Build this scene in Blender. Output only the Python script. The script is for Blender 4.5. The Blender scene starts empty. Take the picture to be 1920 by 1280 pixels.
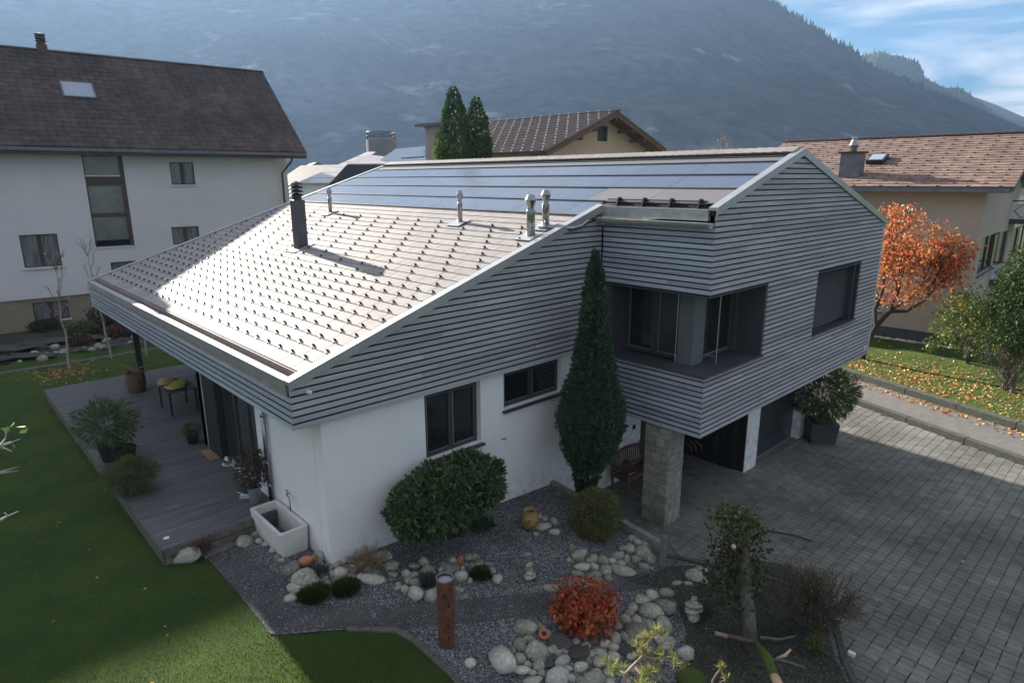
import bpy, bmesh, math, random
import numpy as np
from mathutils import Vector, Matrix, noise as mnoise
random.seed(7); rng = np.random.default_rng(7)
scene = bpy.context.scene
COL = scene.collection
rad = math.radians

# ------------------------------------------------------------------ camera
F_PX, PITCH, ROLL, YAW = 1200.29, rad(14.2204), rad(0.15378), rad(136.7422)
CAM = Vector((10.063, -4.807, 7.0))
_cp, _sp, _ca, _sa = math.cos(PITCH), math.sin(PITCH), math.cos(YAW), math.sin(YAW)
_fwd = Vector((_ca*_cp, _sa*_cp, -_sp)); _right = Vector((_sa, -_ca, 0)); _down = _fwd.cross(_right)
_cr, _sr = math.cos(ROLL), math.sin(ROLL)
RIGHT = _right*_cr + _down*_sr
DOWN = _down*_cr - _right*_sr
FWD = _fwd
cam_data = bpy.data.cameras.new('camera'); cam = bpy.data.objects.new('camera', cam_data); COL.objects.link(cam)
cam_data.sensor_width = 36; cam_data.lens = F_PX/1920*36; cam_data.clip_start = .05; cam_data.clip_end = 20000
m = Matrix((RIGHT, -DOWN, -FWD)).transposed().to_4x4(); m.translation = CAM
cam.matrix_world = m; scene.camera = cam

# ------------------------------------------------------------------ sky, sun, exposure
SUN_AZ, SUN_EL = 174.2, 21.3
world = bpy.data.worlds.new('World'); scene.world = world; world.use_nodes = True
wn, wl = world.node_tree.nodes, world.node_tree.links
wn.clear()
out = wn.new('ShaderNodeOutputWorld'); bg = wn.new('ShaderNodeBackground'); sky = wn.new('ShaderNodeTexSky')
sky.sky_type = 'NISHITA'; sky.sun_disc = False
sky.sun_elevation = rad(SUN_EL); sky.sun_rotation = rad(90 - SUN_AZ); sky.altitude = 500
sky.air_density = 0.8; sky.dust_density = 0.3; sky.ozone_density = 1.5
tc = wn.new('ShaderNodeTexCoord'); mp = wn.new('ShaderNodeMapping')
mp.inputs['Rotation'].default_value = (rad(8), rad(-6), rad(-12)); mp.inputs['Scale'].default_value = (1.6, 1.6, 11)
n1 = wn.new('ShaderNodeTexNoise'); n1.inputs['Scale'].default_value = 1.7; n1.inputs['Detail'].default_value = 9; n1.inputs['Roughness'].default_value = .58
n1.inputs['Distortion'].default_value = .6
cr = wn.new('ShaderNodeValToRGB'); cr.color_ramp.elements[0].position = .39; cr.color_ramp.elements[1].position = .63
mx = wn.new('ShaderNodeMix'); mx.data_type = 'RGBA'; mx.inputs[7].default_value = (4.0, 3.85, 3.8, 1)
tint = wn.new('ShaderNodeMix'); tint.data_type = 'RGBA'; tint.blend_type = 'MULTIPLY'; tint.inputs[0].default_value = 1
tint.inputs[7].default_value = (.085, .23, .28, 1)
wl.new(tc.outputs['Generated'], mp.inputs['Vector']); wl.new(mp.outputs[0], n1.inputs['Vector'])
wl.new(n1.outputs['Fac'], cr.inputs[0]); wl.new(cr.outputs[0], mx.inputs[0])
wl.new(sky.outputs[0], tint.inputs[6]); wl.new(tint.outputs[2], mx.inputs[6]); wl.new(mx.outputs[2], bg.inputs['Color'])
bg.inputs['Strength'].default_value = 0.07
wl.new(bg.outputs[0], out.inputs[0])
sd = bpy.data.lights.new('sun', 'SUN'); sd.energy = 4.4; sd.angle = rad(.53); sd.color = (1, .93, .82)
sun = bpy.data.objects.new('sun', sd); COL.objects.link(sun)
SUNDIR = Vector((math.cos(rad(SUN_AZ))*math.cos(rad(SUN_EL)), math.sin(rad(SUN_AZ))*math.cos(rad(SUN_EL)), math.sin(rad(SUN_EL))))
sun.rotation_euler = SUNDIR.to_track_quat('Z', 'Y').to_euler()
scene.view_settings.view_transform = 'Standard'; scene.view_settings.look = 'None'
scene.view_settings.exposure = 2.1; scene.view_settings.gamma = 1; scene.view_settings.use_curve_mapping = False

# ------------------------------------------------------------------ helpers: places
def ray(u, v): return (RIGHT*((u-960)/F_PX) + DOWN*((v-640)/F_PX) + FWD)
def on_z(u, v, z): d = ray(u, v); return CAM + d*((z-CAM.z)/d.z)
def on_x(u, v, x): d = ray(u, v); return CAM + d*((x-CAM.x)/d.x)
def on_y(u, v, y): d = ray(u, v); return CAM + d*((y-CAM.y)/d.y)
def at_dist(u, v, r): return CAM + ray(u, v).normalized()*r
def terrain(x, y):
    z = -.07*max(0., y-.8)*max(0., min(1., (x+3)/3))
    t = x+.5
    w = max(0., min(1., (y+1.7)/1.9)); w = w*w*(3-2*w); z -= (.045+.095*w)*(math.sqrt(t*t+.3)+t)*.5
    z -= .035*max(0., -x-15)
    if x > -3: z = max(z, -1.22)
    return z
def ground(u, v, f=terrain):
    z = -.3
    for _ in range(25):
        p = on_z(u, v, z); z = .5*z + .5*f(p.x, p.y)
    p = on_z(u, v, z); return Vector((p.x, p.y, f(p.x, p.y)))
def mpp(p): return (Vector(p)-CAM).dot(FWD)/F_PX       # metres per photo pixel at p

# ------------------------------------------------------------------ helpers: objects
ORI = {}
def tag(o, label=None, cat=None, group=None, kind=None):
    if label: o['label'] = label
    if cat: o['category'] = cat
    if group: o['group'] = group
    if kind: o['kind'] = kind
    return o
def thing(name, loc, label, cat, group=None, rz=0.):
    o = bpy.data.objects.new(name, None); COL.objects.link(o); o.empty_display_size = .1
    o.location = loc; o.rotation_euler = (0, 0, rz); ORI[o.name] = Matrix.Translation(loc) @ Matrix.Rotation(rz, 4, 'Z')
    return tag(o, label, cat, group)
def link(name, me, parent=None, loc=None):
    o = bpy.data.objects.new(name, me); COL.objects.link(o)
    if parent is not None:
        o.parent = parent
        ORI[o.name] = ORI[parent.name]
    elif loc is not None:
        o.location = loc; ORI[o.name] = Matrix.Translation(loc)
    else: ORI[o.name] = Matrix.Identity(4)
    return o
def copy_tree(src, loc, rz=0., label=None, group=None, scale=None):
    r = src.copy(); COL.objects.link(r); r.location = loc; r.rotation_euler = (0, 0, rz)
    if scale: r.scale = (scale,)*3
    if label: r['label'] = label
    if group: r['group'] = group
    for ch in list(src.children):
        c = ch.copy(); COL.objects.link(c); c.parent = r
        for g in list(ch.children):
            d = g.copy(); COL.objects.link(d); d.parent = c
    return r
class MB:
    def __init__(s): s.v = []; s.f = []
    def quad(s, *pts):
        n = len(s.v); s.v += [tuple(p) for p in pts]; s.f.append(tuple(range(n, n+len(pts)))); return s
    def hexa(s, p):   # 8 corners: 0-3 bottom loop ccw, 4-7 top loop
        n = len(s.v); s.v += [tuple(q) for q in p]
        s.f += [(n+3, n+2, n+1, n), (n+4, n+5, n+6, n+7)] + [(n+i, n+(i+1) % 4, n+4+(i+1) % 4, n+4+i) for i in range(4)]; return s
    def box(s, a, b, ch=0):
        x0, x1 = sorted((a[0], b[0])); y0, y1 = sorted((a[1], b[1])); z0, z1 = sorted((a[2], b[2]))
        if ch:
            n = len(s.v); c = ch
            for (i, z) in ((0, z0), (0, z1-c), (c, z1)):
                s.v += [(x0+i, y0+i, z), (x1-i, y0+i, z), (x1-i, y1-i, z), (x0+i, y1-i, z)]
            s.f += [(n+8, n+9, n+10, n+11)]
            for l in (0, 4): s.f += [(n+l+i, n+l+(i+1) % 4, n+l+4+(i+1) % 4, n+l+4+i) for i in range(4)]
            return s
        return s.hexa([(x0, y0, z0), (x1, y0, z0), (x1, y1, z0), (x0, y1, z0), (x0, y0, z1), (x1, y0, z1), (x1, y1, z1), (x0, y1, z1)])
    def obox(s, c, ax, ay, az):
        c, ax, ay, az = map(Vector, (c, ax, ay, az))
        return s.hexa([c-ax-ay-az, c+ax-ay-az, c+ax+ay-az, c-ax+ay-az, c-ax-ay+az, c+ax-ay+az, c+ax+ay+az, c-ax+ay+az])
    def prism(s, loop, off):   # planar loop extruded by vector
        n = len(s.v); k = len(loop); off = Vector(off)
        s.v += [tuple(p) for p in loop] + [tuple(Vector(p)+off) for p in loop]
        s.f += [tuple(range(n+k-1, n-1, -1)), tuple(range(n+k, n+2*k))] + [(n+i, n+(i+1) % k, n+k+(i+1) % k, n+k+i) for i in range(k)]; return s
    def tube(s, pts, r, seg=8, cap=True):
        pts = [Vector(p) for p in pts]
        if not hasattr(r, '__len__'): r = [r]*len(pts)
        n0 = len(s.v); up = Vector((0, 0, 1)); prev = None
        for i, p in enumerate(pts):
            t = (pts[min(i+1, len(pts)-1)] - pts[max(i-1, 0)]); t = t.normalized() if t.length > 1e-9 else Vector((0, 0, 1))
            a = prev if prev is not None else (t.cross(up) if abs(t.z) < .95 else t.cross(Vector((1, 0, 0))))
            a = (a - t*a.dot(t)); a = a.normalized() if a.length > 1e-6 else t.orthogonal().normalized(); prev = a
            b = t.cross(a)
            for k in range(seg):
                an = 2*math.pi*k/seg; s.v.append(tuple(p + a*(math.cos(an)*r[i]) + b*(math.sin(an)*r[i])))
        for i in range(len(pts)-1):
            for k in range(seg):
                k2 = (k+1) % seg; q = n0+i*seg
                s.f.append((q+k, q+k2, q+seg+k2, q+seg+k))
        if cap: s.f += [tuple(range(n0+seg-1, n0-1, -1)), tuple(range(n0+(len(pts)-1)*seg, n0+len(pts)*seg))]
        return s
    def lathe(s, prof, c=(0, 0, 0), seg=20, sq=False, cap=True):   # prof: (radius, z)
        n0 = len(s.v); c = Vector(c)
        for r_, z in prof:
            for k in range(seg):
                an = 2*math.pi*k/seg + (math.pi/4 if sq else 0); s.v.append((c.x+math.cos(an)*r_, c.y+math.sin(an)*r_, c.z+z))
        for i in range(len(prof)-1):
            for k in range(seg):
                k2 = (k+1) % seg; q = n0+i*seg; s.f.append((q+k, q+k2, q+seg+k2, q+seg+k))
        if cap: s.f += [tuple(range(n0+seg-1, n0-1, -1)), tuple(range(n0+(len(prof)-1)*seg, n0+len(prof)*seg))]
        return s
    def mesh(s, name, mat, M_=None, smooth=False, bevel=0, seg=1):
        me = bpy.data.meshes.new(name)
        v = s.v
        if M_ is not None: v = [tuple(M_ @ Vector(p)) for p in v]
        me.from_pydata(v, [], s.f); me.update()
        if bevel:
            b = bmesh.new(); b.from_mesh(me); bmesh.ops.recalc_face_normals(b, faces=b.faces)
            bmesh.ops.bevel(b, geom=list(b.edges), offset=bevel, segments=seg, affect='EDGES', profile=.5, clamp_overlap=True)
            b.to_mesh(me); b.free()
        if mat: me.materials.append(mat)
        if smooth: me.polygons.foreach_set('use_smooth', [True]*len(me.polygons))
        return me
    def build(s, name, mat, parent=None, smooth=False, bevel=0, local=False, loc=None, seg=1, **tags):
        M_ = None
        if not local:
            if parent is not None: M_ = ORI[parent.name].inverted()
            elif loc is not None: M_ = Matrix.Translation(-Vector(loc))
        o = link(name, s.mesh(name, mat, M_, smooth, bevel, seg), parent, loc)
        return tag(o, **tags) if tags else o
def np_mesh(name, V, Fa, mat, smooth=False):
    me = bpy.data.meshes.new(name); k = Fa.shape[1]
    me.vertices.add(len(V)); me.vertices.foreach_set('co', np.ascontiguousarray(V, dtype=np.float32).ravel())
    me.loops.add(Fa.size); me.loops.foreach_set('vertex_index', np.ascontiguousarray(Fa, dtype=np.int32).ravel())
    me.polygons.add(len(Fa)); me.polygons.foreach_set('loop_start', np.arange(0, Fa.size, k, dtype=np.int32))
    me.update(calc_edges=True); me.validate()
    if mat: me.materials.append(mat)
    if smooth: me.polygons.foreach_set('use_smooth', [True]*len(me.polygons))
    return me

# ------------------------------------------------------------------ helpers: materials
def mat(name, c1, c2=None, rough=.7, scale=4., bump=0., bscale=None, metal=0., spec=.5, stretch=None, rnd=0., island=0., detail=6, coat=0., ramp=(.35, .65), c3=None, dirt=0., sub=0., transl=0., world_=False):
    m = bpy.data.materials.new(name); m.use_nodes = True; N, L = m.node_tree.nodes, m.node_tree.links
    b = N['Principled BSDF']; b.inputs['Roughness'].default_value = rough; b.inputs['Metallic'].default_value = metal
    b.inputs['Specular IOR Level'].default_value = spec; b.inputs['Coat Weight'].default_value = coat
    tcn = N.new('ShaderNodeTexCoord'); vec = tcn.outputs['Object']
    if world_: vec = N.new('ShaderNodeNewGeometry').outputs['Position']
    if stretch:
        mpn = N.new('ShaderNodeMapping'); mpn.inputs['Scale'].default_value = stretch; L.new(vec, mpn.inputs[0]); vec = mpn.outputs[0]
    if rnd and not world_:   # shift the pattern from object to object
        oi = N.new('ShaderNodeObjectInfo'); ad = N.new('ShaderNodeVectorMath'); ad.operation = 'ADD'
        ml = N.new('ShaderNodeMath'); ml.operation = 'MULTIPLY'; ml.inputs[1].default_value = 37.; L.new(oi.outputs['Random'], ml.inputs[0])
        L.new(vec, ad.inputs[0]); L.new(ml.outputs[0], ad.inputs[1]); vec = ad.outputs[0]
    if rnd and world_: oi = N.new('ShaderNodeObjectInfo')
    col = None
    c2 = c2 or tuple(x*.8 for x in c1)
    nz = N.new('ShaderNodeTexNoise'); nz.inputs['Scale'].default_value = scale; nz.inputs['Detail'].default_value = detail; nz.inputs['Roughness'].default_value = .6
    L.new(vec, nz.inputs['Vector'])
    rp = N.new('ShaderNodeValToRGB'); e = rp.color_ramp.elements
    e[0].position, e[1].position = ramp; e[0].color = (*c1, 1); e[1].color = (*c2, 1)
    if c3: q = e.new((ramp[0]+ramp[1])/2); q.color = (*c3, 1)
    L.new(nz.outputs['Fac'], rp.inputs[0]); col = rp.outputs[0]
    if dirt:
        n2 = N.new('ShaderNodeTexNoise'); n2.inputs['Scale'].default_value = scale*.13; n2.inputs['Detail'].default_value = 4; L.new(vec, n2.inputs['Vector'])
        mr = N.new('ShaderNodeMapRange'); mr.inputs[1].default_value = .35; mr.inputs[2].default_value = .7; mr.inputs[3].default_value = 1-dirt; mr.inputs[4].default_value = 1+dirt*.6
        L.new(n2.outputs['Fac'], mr.inputs[0]); hs = N.new('ShaderNodeHueSaturation'); L.new(mr.outputs[0], hs.inputs['Value']); L.new(col, hs.inputs['Color']); col = hs.outputs[0]
    if rnd or island:
        hs = N.new('ShaderNodeHueSaturation'); mr = N.new('ShaderNodeMapRange'); k = island or rnd
        mr.inputs[3].default_value = 1-k; mr.inputs[4].default_value = 1+k
        if island: g = N.new('ShaderNodeNewGeometry'); L.new(g.outputs['Random Per Island'], mr.inputs[0])
        else: L.new(oi.outputs['Random'], mr.inputs[0])
        L.new(mr.outputs[0], hs.inputs['Value']); L.new(col, hs.inputs['Color']); col = hs.outputs[0]
        if island and c3 is not None and transl:
            h2 = N.new('ShaderNodeMapRange'); h2.inputs[3].default_value = .475; h2.inputs[4].default_value = .525
            wn_ = N.new('ShaderNodeTexWhiteNoise'); wn_.noise_dimensions = '1D'; L.new(g.outputs['Random Per Island'], wn_.inputs['W'])
            L.new(wn_.outputs['Value'], h2.inputs[0]); L.new(h2.outputs[0], hs.inputs['Hue'])
    L.new(col, b.inputs['Base Color'])
    if bump:
        bn = N.new('ShaderNodeBump'); bn.inputs['Strength'].default_value = bump; bn.inputs['Distance'].default_value = .02
        nb = N.new('ShaderNodeTexNoise'); nb.inputs['Scale'].default_value = bscale or scale*4; nb.inputs['Detail'].default_value = 5; L.new(vec, nb.inputs['Vector'])
        L.new(nb.outputs['Fac'], bn.inputs['Height']); L.new(bn.outputs[0], b.inputs['Normal'])
    if transl:
        tr = N.new('ShaderNodeBsdfTranslucent'); L.new(col, tr.inputs['Color']); ms = N.new('ShaderNodeMixShader'); ms.inputs[0].default_value = transl
        L.new(b.outputs[0], ms.inputs[1]); L.new(tr.outputs[0], ms.inputs[2]); L.new(ms.outputs[0], N['Material Output'].inputs['Surface'])
    return m
W_ = {}
W_['plaster'] = mat('white_plaster', (.83, .815, .81), (.78, .77, .765), rough=.9, scale=1.2, bump=.15, bscale=160, dirt=.05)
W_['slat_y'] = mat('weathered_board_along', (.47, .465, .49), (.33, .335, .365), rough=.75, scale=6, stretch=(1, .12, 3), rnd=.13, bump=.25, bscale=60, dirt=.12)
W_['slat_x'] = mat('weathered_board_across', (.44, .47, .53), (.30, .33, .39), rough=.75, scale=6, stretch=(.12, 1, 3), rnd=.13, bump=.25, bscale=60, dirt=.12)
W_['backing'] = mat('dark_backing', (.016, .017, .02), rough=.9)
W_['metal'] = mat('brushed_steel', (.40, .40, .41), (.30, .30, .31), rough=.24, metal=1, scale=3, stretch=(1, 1, .2))
W_['alu'] = mat('pale_aluminium_trim', (.47, .47, .475), (.40, .40, .41), rough=.38, metal=.55, scale=2)
W_['anthr'] = mat('anthracite_metal', (.062, .066, .074), (.05, .053, .06), rough=.45, scale=2, bump=.03)
W_['darkmetal'] = mat('black_metal', (.018, .019, .02), rough=.45)
W_['gutter_in'] = mat('weathered_gutter', (.34, .27, .25), (.25, .20, .185), rough=.6, scale=3)
W_['glass'] = mat('dark_window_glass', (.012, .014, .016), (.02, .022, .024), rough=.03, scale=.6, spec=.8)
W_['glass2'] = mat('reflecting_window_glass', (.05, .055, .06), (.03, .033, .036), rough=.05, scale=.6, spec=1.)
W_['tile'] = mat('grey_fibre_tile', (.34, .31, .297), (.28, .255, .245), rough=.68, scale=5, rnd=.07, dirt=.09, bump=.04, spec=.11, world_=True)
W_['tile_s'] = mat('grey_fibre_tile_far', (.34, .31, .297), (.28, .255, .245), rough=.68, scale=5, island=.07, dirt=.09, bump=.04, spec=.11, world_=True)
W_['pv'] = mat('solar_glass', (.06, .08, .13), (.05, .068, .115), rough=.27, scale=1.5, rnd=.1, spec=.9)  # base colour raised and blued to carry the sky's reflection
W_['pvdummy'] = mat('matt_dummy_panel', (.16, .145, .14), (.14, .13, .125), rough=.42, scale=3, rnd=.05)
W_['paver'] = mat('grey_concrete_paver', (.20, .195, .175), (.135, .135, .12), rough=.8, scale=4, rnd=.16, bump=.3, bscale=70, dirt=.38, world_=True)
W_['paver_s'] = mat('grey_concrete_paver_far', (.20, .195, .175), (.135, .135, .12), rough=.8, scale=4, island=.16, bump=.3, bscale=70, dirt=.38, world_=True)
W_['joint'] = mat('mossy_joint', (.06, .062, .05), (.04, .042, .034), rough=.95, scale=20)
W_['deck'] = mat('grey_deck_board', (.135, .13, .13), (.07, .068, .07), rough=.6, scale=5, stretch=(4, .35, 1), rnd=.14, bump=.3, bscale=50, dirt=.2)
W_['deck_e'] = mat('worn_deck_edge', (.17, .15, .13), (.09, .08, .07), rough=.7, scale=5, stretch=(.3, 2, 2), dirt=.2, bump=.3)
W_['stone'] = mat('river_stone', (.46, .44, .36), (.22, .22, .17), rough=.75, scale=3.5, rnd=.25, c3=(.30, .29, .23), dirt=.35, bump=.35, bscale=25)
W_['stone_w'] = mat('pale_river_stone', (.55, .53, .46), (.33, .325, .275), rough=.75, scale=3.5, rnd=.15, dirt=.2, bump=.35, bscale=25)
W_['stone_d'] = mat('dark_slate_stone', (.085, .08, .078), (.05, .048, .047), rough=.8, scale=4, rnd=.2, bump=.6, bscale=12)
W_['block'] = mat('sandstone_block', (.34, .32, .27), (.25, .235, .20), rough=.85, scale=5, rnd=.13, bump=.5, bscale=30, dirt=.15)
W_['concrete'] = mat('old_concrete', (.24, .235, .215), (.15, .15, .135), rough=.9, scale=8, bump=.5, bscale=60, dirt=.2)
W_['kerb'] = mat('dark_mossy_kerb', (.075, .08, .065), (.045, .05, .038), rough=.95, scale=7, bump=.5, bscale=40)
W_['trough'] = mat('pale_cast_stone', (.66, .63, .60), (.56, .545, .52), rough=.85, scale=3, bump=.2, bscale=60)
W_['corten'] = mat('rusted_steel', (.17, .065, .035), (.085, .04, .028), rough=.85, scale=6, bump=.25, bscale=50, c3=(.13, .05, .03))
W_['terra'] = mat('terracotta', (.50, .19, .085), (.36, .14, .07), rough=.8, scale=8, bump=.1)
W_['ochre'] = mat('ochre_clay', (.36, .22, .09), (.22, .15, .07), rough=.8, scale=6, bump=.15)
W_['soil'] = mat('dark_soil', (.03, .025, .02), (.018, .016, .013), rough=1, scale=20, bump=.8)
W_['wood'] = mat('brown_teak', (.16, .085, .055), (.10, .055, .038), rough=.7, scale=6, stretch=(1, 1, .3), rnd=.1, bump=.2)
W_['darkwood'] = mat('charred_vertical_cladding', (.030, .034, .036), (.012, .014, .015), rough=.7, scale=7, stretch=(3, 3, .2), rnd=.35, bump=.4, bscale=40)
W_['black'] = mat('matt_black_plastic', (.014, .015, .015), rough=.5)
W_['white'] = mat('white_plastic', (.75, .76, .78), rough=.5)
W_['wicker'] = mat('brown_wicker', (.16, .10, .07), (.08, .05, .035), rough=.8, scale=30, bump=.3)
W_['zinc'] = mat('zinc_bucket', (.42, .44, .45), (.32, .34, .35), rough=.4, metal=.7, scale=5)
W_['asphalt'] = mat('worn_asphalt', (.165, .155, .148), (.125, .118, .112), rough=.9, scale=3, bump=.3, bscale=90, dirt=.12)
W_['bark'] = mat('grey_bark', (.17, .155, .13), (.08, .075, .062), rough=.95, scale=12, stretch=(1, 1, .3), bump=.7, bscale=30)
W_['bark_d'] = mat('dark_bark', (.07, .052, .04), (.035, .028, .022), rough=.95, scale=12, stretch=(1, 1, .3), bump=.7)
W_['birch'] = mat('pale_birch_bark', (.42, .40, .36), (.22, .20, .18), rough=.85, scale=10, stretch=(.4, .4, 2.), bump=.3)
W_['moss'] = mat('green_moss', (.11, .15, .02), (.05, .075, .015), rough=1, scale=25, bump=1., bscale=80)
W_['twig'] = mat('brown_twigs', (.12, .085, .065), (.07, .05, .04), rough=.9, scale=8)
W_['cut'] = mat('fresh_cut_wood', (.62, .42, .28), (.5, .33, .22), rough=.8, scale=9)
def leafmat(n, c1, c2, c3=None, rough=.5, transl=.25, isl=.35, scale=2.5): return mat(n, c1, c2, rough=rough, scale=scale, island=isl, c3=c3 or tuple((a+b)/2 for a, b in zip(c1, c2)), transl=transl, spec=.35)
W_['laurel'] = leafmat('glossy_laurel_leaf', (.055, .105, .045), (.09, .15, .06), rough=.4)
W_['yew'] = leafmat('dark_conifer_needles', (.045, .088, .05), (.07, .12, .068), rough=.7, transl=.15)
W_['thuja'] = leafmat('thuja_green', (.035, .07, .02), (.06, .105, .03), rough=.7, transl=.2)
W_['spirea'] = leafmat('autumn_shrub_leaf', (.15, .15, .06), (.20, .12, .07), c3=(.12, .155, .05))
W_['maple'] = leafmat('rust_red_maple_leaf', (.52, .15, .05), (.24, .06, .035), c3=(.42, .10, .04), isl=.4)
W_['orange'] = leafmat('orange_autumn_leaf', (.58, .14, .055), (.34, .075, .05), c3=(.52, .21, .07), isl=.4, transl=.4)
W_['lime'] = leafmat('yellow_green_leaf', (.16, .22, .04), (.26, .25, .05), c3=(.11, .18, .035), transl=.35)
W_['oleander'] = leafmat('oleander_leaf', (.075, .13, .05), (.12, .165, .065), rough=.45)
W_['olive'] = leafmat('dull_ivy_leaf', (.06, .075, .025), (.09, .065, .035), c3=(.045, .07, .02))
W_['heath'] = leafmat('heath_leaf', (.13, .15, .055), (.10, .12, .04))
W_['redleaf'] = leafmat('dark_red_leaf', (.07, .035, .025), (.05, .06, .03))
W_['straw'] = leafmat('dry_straw', (.36, .26, .16), (.24, .17, .10), rough=.8)
W_['needle'] = leafmat('bright_pine_needle', (.22, .27, .07), (.30, .24, .09), transl=.3)
W_['grassblade'] = leafmat('lawn_blade', (.075, .135, .022), (.13, .18, .03), transl=.45, isl=.4, scale=.35)
W_['tuft'] = leafmat('green_mound', (.05, .08, .018), (.04, .055, .015))
W_['blue'] = leafmat('blue_grass', (.09, .12, .11), (.07, .09, .085))
W_['fallen'] = leafmat('fallen_leaf', (.55, .22, .08), (.42, .13, .06), c3=(.60, .38, .16), isl=.4)
W_['blind'] = mat('grey_blind_slat', (.13, .135, .145), (.10, .105, .115), rough=.45)
W_['post'] = mat('grey_post_sheet', (.13, .135, .145), (.11, .115, .125), rough=.5)
W_['bluebark'] = mat('white_flower', (.7, .5, .45), rough=.6)

W_['dullred'] = leafmat('dull_red_leaf', (.15, .065, .05), (.10, .075, .045))
def knots(m):      # small dark knots and end-grain specks in the boards
    N, L = m.node_tree.nodes, m.node_tree.links; b = N['Principled BSDF']; old = b.inputs['Base Color'].links[0].from_socket
    g = N.new('ShaderNodeNewGeometry'); v = N.new('ShaderNodeTexVoronoi'); v.inputs['Scale'].default_value = 3.1; L.new(g.outputs['Position'], v.inputs['Vector'])
    r = N.new('ShaderNodeMapRange'); r.inputs[1].default_value = .045; r.inputs[2].default_value = .075; r.inputs[3].default_value = .75; r.inputs[4].default_value = 0; L.new(v.outputs['Distance'], r.inputs[0])
    x = N.new('ShaderNodeMix'); x.data_type = 'RGBA'; x.inputs[7].default_value = (.07, .065, .065, 1); L.new(r.outputs[0], x.inputs[0]); L.new(old, x.inputs[6]); L.new(x.outputs[2], b.inputs['Base Color'])
knots(W_['slat_x']); knots(W_['slat_y'])
def grime(m, z0, z1, amt):      # rain splash and grime at the foot of the render
    N, L = m.node_tree.nodes, m.node_tree.links; b = N['Principled BSDF']; old = b.inputs['Base Color'].links[0].from_socket
    g = N.new('ShaderNodeNewGeometry'); s = N.new('ShaderNodeSeparateXYZ'); L.new(g.outputs['Position'], s.inputs[0]); n = N.new('ShaderNodeTexNoise'); n.inputs['Scale'].default_value = 5; n.inputs['Detail'].default_value = 8; L.new(g.outputs['Position'], n.inputs['Vector'])
    r = N.new('ShaderNodeMapRange'); r.inputs[1].default_value = z0; r.inputs[2].default_value = z1; r.inputs[3].default_value = 1; r.inputs[4].default_value = 0; L.new(s.outputs['Z'], r.inputs[0])
    a = N.new('ShaderNodeMath'); a.operation = 'MULTIPLY'; L.new(r.outputs[0], a.inputs[0]); r2 = N.new('ShaderNodeMapRange'); r2.inputs[1].default_value = .4; r2.inputs[2].default_value = .7; L.new(n.outputs['Fac'], r2.inputs[0]); L.new(r2.outputs[0], a.inputs[1])
    a2 = N.new('ShaderNodeMath'); a2.operation = 'MULTIPLY'; a2.inputs[1].default_value = amt; L.new(a.outputs[0], a2.inputs[0])
    x = N.new('ShaderNodeMix'); x.data_type = 'RGBA'; x.inputs[7].default_value = (.30, .28, .24, 1); L.new(a2.outputs[0], x.inputs[0]); L.new(old, x.inputs[6]); L.new(x.outputs[2], b.inputs['Base Color'])
grime(W_['plaster'], -.35, .55, .5)
# ------------------------------------------------------------------ value noise for terrain
def vnoise(x, y, seed=0):
    xi, yi = np.floor(x).astype(int), np.floor(y).astype(int); xf, yf = x-xi, y-yi
    def h(a, b):
        n = (a*374761393 + b*668265263 + seed*1442695041) & 0xffffffff
        n = ((n ^ (n >> 13))*1274126177) & 0xffffffff; return ((n ^ (n >> 16)) & 0xffff)/65535.
    u, v = xf*xf*(3-2*xf), yf*yf*(3-2*yf)
    return (h(xi, yi)*(1-u)+h(xi+1, yi)*u)*(1-v) + (h(xi, yi+1)*(1-u)+h(xi+1, yi+1)*u)*v
def fbm(x, y, oct=5, seed=0):
    s, a, t = 0., 1., 0.
    for i in range(oct): s = s + a*vnoise(x*2**i, y*2**i, seed+i); t += a; a *= .52
    return s/t

# ------------------------------------------------------------------ mountains
def mountain(name, prof, r0, r1, mt, seed, amp, az0, az1, nr=70, daz=.2, base=-6., pw=1.25):
    az = np.arange(az0, az1, daz); el = np.interp(az, [p[0] for p in prof], [p[1] for p in prof])
    tt = np.concatenate([np.linspace(0, 1, nr), [1.05, 1.15]])
    A, T = np.meshgrid(az, tt, indexing='ij'); E_ = np.repeat(el[:, None], len(tt), 1)
    top = np.tan(np.radians(E_))*r1 + 7
    R = r0 + (r1-r0)*T
    n = fbm(A*.11, T*2.6, 3, seed) - .5
    gul = np.abs(fbm(A*.17 + T*1.4, T*2.5+3, 5, seed+9)-.5)*2
    sh = np.where(T <= 1, np.power(np.clip(T, 0, 1), pw), 1-(T-1)*1.6)
    w = np.clip(1-T, 0, 1)**.55*np.clip(T*3, 0, 1)
    H = base + (top-base)*sh + (n*1.1 + (.25-gul)*.35)*amp*w
    H += (fbm(A*1.2, T*22, 3, seed+3)-.5)*amp*.025*np.clip(T*4, 0, 1)*(T <= 1)
    R = R + (fbm(A*.2, T*4, 4, seed+5)-.5)*amp*.22*w
    X = CAM.x + np.cos(np.radians(A))*R; Y = CAM.y + np.sin(np.radians(A))*R
    V = np.stack([X, Y, H], -1).reshape(-1, 3); na, nt = A.shape
    i = np.arange(na-1)[:, None]*nt + np.arange(nt-1)[None]; Fa = np.stack([i, i+1, i+nt+1, i+nt], -1).reshape(-1, 4)
    o = link(name, np_mesh(name, V, Fa, mt, True)); tag(o, kind='structure')
    return X[:, nr-1], Y[:, nr-1], H[:, nr-1], az
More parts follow.
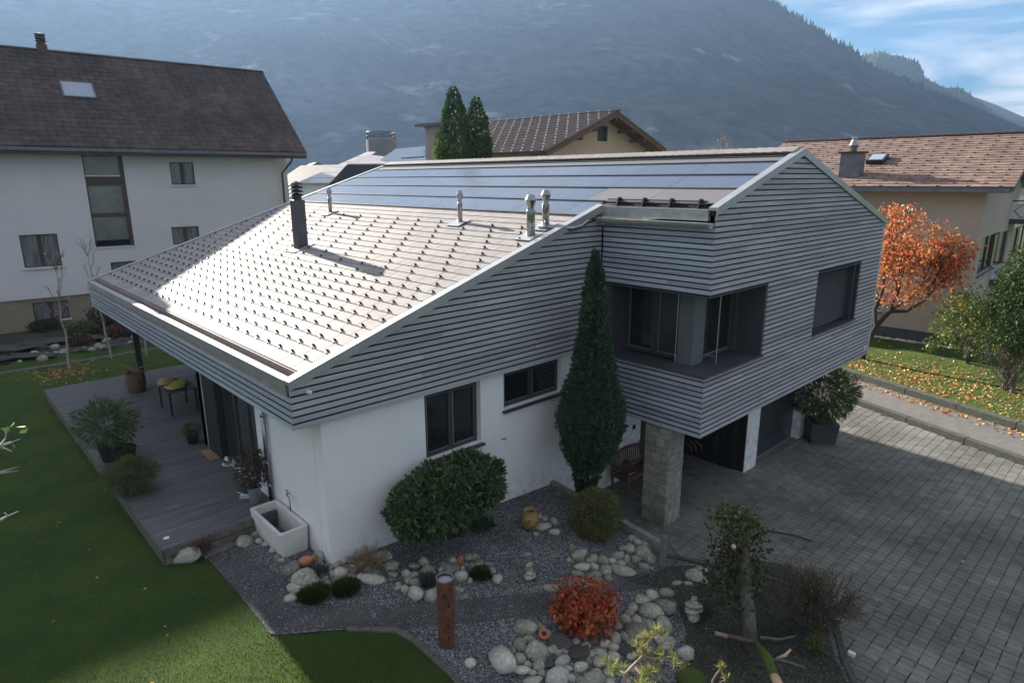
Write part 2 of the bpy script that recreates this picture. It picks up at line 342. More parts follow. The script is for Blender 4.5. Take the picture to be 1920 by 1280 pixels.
def rockmat(name, forest, forest2, rock, rockpos=.6, meadow=None):
    m = mat(name, forest, forest2, rough=.95, scale=.045, detail=14, bump=0, dirt=.5); N, L = m.node_tree.nodes, m.node_tree.links
    b = N['Principled BSDF']; old = b.inputs['Base Color'].links[0].from_socket
    t = N.new('ShaderNodeTexCoord'); mp_ = N.new('ShaderNodeMapping'); mp_.inputs['Scale'].default_value = (.010, .010, .007); L.new(t.outputs['Object'], mp_.inputs[0])
    n = N.new('ShaderNodeTexNoise'); n.inputs['Scale'].default_value = .8; n.inputs['Detail'].default_value = 9; n.inputs['Roughness'].default_value = .68; n.inputs['Distortion'].default_value = 0
    L.new(mp_.outputs[0], n.inputs['Vector'])
    r = N.new('ShaderNodeValToRGB'); r.color_ramp.elements[0].position = rockpos; r.color_ramp.elements[1].position = rockpos+.09; L.new(n.outputs['Fac'], r.inputs[0])
    mx_ = N.new('ShaderNodeMix'); mx_.data_type = 'RGBA'; mx_.inputs[7].default_value = (*rock, 1); L.new(r.outputs[0], mx_.inputs[0]); L.new(old, mx_.inputs[6]); src = mx_.outputs[2]
    L.new(src, b.inputs['Base Color']); b.inputs['Specular IOR Level'].default_value = .1
    return m
M_forest = rockmat('forested_rock_face', (.016, .020, .026), (.065, .070, .080), (.27, .275, .28), .605)
M_ridge = rockmat('alpine_meadow_ridge', (.10, .12, .05), (.05, .07, .04), (.22, .19, .15), .64)
P_main = [(60, 1.2), (80, 1.3), (90, 1.6), (95, 2.1), (97, 2.5), (99.5, 3.3), (101, 4.1), (102.5, 4.9), (104, 5.6), (106, 6.5), (108, 7.4), (109.6, 8.2), (110.4, 9.1), (111.55, 9.66), (113.1, 10.75), (114.7, 11.77), (116.7, 12.99),
          (118.5, 14.3), (121, 15.6), (125, 17.0), (132, 18.4), (140, 18.8), (150, 18.2), (160, 17.4), (168, 16.5), (177, 15.6), (190, 13.8), (205, 11), (235, 8)]
rx, ry, rz_, raz = mountain('mountain', P_main, 420, 1900, M_forest, 3, 62, 60, 236)
P_2 = [(60, 1.0), (90, 1.6), (97, 2.4), (99.5, 3.3), (101.0, 4.2), (102.3, 5.2), (102.73, 5.59), (103.42, 6.09), (104.37, 6.16), (105.6, 6.9), (106.05, 7.9), (107.27, 8.49), (108.0, 8.6), (108.67, 8.92), (110.2, 8.7), (111.5, 8.6), (114, 8.4), (125, 6)]
r2 = mountain('mountain_ridge', P_2, 1700, 2600, M_ridge, 21, 90, 84, 122, nr=50)
P_3 = [(60, 1.2), (90, 1.5), (97.15, 2.82), (99.54, 3.95), (101.12, 4.8), (102.4, 5.4), (103.93, 5.25), (106, 5), (115, 4)]
r3 = mountain('far_mountain_ridge', P_3, 2500, 3500, M_ridge, 33, 90, 60, 112, nr=40)
# spruces along the ridge lines (counted by nobody)
def ridge_trees(nm, R_, n, a0, a1, hmin, hmax, seed):
    rg = np.random.default_rng(seed); V = []; Fa = []
    for _ in range(n):
        a = rg.uniform(a0, a1); i = int(np.clip(np.searchsorted(R_[3], a), 1, len(R_[3])-1))
        x, y, z = R_[0][i], R_[1][i], R_[2][i]; f_ = rg.uniform(0, .03); j = rg.uniform(-3, 3)
        d = Vector((x-CAM.x, y-CAM.y, 0)); t = d.normalized().orthogonal(); x -= d.x*f_; y -= d.y*f_; z -= d.length*f_*.3
        s_ = Vector((-d.y, d.x, 0)).normalized(); x += s_.x*j; y += s_.y*j
        h = rg.uniform(hmin, hmax)*rg.choice([1, 1, .6]); w = h*rg.uniform(.16, .26); k = len(V)
        for q in range(5): an = q*2*math.pi/5; V.append((x+w*math.cos(an), y+w*math.sin(an), z-2))
        V.append((x, y, z+h)); Fa += [(k+q, k+(q+1) % 5, k+5) for q in range(5)]
    o = link(nm, np_mesh(nm, np.array(V), np.array(Fa), W_['yew']))
    return tag(o, 'dark line of spruces along the crest of the mountain', 'trees', kind='stuff')
ridge_trees('ridge_forest', (rx, ry, rz_, raz), 520, 103.5, 121, 8, 17, 5)
o_ = ridge_trees('ridge_forest', r2, 170, 101, 110.5, 8, 17, 6); o_['label'] = 'scattered spruces on the sunlit second ridge'

# haze filling the valley
hz = MB().box((CAM.x-4300, CAM.y-1200, -60), (CAM.x+1800, CAM.y+4300, 760)); 
HAZE_D = 1.5e-4
hm = bpy.data.materials.new('valley_haze'); hm.use_nodes = True; hN, hL = hm.node_tree.nodes, hm.node_tree.links
hN.remove(hN['Principled BSDF']); pv_ = hN.new('ShaderNodeVolumePrincipled'); pv_.inputs['Density'].default_value = HAZE_D
pv_.inputs['Color'].default_value = (.40, .63, 1.0, 1); pv_.inputs['Anisotropy'].default_value = .42; hL.new(pv_.outputs[0], hN['Material Output'].inputs['Volume'])
hm.volume_intersection_method = 'FAST' if hasattr(hm, 'volume_intersection_method') else None
ho = hz.build('haze', hm, kind='stuff', label='thin blue valley haze in front of the mountains', cat='haze')

# ------------------------------------------------------------------ ground sheets
def sheet(name, poly, off, mt, f=terrain, step=.3, kind='structure', label=None, cat=None):
    b = bmesh.new(); vs = [b.verts.new((p[0], p[1], 0)) for p in poly]; b.faces.new(vs)
    xs = [p[0] for p in poly]; ys = [p[1] for p in poly]
    for ax, lo, hi in ((0, min(xs), max(xs)), (1, min(ys), max(ys))):
        t = lo+step
        while t < hi:
            no = (1, 0, 0) if ax == 0 else (0, 1, 0); co = (t, 0, 0) if ax == 0 else (0, t, 0)
            bmesh.ops.bisect_plane(b, geom=b.verts[:]+b.edges[:]+b.faces[:], plane_co=co, plane_no=no); t += step
    bmesh.ops.triangulate(b, faces=[f_ for f_ in b.faces if len(f_.verts) > 4])
    for v in b.verts: v.co.z = (f(v.co.x, v.co.y) if f else 0)+off
    bmesh.ops.recalc_face_normals(b, faces=b.faces)
    me = bpy.data.meshes.new(name); b.to_mesh(me); b.free()
    if sum(p.normal.z for p in me.polygons) < 0: me.flip_normals()
    me.materials.append(mt); o = link(name, me); tag(o, kind=kind)
    if label: tag(o, label, cat)
    return o
def grassmat(name, a, b_, c, sc=3.):
    m = mat(name, a, b_, c3=c, rough=.95, scale=sc*14, bump=1.2, bscale=220, detail=8, dirt=.0); N, L = m.node_tree.nodes, m.node_tree.links
    bs = N['Principled BSDF']; old = bs.inputs['Base Color'].links[0].from_socket
    n = N.new('ShaderNodeTexNoise'); n.inputs['Scale'].default_value = .9; n.inputs['Detail'].default_value = 6; t = N.new('ShaderNodeTexCoord'); L.new(t.outputs['Object'], n.inputs['Vector'])
    r = N.new('ShaderNodeValToRGB'); r.color_ramp.elements[0].position = .36; r.color_ramp.elements[1].position = .68; r.color_ramp.elements[0].color = (.72, .80, .85, 1); r.color_ramp.elements[1].color = (1.2, 1.1, .9, 1)
    L.new(n.outputs['Fac'], r.inputs[0]); x = N.new('ShaderNodeMix'); x.data_type = 'RGBA'; x.blend_type = 'MULTIPLY'; x.inputs[0].default_value = 1
    L.new(old, x.inputs[6]); L.new(r.outputs[0], x.inputs[7]); L.new(x.outputs[2], bs.inputs['Base Color']); bs.inputs['Specular IOR Level'].default_value = .2
    return m
M_grass = grassmat('lawn', (.042, .085, .018), (.085, .135, .028), (.06, .105, .02))
M_field = grassmat('valley_meadow', (.05, .075, .03), (.09, .10, .05), (.06, .08, .035), .05)
def gravelmat(name, a, b_, c, sc):
    m = mat(name, a, b_, rough=.9, scale=sc, dirt=.2); N, L = m.node_tree.nodes, m.node_tree.links; bs = N['Principled BSDF']
    t = N.new('ShaderNodeTexCoord'); v = N.new('ShaderNodeTexVoronoi'); v.inputs['Scale'].default_value = sc; L.new(t.outputs['Object'], v.inputs['Vector'])
    r = N.new('ShaderNodeValToRGB'); e = r.color_ramp.elements; e[0].color = (*a, 1); e[0].position = .1; e[1].color = (*c, 1); e[1].position = .95; q = e.new(.6); q.color = (*b_, 1)
    s = N.new('ShaderNodeSeparateColor'); L.new(v.outputs['Color'], s.inputs[0]); L.new(s.outputs[0], r.inputs[0])
    mx_ = N.new('ShaderNodeMix'); mx_.data_type = 'RGBA'; mx_.blend_type = 'MULTIPLY'; mr = N.new('ShaderNodeMapRange'); mr.inputs[1].default_value = .25; mr.inputs[2].default_value = .6; mr.inputs[3].default_value = 0; mr.inputs[4].default_value = .75
    L.new(v.outputs['Distance'], mr.inputs[0]); L.new(mr.outputs[0], mx_.inputs[0]); L.new(r.outputs[0], mx_.inputs[6]); mx_.inputs[7].default_value = (.25, .25, .25, 1)
    n = N.new('ShaderNodeTexNoise'); n.inputs['Scale'].default_value = 1.1; n.inputs['Detail'].default_value = 5; L.new(t.outputs['Object'], n.inputs['Vector'])
    h = N.new('ShaderNodeHueSaturation'); m2 = N.new('ShaderNodeMapRange'); m2.inputs[1].default_value = .35; m2.inputs[2].default_value = .65; m2.inputs[3].default_value = .7; m2.inputs[4].default_value = 1.2
    L.new(n.outputs['Fac'], m2.inputs[0]); L.new(m2.outputs[0], h.inputs['Value']); L.new(mx_.outputs[2], h.inputs['Color']); L.new(h.outputs[0], bs.inputs['Base Color'])
    bn = N.new('ShaderNodeBump'); bn.invert = True; bn.inputs['Strength'].default_value = 1; bn.inputs['Distance'].default_value = .012; L.new(v.outputs['Distance'], bn.inputs['Height']); L.new(bn.outputs[0], bs.inputs['Normal'])
    return m
M_gravel = gravelmat('blue_grey_gravel', (.08, .083, .09), (.185, .19, .20), (.42, .42, .42), 42)
M_path = gravelmat('fine_brown_grey_grit', (.08, .074, .076), (.135, .125, .125), (.24, .23, .225), 95)

def ter_low(x, y):
    r = math.hypot(x+5, y-5)
    return terrain(max(-30, min(4, x)), max(-20, min(18, y))) - .06 if r < 0 else 0
# the one big ground sheet, out to the horizon
gb = MB(); rings = [0, 12, 25, 45, 80, 150, 300, 600, 1200, 2500, 4200]; ns = 72
gv = []
for r_ in rings[1:]:
    for k in range(ns):
        a = 2*math.pi*k/ns; gv.append((CAM.x+r_*math.cos(a), CAM.y+r_*math.sin(a), -1.62 if r_ < 600 else -4))
n0 = len(gv); gv.append((CAM.x, CAM.y, -1.62)); gf = [(n0, k, (k+1) % ns) for k in range(ns)]
gb.v = gv; gb.f = gf + [(i*ns+k, (i+1)*ns+k, (i+1)*ns+(k+1) % ns, i*ns+(k+1) % ns) for i in range(len(rings)-2) for k in range(ns)]
gb.build('ground', M_field, kind='structure')
DZ = -1.3
def q2(u, v): p = ground(u, v); return (p.x, p.y)
LAWN_EDGE = [q2(318, 1046), q2(345, 1052), q2(385, 1042), q2(440, 1105), q2(508, 1190), q2(560, 1188), q2(650, 1180), q2(742, 1182), q2(775, 1200), q2(812, 1232), q2(850, 1268), q2(875, 1300)]
le = LAWN_EDGE
lawn_poly = [(-48, -22), (24, -22), (24, -2.05), (9.5, -2.05), (le[-1][0]+1.2, le[-1][1]-1.2)] + le[::-1] + [(-2.05, -2.1), (-2.05, 9), (-2.2, 26), (-48, 26)]
sheet('lawn', lawn_poly, 0, M_grass, step=.8)
bed = [(-2.2, -2.2)] + le + [(le[-1][0]+1.2, le[-1][1]-1.2), (9.5, -2.05), (8.9, 3.2), (7.9, 4.9), (7.05, 6.0), (6.55, 6.9), (5.9, 7.35), (5.0, 7.25), (4.2, 6.55), (3.35, 5.97), (-.3, 5.97), (-.3, -.05), (-2.2, -.05)]
# gentle fall of the planted corner to the drive
sheet('gravel_bed', bed, .012, M_gravel, step=.4)
soil = [q2(1175, 1090), q2(1260, 1062), q2(1330, 1060), q2(1400, 1045), q2(1480, 1060)] + [(5.9, 7.2), (6.5, 6.75), (6.98, 5.9), (7.8, 4.9), (8.8, 3.1), (9.4, 0), (7.6, .2)] + [q2(1290, 1290), q2(1285, 1180), q2(1262, 1110)]
M_soil2 = gravelmat('dark_mossy_soil', (.034, .04, .03), (.07, .078, .058), (.15, .155, .125), 60)
sheet('planting_soil', soil, .02, M_soil2, step=.4)
path = [q2(384, 1040), q2(445, 1018), q2(470, 1040), q2(520, 1075), q2(600, 1132), q2(700, 1136), q2(820, 1130), q2(930, 1118), q2(1010, 1112), q2(1085, 1105), q2(1160, 1082), q2(1255, 1068), q2(1245, 1100), q2(1165, 1110), q2(1080, 1140), q2(1020, 1152), q2(900, 1168), q2(800, 1174), q2(742, 1181), q2(650, 1179), q2(508, 1189), q2(440, 1104)]
sheet('garden_path', path, .017, M_path, step=.4)
# lawn of the neighbour on the right, road and footway
def zr(x, y): return -1.12 + .012*max(0, y-23)
KA, KB = on_z(1590, 745, DZ), on_z(1920, 862, DZ)      # kerb foot on the drive side
kd = (Vector((KB.x-KA.x, KB.y-KA.y, 0))).normalized(); kn = Vector((-kd.y, kd.x, 0))
if kn.y < 0: kn = -kn
K0 = Vector((4.2, 19.62, 0))
def kp(t, n_): p = K0 + kd*t + kn*n_; return (p.x, p.y)
sheet('asphalt_lane', [kp(-45, .25), kp(25, .25), kp(25, 2.75), kp(-45, 2.75)], 0, W_['asphalt'], f=lambda x, y: -1.24, step=2)
sheet('neighbour_lawn', [kp(-45, 2.75), kp(25, 2.75), (24, 60), (-50, 60)], 0, M_grass, f=zr, step=1.5)
for (n0_, n1_, z0, z1, lab) in ((0, .25, -1.34, -1.1, 'low dark concrete kerb between the paved drive and the asphalt lane'), (2.62, 2.95, -1.3, -.98, 'dark mossy concrete kerb along the leaf-covered lawn')):
    root = thing('kerb', (*kp(0, n0_), z0), lab, 'kerb')
    t = -44
    while t < 24:
        a, b_ = kp(t+.008, n0_), kp(t+1.99, n0_); c, d_ = kp(t+1.99, n1_), kp(t+.008, n1_)
        MB().hexa([(*a, z0), (*b_, z0), (*c, z0), (*d_, z0), (*a, z1), (*b_, z1), (*c, z1), (*d_, z1)]).build('kerbstone', W_['kerb'], root, bevel=.012); t += 2

# paved drive
W_['kerb2'] = mat('worn_dark_edging', (.15, .145, .125), (.085, .085, .07), rough=.95, scale=7, bump=.5, bscale=40, dirt=.2)
drv = [(-.2, 6.05), (3.3, 6.02), (4.15, 6.5), (5.0, 7.15), (5.85, 7.22), (6.45, 6.75), (6.92, 5.85), (7.75, 4.72), (8.72, 3.1), (9.5, -2), (17, -2), kp(14, 0), kp(-6.5, 0), (-.2, 19)]
base_drive = sheet('driveway', drv, 0, W_['joint'], f=lambda x, y: DZ-.03, step=3)
def inpoly(x, y, P):
    c = False; n = len(P)
    for i in range(n):
        x1, y1 = P[i]; x2, y2 = P[(i+1) % n]
        if (y1 > y) != (y2 > y) and x < (x2-x1)*(y-y1)/(y2-y1)+x1: c = not c
    return c
PW, PL, GP = .245, .165, .010
cand = []
i = 0; x = -.1
while x < 16.8:
    y = -1.95 + (0 if i % 2 else 0)
    while y < 20.2:
        cx, cy = x+PW/2, y+PL/2
        if inpoly(cx, cy, drv) and not (cy > 15.6 and cx < 1.5):
            cand.append((cx, cy, i))
        y += PL
    x += PW; i += 1
def inview(p, mg=0):
    d = Vector(p)-CAM; z = d.dot(FWD)
    if z <= 0: return False
    u, v = 960+F_PX*d.dot(RIGHT)/z, 640+F_PX*d.dot(DOWN)/z
    return -mg < u < 1920+mg and -mg < v < 1280+mg
cand = [c for c in cand if not (9.5 < c[0] < 9.95 and c[1] < 11)]
vis = sorted([c for c in cand if inview((c[0], c[1], DZ))], key=lambda c: (Vector((c[0], c[1], DZ))-CAM).length)
near = set(vis[:300]); pm = []
def paver_mb(cx, cy, dz=0, tilt=(0, 0)):
    mb = MB(); mb.box((cx-PW/2+GP/2, cy-PL/2+GP/2, DZ-.05), (cx+PW/2-GP/2, cy+PL/2-GP/2, DZ+dz), ch=.006)
    mb.v = [(a, b_, c+(tilt[0]*(a-cx)+tilt[1]*(b_-cy))*(c > DZ-.04)) for a, b_, c in mb.v]; return mb
pmesh = paver_mb(0, 0).mesh('paver', W_['paver'])
for c in vis[:300]:
    o = link('paver', pmesh, base_drive); o.location = (c[0], c[1], random.uniform(-.002, .002)); o.rotation_euler = (random.uniform(-.006, .006), random.uniform(-.006, .006), random.uniform(-.006, .006))
big = MB()
for c in cand:
    if c in near: continue
    mb = paver_mb(c[0], c[1], random.uniform(-.002, .002), (random.uniform(-.008, .008), random.uniform(-.008, .008))); n = len(big.v); big.v += mb.v; big.f += [tuple(k+n for k in f_) for f_ in mb.f]
big.build('paver_field', W_['paver_s'], base_drive, kind='stuff')
# retaining edge between bed and drive
rw = thing('retaining_wall', (0, 6, -1.3), 'low concrete retaining wall between gravel bed and drive, behind the round shrub', 'wall')
MB().hexa([(-.2, 5.95, -1.4), (3.35, 5.95, -1.4), (3.35, 6.1, -1.4), (-.2, 6.1, -1.4), (-.2, 5.95, -.33), (3.35, 5.95, -.62), (3.35, 6.1, -.62), (-.2, 6.1, -.33)]).build('wall_panel', W_['concrete'], rw, bevel=.01)
edge = [(3.35, 6.0), (4.1, 6.62), (4.95, 7.3), (5.9, 7.42), (6.6, 6.9), (7.1, 5.98), (7.95, 4.88), (8.95, 3.2), (9.6, -2.0)]
ek = thing('bed_edging', (6, 7.2, -1.3), 'dark mossy concrete edging curving round the planted corner by the drive', 'edging')
for (a, b_) in zip(edge[:-1], edge[1:]):
    L_ = math.dist(a, b_); n = max(1, round(L_/.9)); d = Vector((b_[0]-a[0], b_[1]-a[1], 0)).normalized(); nn = Vector((-d.y, d.x, 0))*.06
    for k in range(n):
        p, q = Vector((*a, 0))+d*(L_*k/n+.004), Vector((*a, 0))+d*(L_*(k+1)/n-.004)
        z1, z2 = terrain(p.x, p.y)+.05, terrain(q.x, q.y)+.05; z1 = max(z1, -1.2); z2 = max(z2, -1.2)
        MB().hexa([(*(p-nn)[:2], -1.42), (*(q-nn)[:2], -1.42), (*(q+nn)[:2], -1.42), (*(p+nn)[:2], -1.42), (*(p-nn)[:2], z1), (*(q-nn)[:2], z2), (*(q+nn)[:2], z2), (*(p+nn)[:2], z1)]).build('edging_stone', W_['kerb'], ek, bevel=.012)
# lawn edging beside the gravel bed
le_ = thing('lawn_edging', (*le[8], -.4), 'curved grey concrete edging between the dark lawn tip and the gravel', 'edging')
pts = le[6:]
for a, b_ in zip(pts[:-1], pts[1:]):
    d = Vector((b_[0]-a[0], b_[1]-a[1], 0)); L_ = d.length; d.normalize(); n = max(1, round(L_/.35)); nn = Vector((-d.y, d.x, 0))*.055
    for k in range(n):
        p, q = Vector((*a, 0))+d*(L_*k/n+.003), Vector((*a, 0))+d*(L_*(k+1)/n-.003)
        z1, z2 = terrain(p.x, p.y)+.045, terrain(q.x, q.y)+.045
        MB().hexa([(*(p-nn)[:2], -.9), (*(q-nn)[:2], -.9), (*(q+nn)[:2], -.9), (*(p+nn)[:2], -.9), (*(p-nn)[:2], z1), (*(q-nn)[:2], z2), (*(q+nn)[:2], z2), (*(p+nn)[:2], z1)]).build('edging_stone', W_['kerb2'], le_, bevel=.01)
# ================================================================== THE HOUSE
class Face:      # a: along the wall, z: up, d: outwards
    def __init__(s, kind, pos): s.k, s.p = kind, pos
    def P(s, a, z, d):
        if s.k == '+x': return (s.p+d, a, z)
        if s.k == '-y': return (a, s.p-d, z)
        if s.k == '+y': return (a, s.p+d, z)
        if s.k == '-x': return (s.p-d, a, z)
    def box(s, mb, a0, a1, z0, z1, d0, d1): return mb.box(s.P(a0, z0, d0), s.P(a1, z1, d1))
H = thing('house', (0, 0, -.1), 'modern house clad in grey horizontal boards with solar roof and white ground floor', 'house')
SL = .328; RY0, RZ0 = -.568, 3.751                     # lower edge of the roof (y, z)
def rf(y): return RZ0 + SL*(y-RY0)                     # roof surface, front slope
RIDY, RIDZ = 11.42, rf(11.42)-.29*0
def rb(y): return RIDZ - .292*(y-RIDY)                 # back slope
XL, X1, X2, YB = -15.1, .15, 3.13, 7.55
YE = 18.2
# ---- white walls
FX = Face('+x', 0.)
def wall_with_holes(F, a0, a1, z0, z1, holes, th, name='wall', mt='plaster'):
    mb = MB(); zs = sorted({z0, z1} | {h[2] for h in holes} | {h[3] for h in holes}); zs = [z for z in zs if z0 <= z <= z1]
    for za, zb in zip(zs[:-1], zs[1:]):
        cuts = sorted([(h[0], h[1]) for h in holes if h[2] <= za+1e-6 and h[3] >= zb-1e-6]); a = a0
        for c in cuts:
            if c[0] > a: F.box(mb, a, c[0], za, zb, -th, 0)
            a = c[1]
        if a < a1: F.box(mb, a, a1, za, zb, -th, 0)
    b = bmesh.new(); me = mb.mesh(name, W_[mt], ORI[H.name].inverted()); b.from_mesh(me); bmesh.ops.remove_doubles(b, verts=b.verts, dist=1e-4); 
    # drop the inner faces between stacked blocks
    seen = {}
    for f_ in b.faces:
        k = tuple(sorted(v.index for v in f_.verts)); seen.setdefault(k, []).append(f_)
    bmesh.ops.delete(b, geom=[f_ for l in seen.values() if len(l) > 1 for f_ in l], context='FACES'); b.to_mesh(me); b.free()
    return link(name, me, H)
W1 = (2.24, 3.72, 1.38, 2.80); W2 = (4.40, 6.32, 1.95, 2.80)
wall_with_holes(FX, 0, 9.75, -1.4, 2.95, [W1, W2, (8.35, 9.0, .35, 1.24)], .32)
MB().box((-.33, 9.75, -1.4), (-.02, 9.8, 3)).build('reveal', W_['anthr'], H)
FY = Face('-y', 0.)
wall_with_holes(FY, -6.75, -.33, -.35, 2.95, [(-6.2, -3.05, .35, 2.55)], .30)
# ---- windows
def sash_window(parent, F, a0, a1, z0, z1, n, dep=-.16, fr='anthr', glass='glass', fw=.06, sill=True, sh=.05, sw=None, ss=.055, light=None):
    w = MB(); e = .001
    F.box(w, a0, a0+fw, z0, z1, dep-.05, dep+.02); F.box(w, a1-fw, a1, z0, z1, dep-.05, dep+.02)
    F.box(w, a0+fw, a1-fw, z0, z0+fw, dep-.05, dep+.02); F.box(w, a0+fw, a1-fw, z1-fw, z1, dep-.05, dep+.02)
    o = w.build('window', W_[fr], parent)
    W_n = (a1-a0-2*fw)/n
    for k in range(n):
        b0, b1 = a0+fw+k*W_n+.004, a0+fw+(k+1)*W_n-.004; s = MB()
        F.box(s, b0, b0+ss, z0+fw+.004, z1-fw-.004, dep-.03, dep+.045); F.box(s, b1-ss, b1, z0+fw+.004, z1-fw-.004, dep-.03, dep+.045)
        F.box(s, b0+ss, b1-ss, z0+fw+.004, z0+fw+ss, dep-.03, dep+.045); F.box(s, b0+ss, b1-ss, z1-fw-ss, z1-fw-.004, dep-.03, dep+.045)
        s.build('sash', W_[fr], o)
        g = MB(); F.box(g, b0+ss, b1-ss, z0+fw+ss, z1-fw-ss, dep-.005, dep+.008); g.build('pane', W_[glass], o)
        if light:
            g = MB(); F.box(g, b0+ss-.006, b0+ss+.006, z0+fw+ss, z1-fw-ss, dep+.046, dep+.052); F.box(g, b0+ss, b1-ss, z0+fw+ss-.006, z0+fw+ss+.006, dep+.046, dep+.052); g.build('sealing_strip', W_['alu'], o)
    if sill:
        s = MB(); s.hexa([F.P(a0-.05, z0-.03, dep), F.P(a1+.05, z0-.03, dep), F.P(a1+.05, z0-.065, .09), F.P(a0-.05, z0-.065, .09), F.P(a0-.05, z0+.0, dep), F.P(a1+.05, z0, dep), F.P(a1+.05, z0-.02, .09), F.P(a0-.05, z0-.02, .09)])
        s.build('sill', W_[fr], o)
    return o
FW = Face('+x', 0.)
sash_window(H, FX, *W1, 2, light=True); sash_window(H, FX, *W2, 2, light=True); sash_window(H, FX, 8.35, 9.0, .35, 1.24, 1)
# dark rooms behind the panes
MB().box((-4, .35, .3), (-.34, 9.6, 2.9)).build('interior', W_['backing'], H)
# terrace doors: recessed dark frame with four tall panes and a grey panel
dr = sash_window(H, FY, -6.2, -3.05, .36, 2.55, 4, dep=-.17, fr='anthr', glass='glass2', sill=False, fw=.05)
mb = MB(); FY.box(mb, -6.24, -5.35, .36, 2.5, -.12, .05); mb.build('shutter_panel', W_['darkwood'], H)
MB().box((-6.75, 0, .3), (-6.45, 6, 2.95)).build('end_wall', W_['plaster'], H)
MB().box((-15.0, 5.9, -.3), (-6.5, 6.2, 5.2)).build('rear_wall', W_['plaster'], H)
MB().box((-15.0, 6.2, -.9), (-14.7, 15.7, 5.2)).build('gable_wall', W_['plaster'], H)
MB().box((-14.7, 15.7, -1.35), (1.9, 16.0, 5.2)).build('back_wall', W_['plaster'], H)
MB().box((-6.4, 5.5, 2.9), (-.2, 15.6, 5.0)).build('upper_core', W_['backing'], H)
# ---- roof body
TH = .13
def roofslab(x0, x1, y0, y1, f, top_off, th, name, mt):
    m_ = MB(); za, zb = f(y0)+top_off, f(y1)+top_off
    return m_.hexa([(x0, y0, za-th), (x1, y0, za-th), (x1, y1, zb-th), (x0, y1, zb-th), (x0, y0, za), (x1, y0, za), (x1, y1, zb), (x0, y1, zb)]).build(name, W_[mt], H)
roofslab(XL, X1-.02, -.27, YB-.02, rf, -.045, .12, 'roof', 'backing')
roofslab(XL, X2-.03, YB-.02, RIDY, rf, -.045, .12, 'roof', 'backing')
roofslab(XL, X2-.03, RIDY, YE, rb, -.02, .14, 'roof', 'tile')
roof = roofslab(XL, XL+.02, 0, .1, rf, -.05, .02, 'roof_covering', 'backing')
# soffits
MB().box((XL+.02, -.53, 2.90), (-.02, 4.6, 2.93)).build('soffit', W_['backing'], H)
MB().box((-.0, -.53, 2.90), (X1-.03, YB, 2.93)).build('soffit', W_['backing'], H)
MB().box((.3, YB+.03, 1.30), (X2-.03, 16.04, 1.33)).build('soffit', W_['backing'], H)
MB().box((2.2, 16.045, 1.30), (X2-.03, YE-.03, 1.33)).build('soffit', W_['backing'], H)
MB().box((2.2, 16.05, 1.33), (2.25, YE-.03, 5.9)).build('added_box_back', W_['plaster'], H)  # added back panel; storey made shallow here so sun reaches the drive
# ---- tiles: each with its own edge, lapped
def nrm(f): s = f(1)-f(0); return Vector((0, -s, 1)).normalized()
RP, TW = .295, .53
tiles = []; row = 0; y = -.27
rows = []
while y < 6.84-.02:
    rows.append(y); y += RP
for r_, y0 in enumerate(rows):
    off = 0 if r_ % 2 else TW/2; x = XL+.12-off
    while x < X1-.14:
        xa, xb = max(x, XL+.12), min(x+TW, X1-.14)
        if xb-xa > .06: tiles.append((xa, xb, y0, min(y0+RP+.03, 6.9)))
        x += TW
up = Vector((0, 1, SL)).normalized(); nr = Vector((0, -SL, 1)).normalized()
def tile_mb(xa, xb, y0, y1, th=.012, lift=.020, g=.007):
    L_ = (y1-y0)/up.y; m_ = MB()
    a = Vector((xa+g, y0, rf(y0)-.045)); w = Vector((xb-xa-2*g, 0, 0)); lo = nr*lift; hi = nr*.004
    p = [a+lo-nr*th, a+w+lo-nr*th, a+w+up*L_+hi-nr*th, a+up*L_+hi-nr*th, a+lo, a+w+lo, a+w+up*L_+hi, a+up*L_+hi]
    return m_.hexa(p)
tiles.sort(key=lambda t: (Vector(((t[0]+t[1])/2, t[2], rf(t[2])))-CAM).length)
tm = {}
for t in tiles[:300]:
    key = (round(t[1]-t[0], 3), round(t[3]-t[2], 3))
    if key not in tm: tm[key] = tile_mb(0, t[1]-t[0], 0, t[3]-t[2]).mesh('roof_tile', W_['tile'], Matrix.Translation((0, 0, -rf(0))))
    o = link('roof_tile', tm[key], roof); o.location = Vector((t[0], t[2], rf(t[2]))) - Vector(H.location); o.rotation_euler = (random.uniform(-.0025, .0025), random.uniform(-.003, .003), 0)
m_ = MB()
for t in tiles[300:]:
    q = tile_mb(*t); n = len(m_.v); m_.v += q.v; m_.f += [tuple(k+n for k in f_) for f_ in q.f]
m_.build('roof_tiles', W_['tile_s'], roof, kind='stuff')
# snow hooks
hk = MB(); hk.prism([(-.02, 0, 0), (-.018, .045, .0), (-.018, .038, .042), (-.018, .012, .046)], (.036, 0, 0)); hk.box((-.022, -.04, -.004), (.022, .05, .004)); hk.box((-.006, .0, .0), (.006, .012, .062))
hkm = hk.mesh('snow_hook', W_['darkmetal'], Matrix.Rotation(math.atan(SL), 4, 'X'))
hooks = []
for r_, y0 in enumerate(rows[1:-3], 1):
    dense = r_ <= 10; st = TW if dense else TW*2; off = (0 if r_ % 2 else TW/2) + (0 if dense else (TW if (r_//2) % 2 else 0)); x = XL+.3+off
    while x < X1-.3:
        if not (abs(x+7.8) < .3 and abs(y0-3.6) < .35): hooks.append((x, y0+.02))
        x += st
hooks.sort(key=lambda t: (Vector((t[0], t[1], rf(t[1])))-CAM).length)
for x, y in hooks[:300]:
    o = link('snow_hook', hkm, roof); o.location = Vector((x, y, rf(y)-.022)) - Vector(H.location); o.rotation_euler = (0, 0, random.uniform(-.12, .12))
m_ = MB()
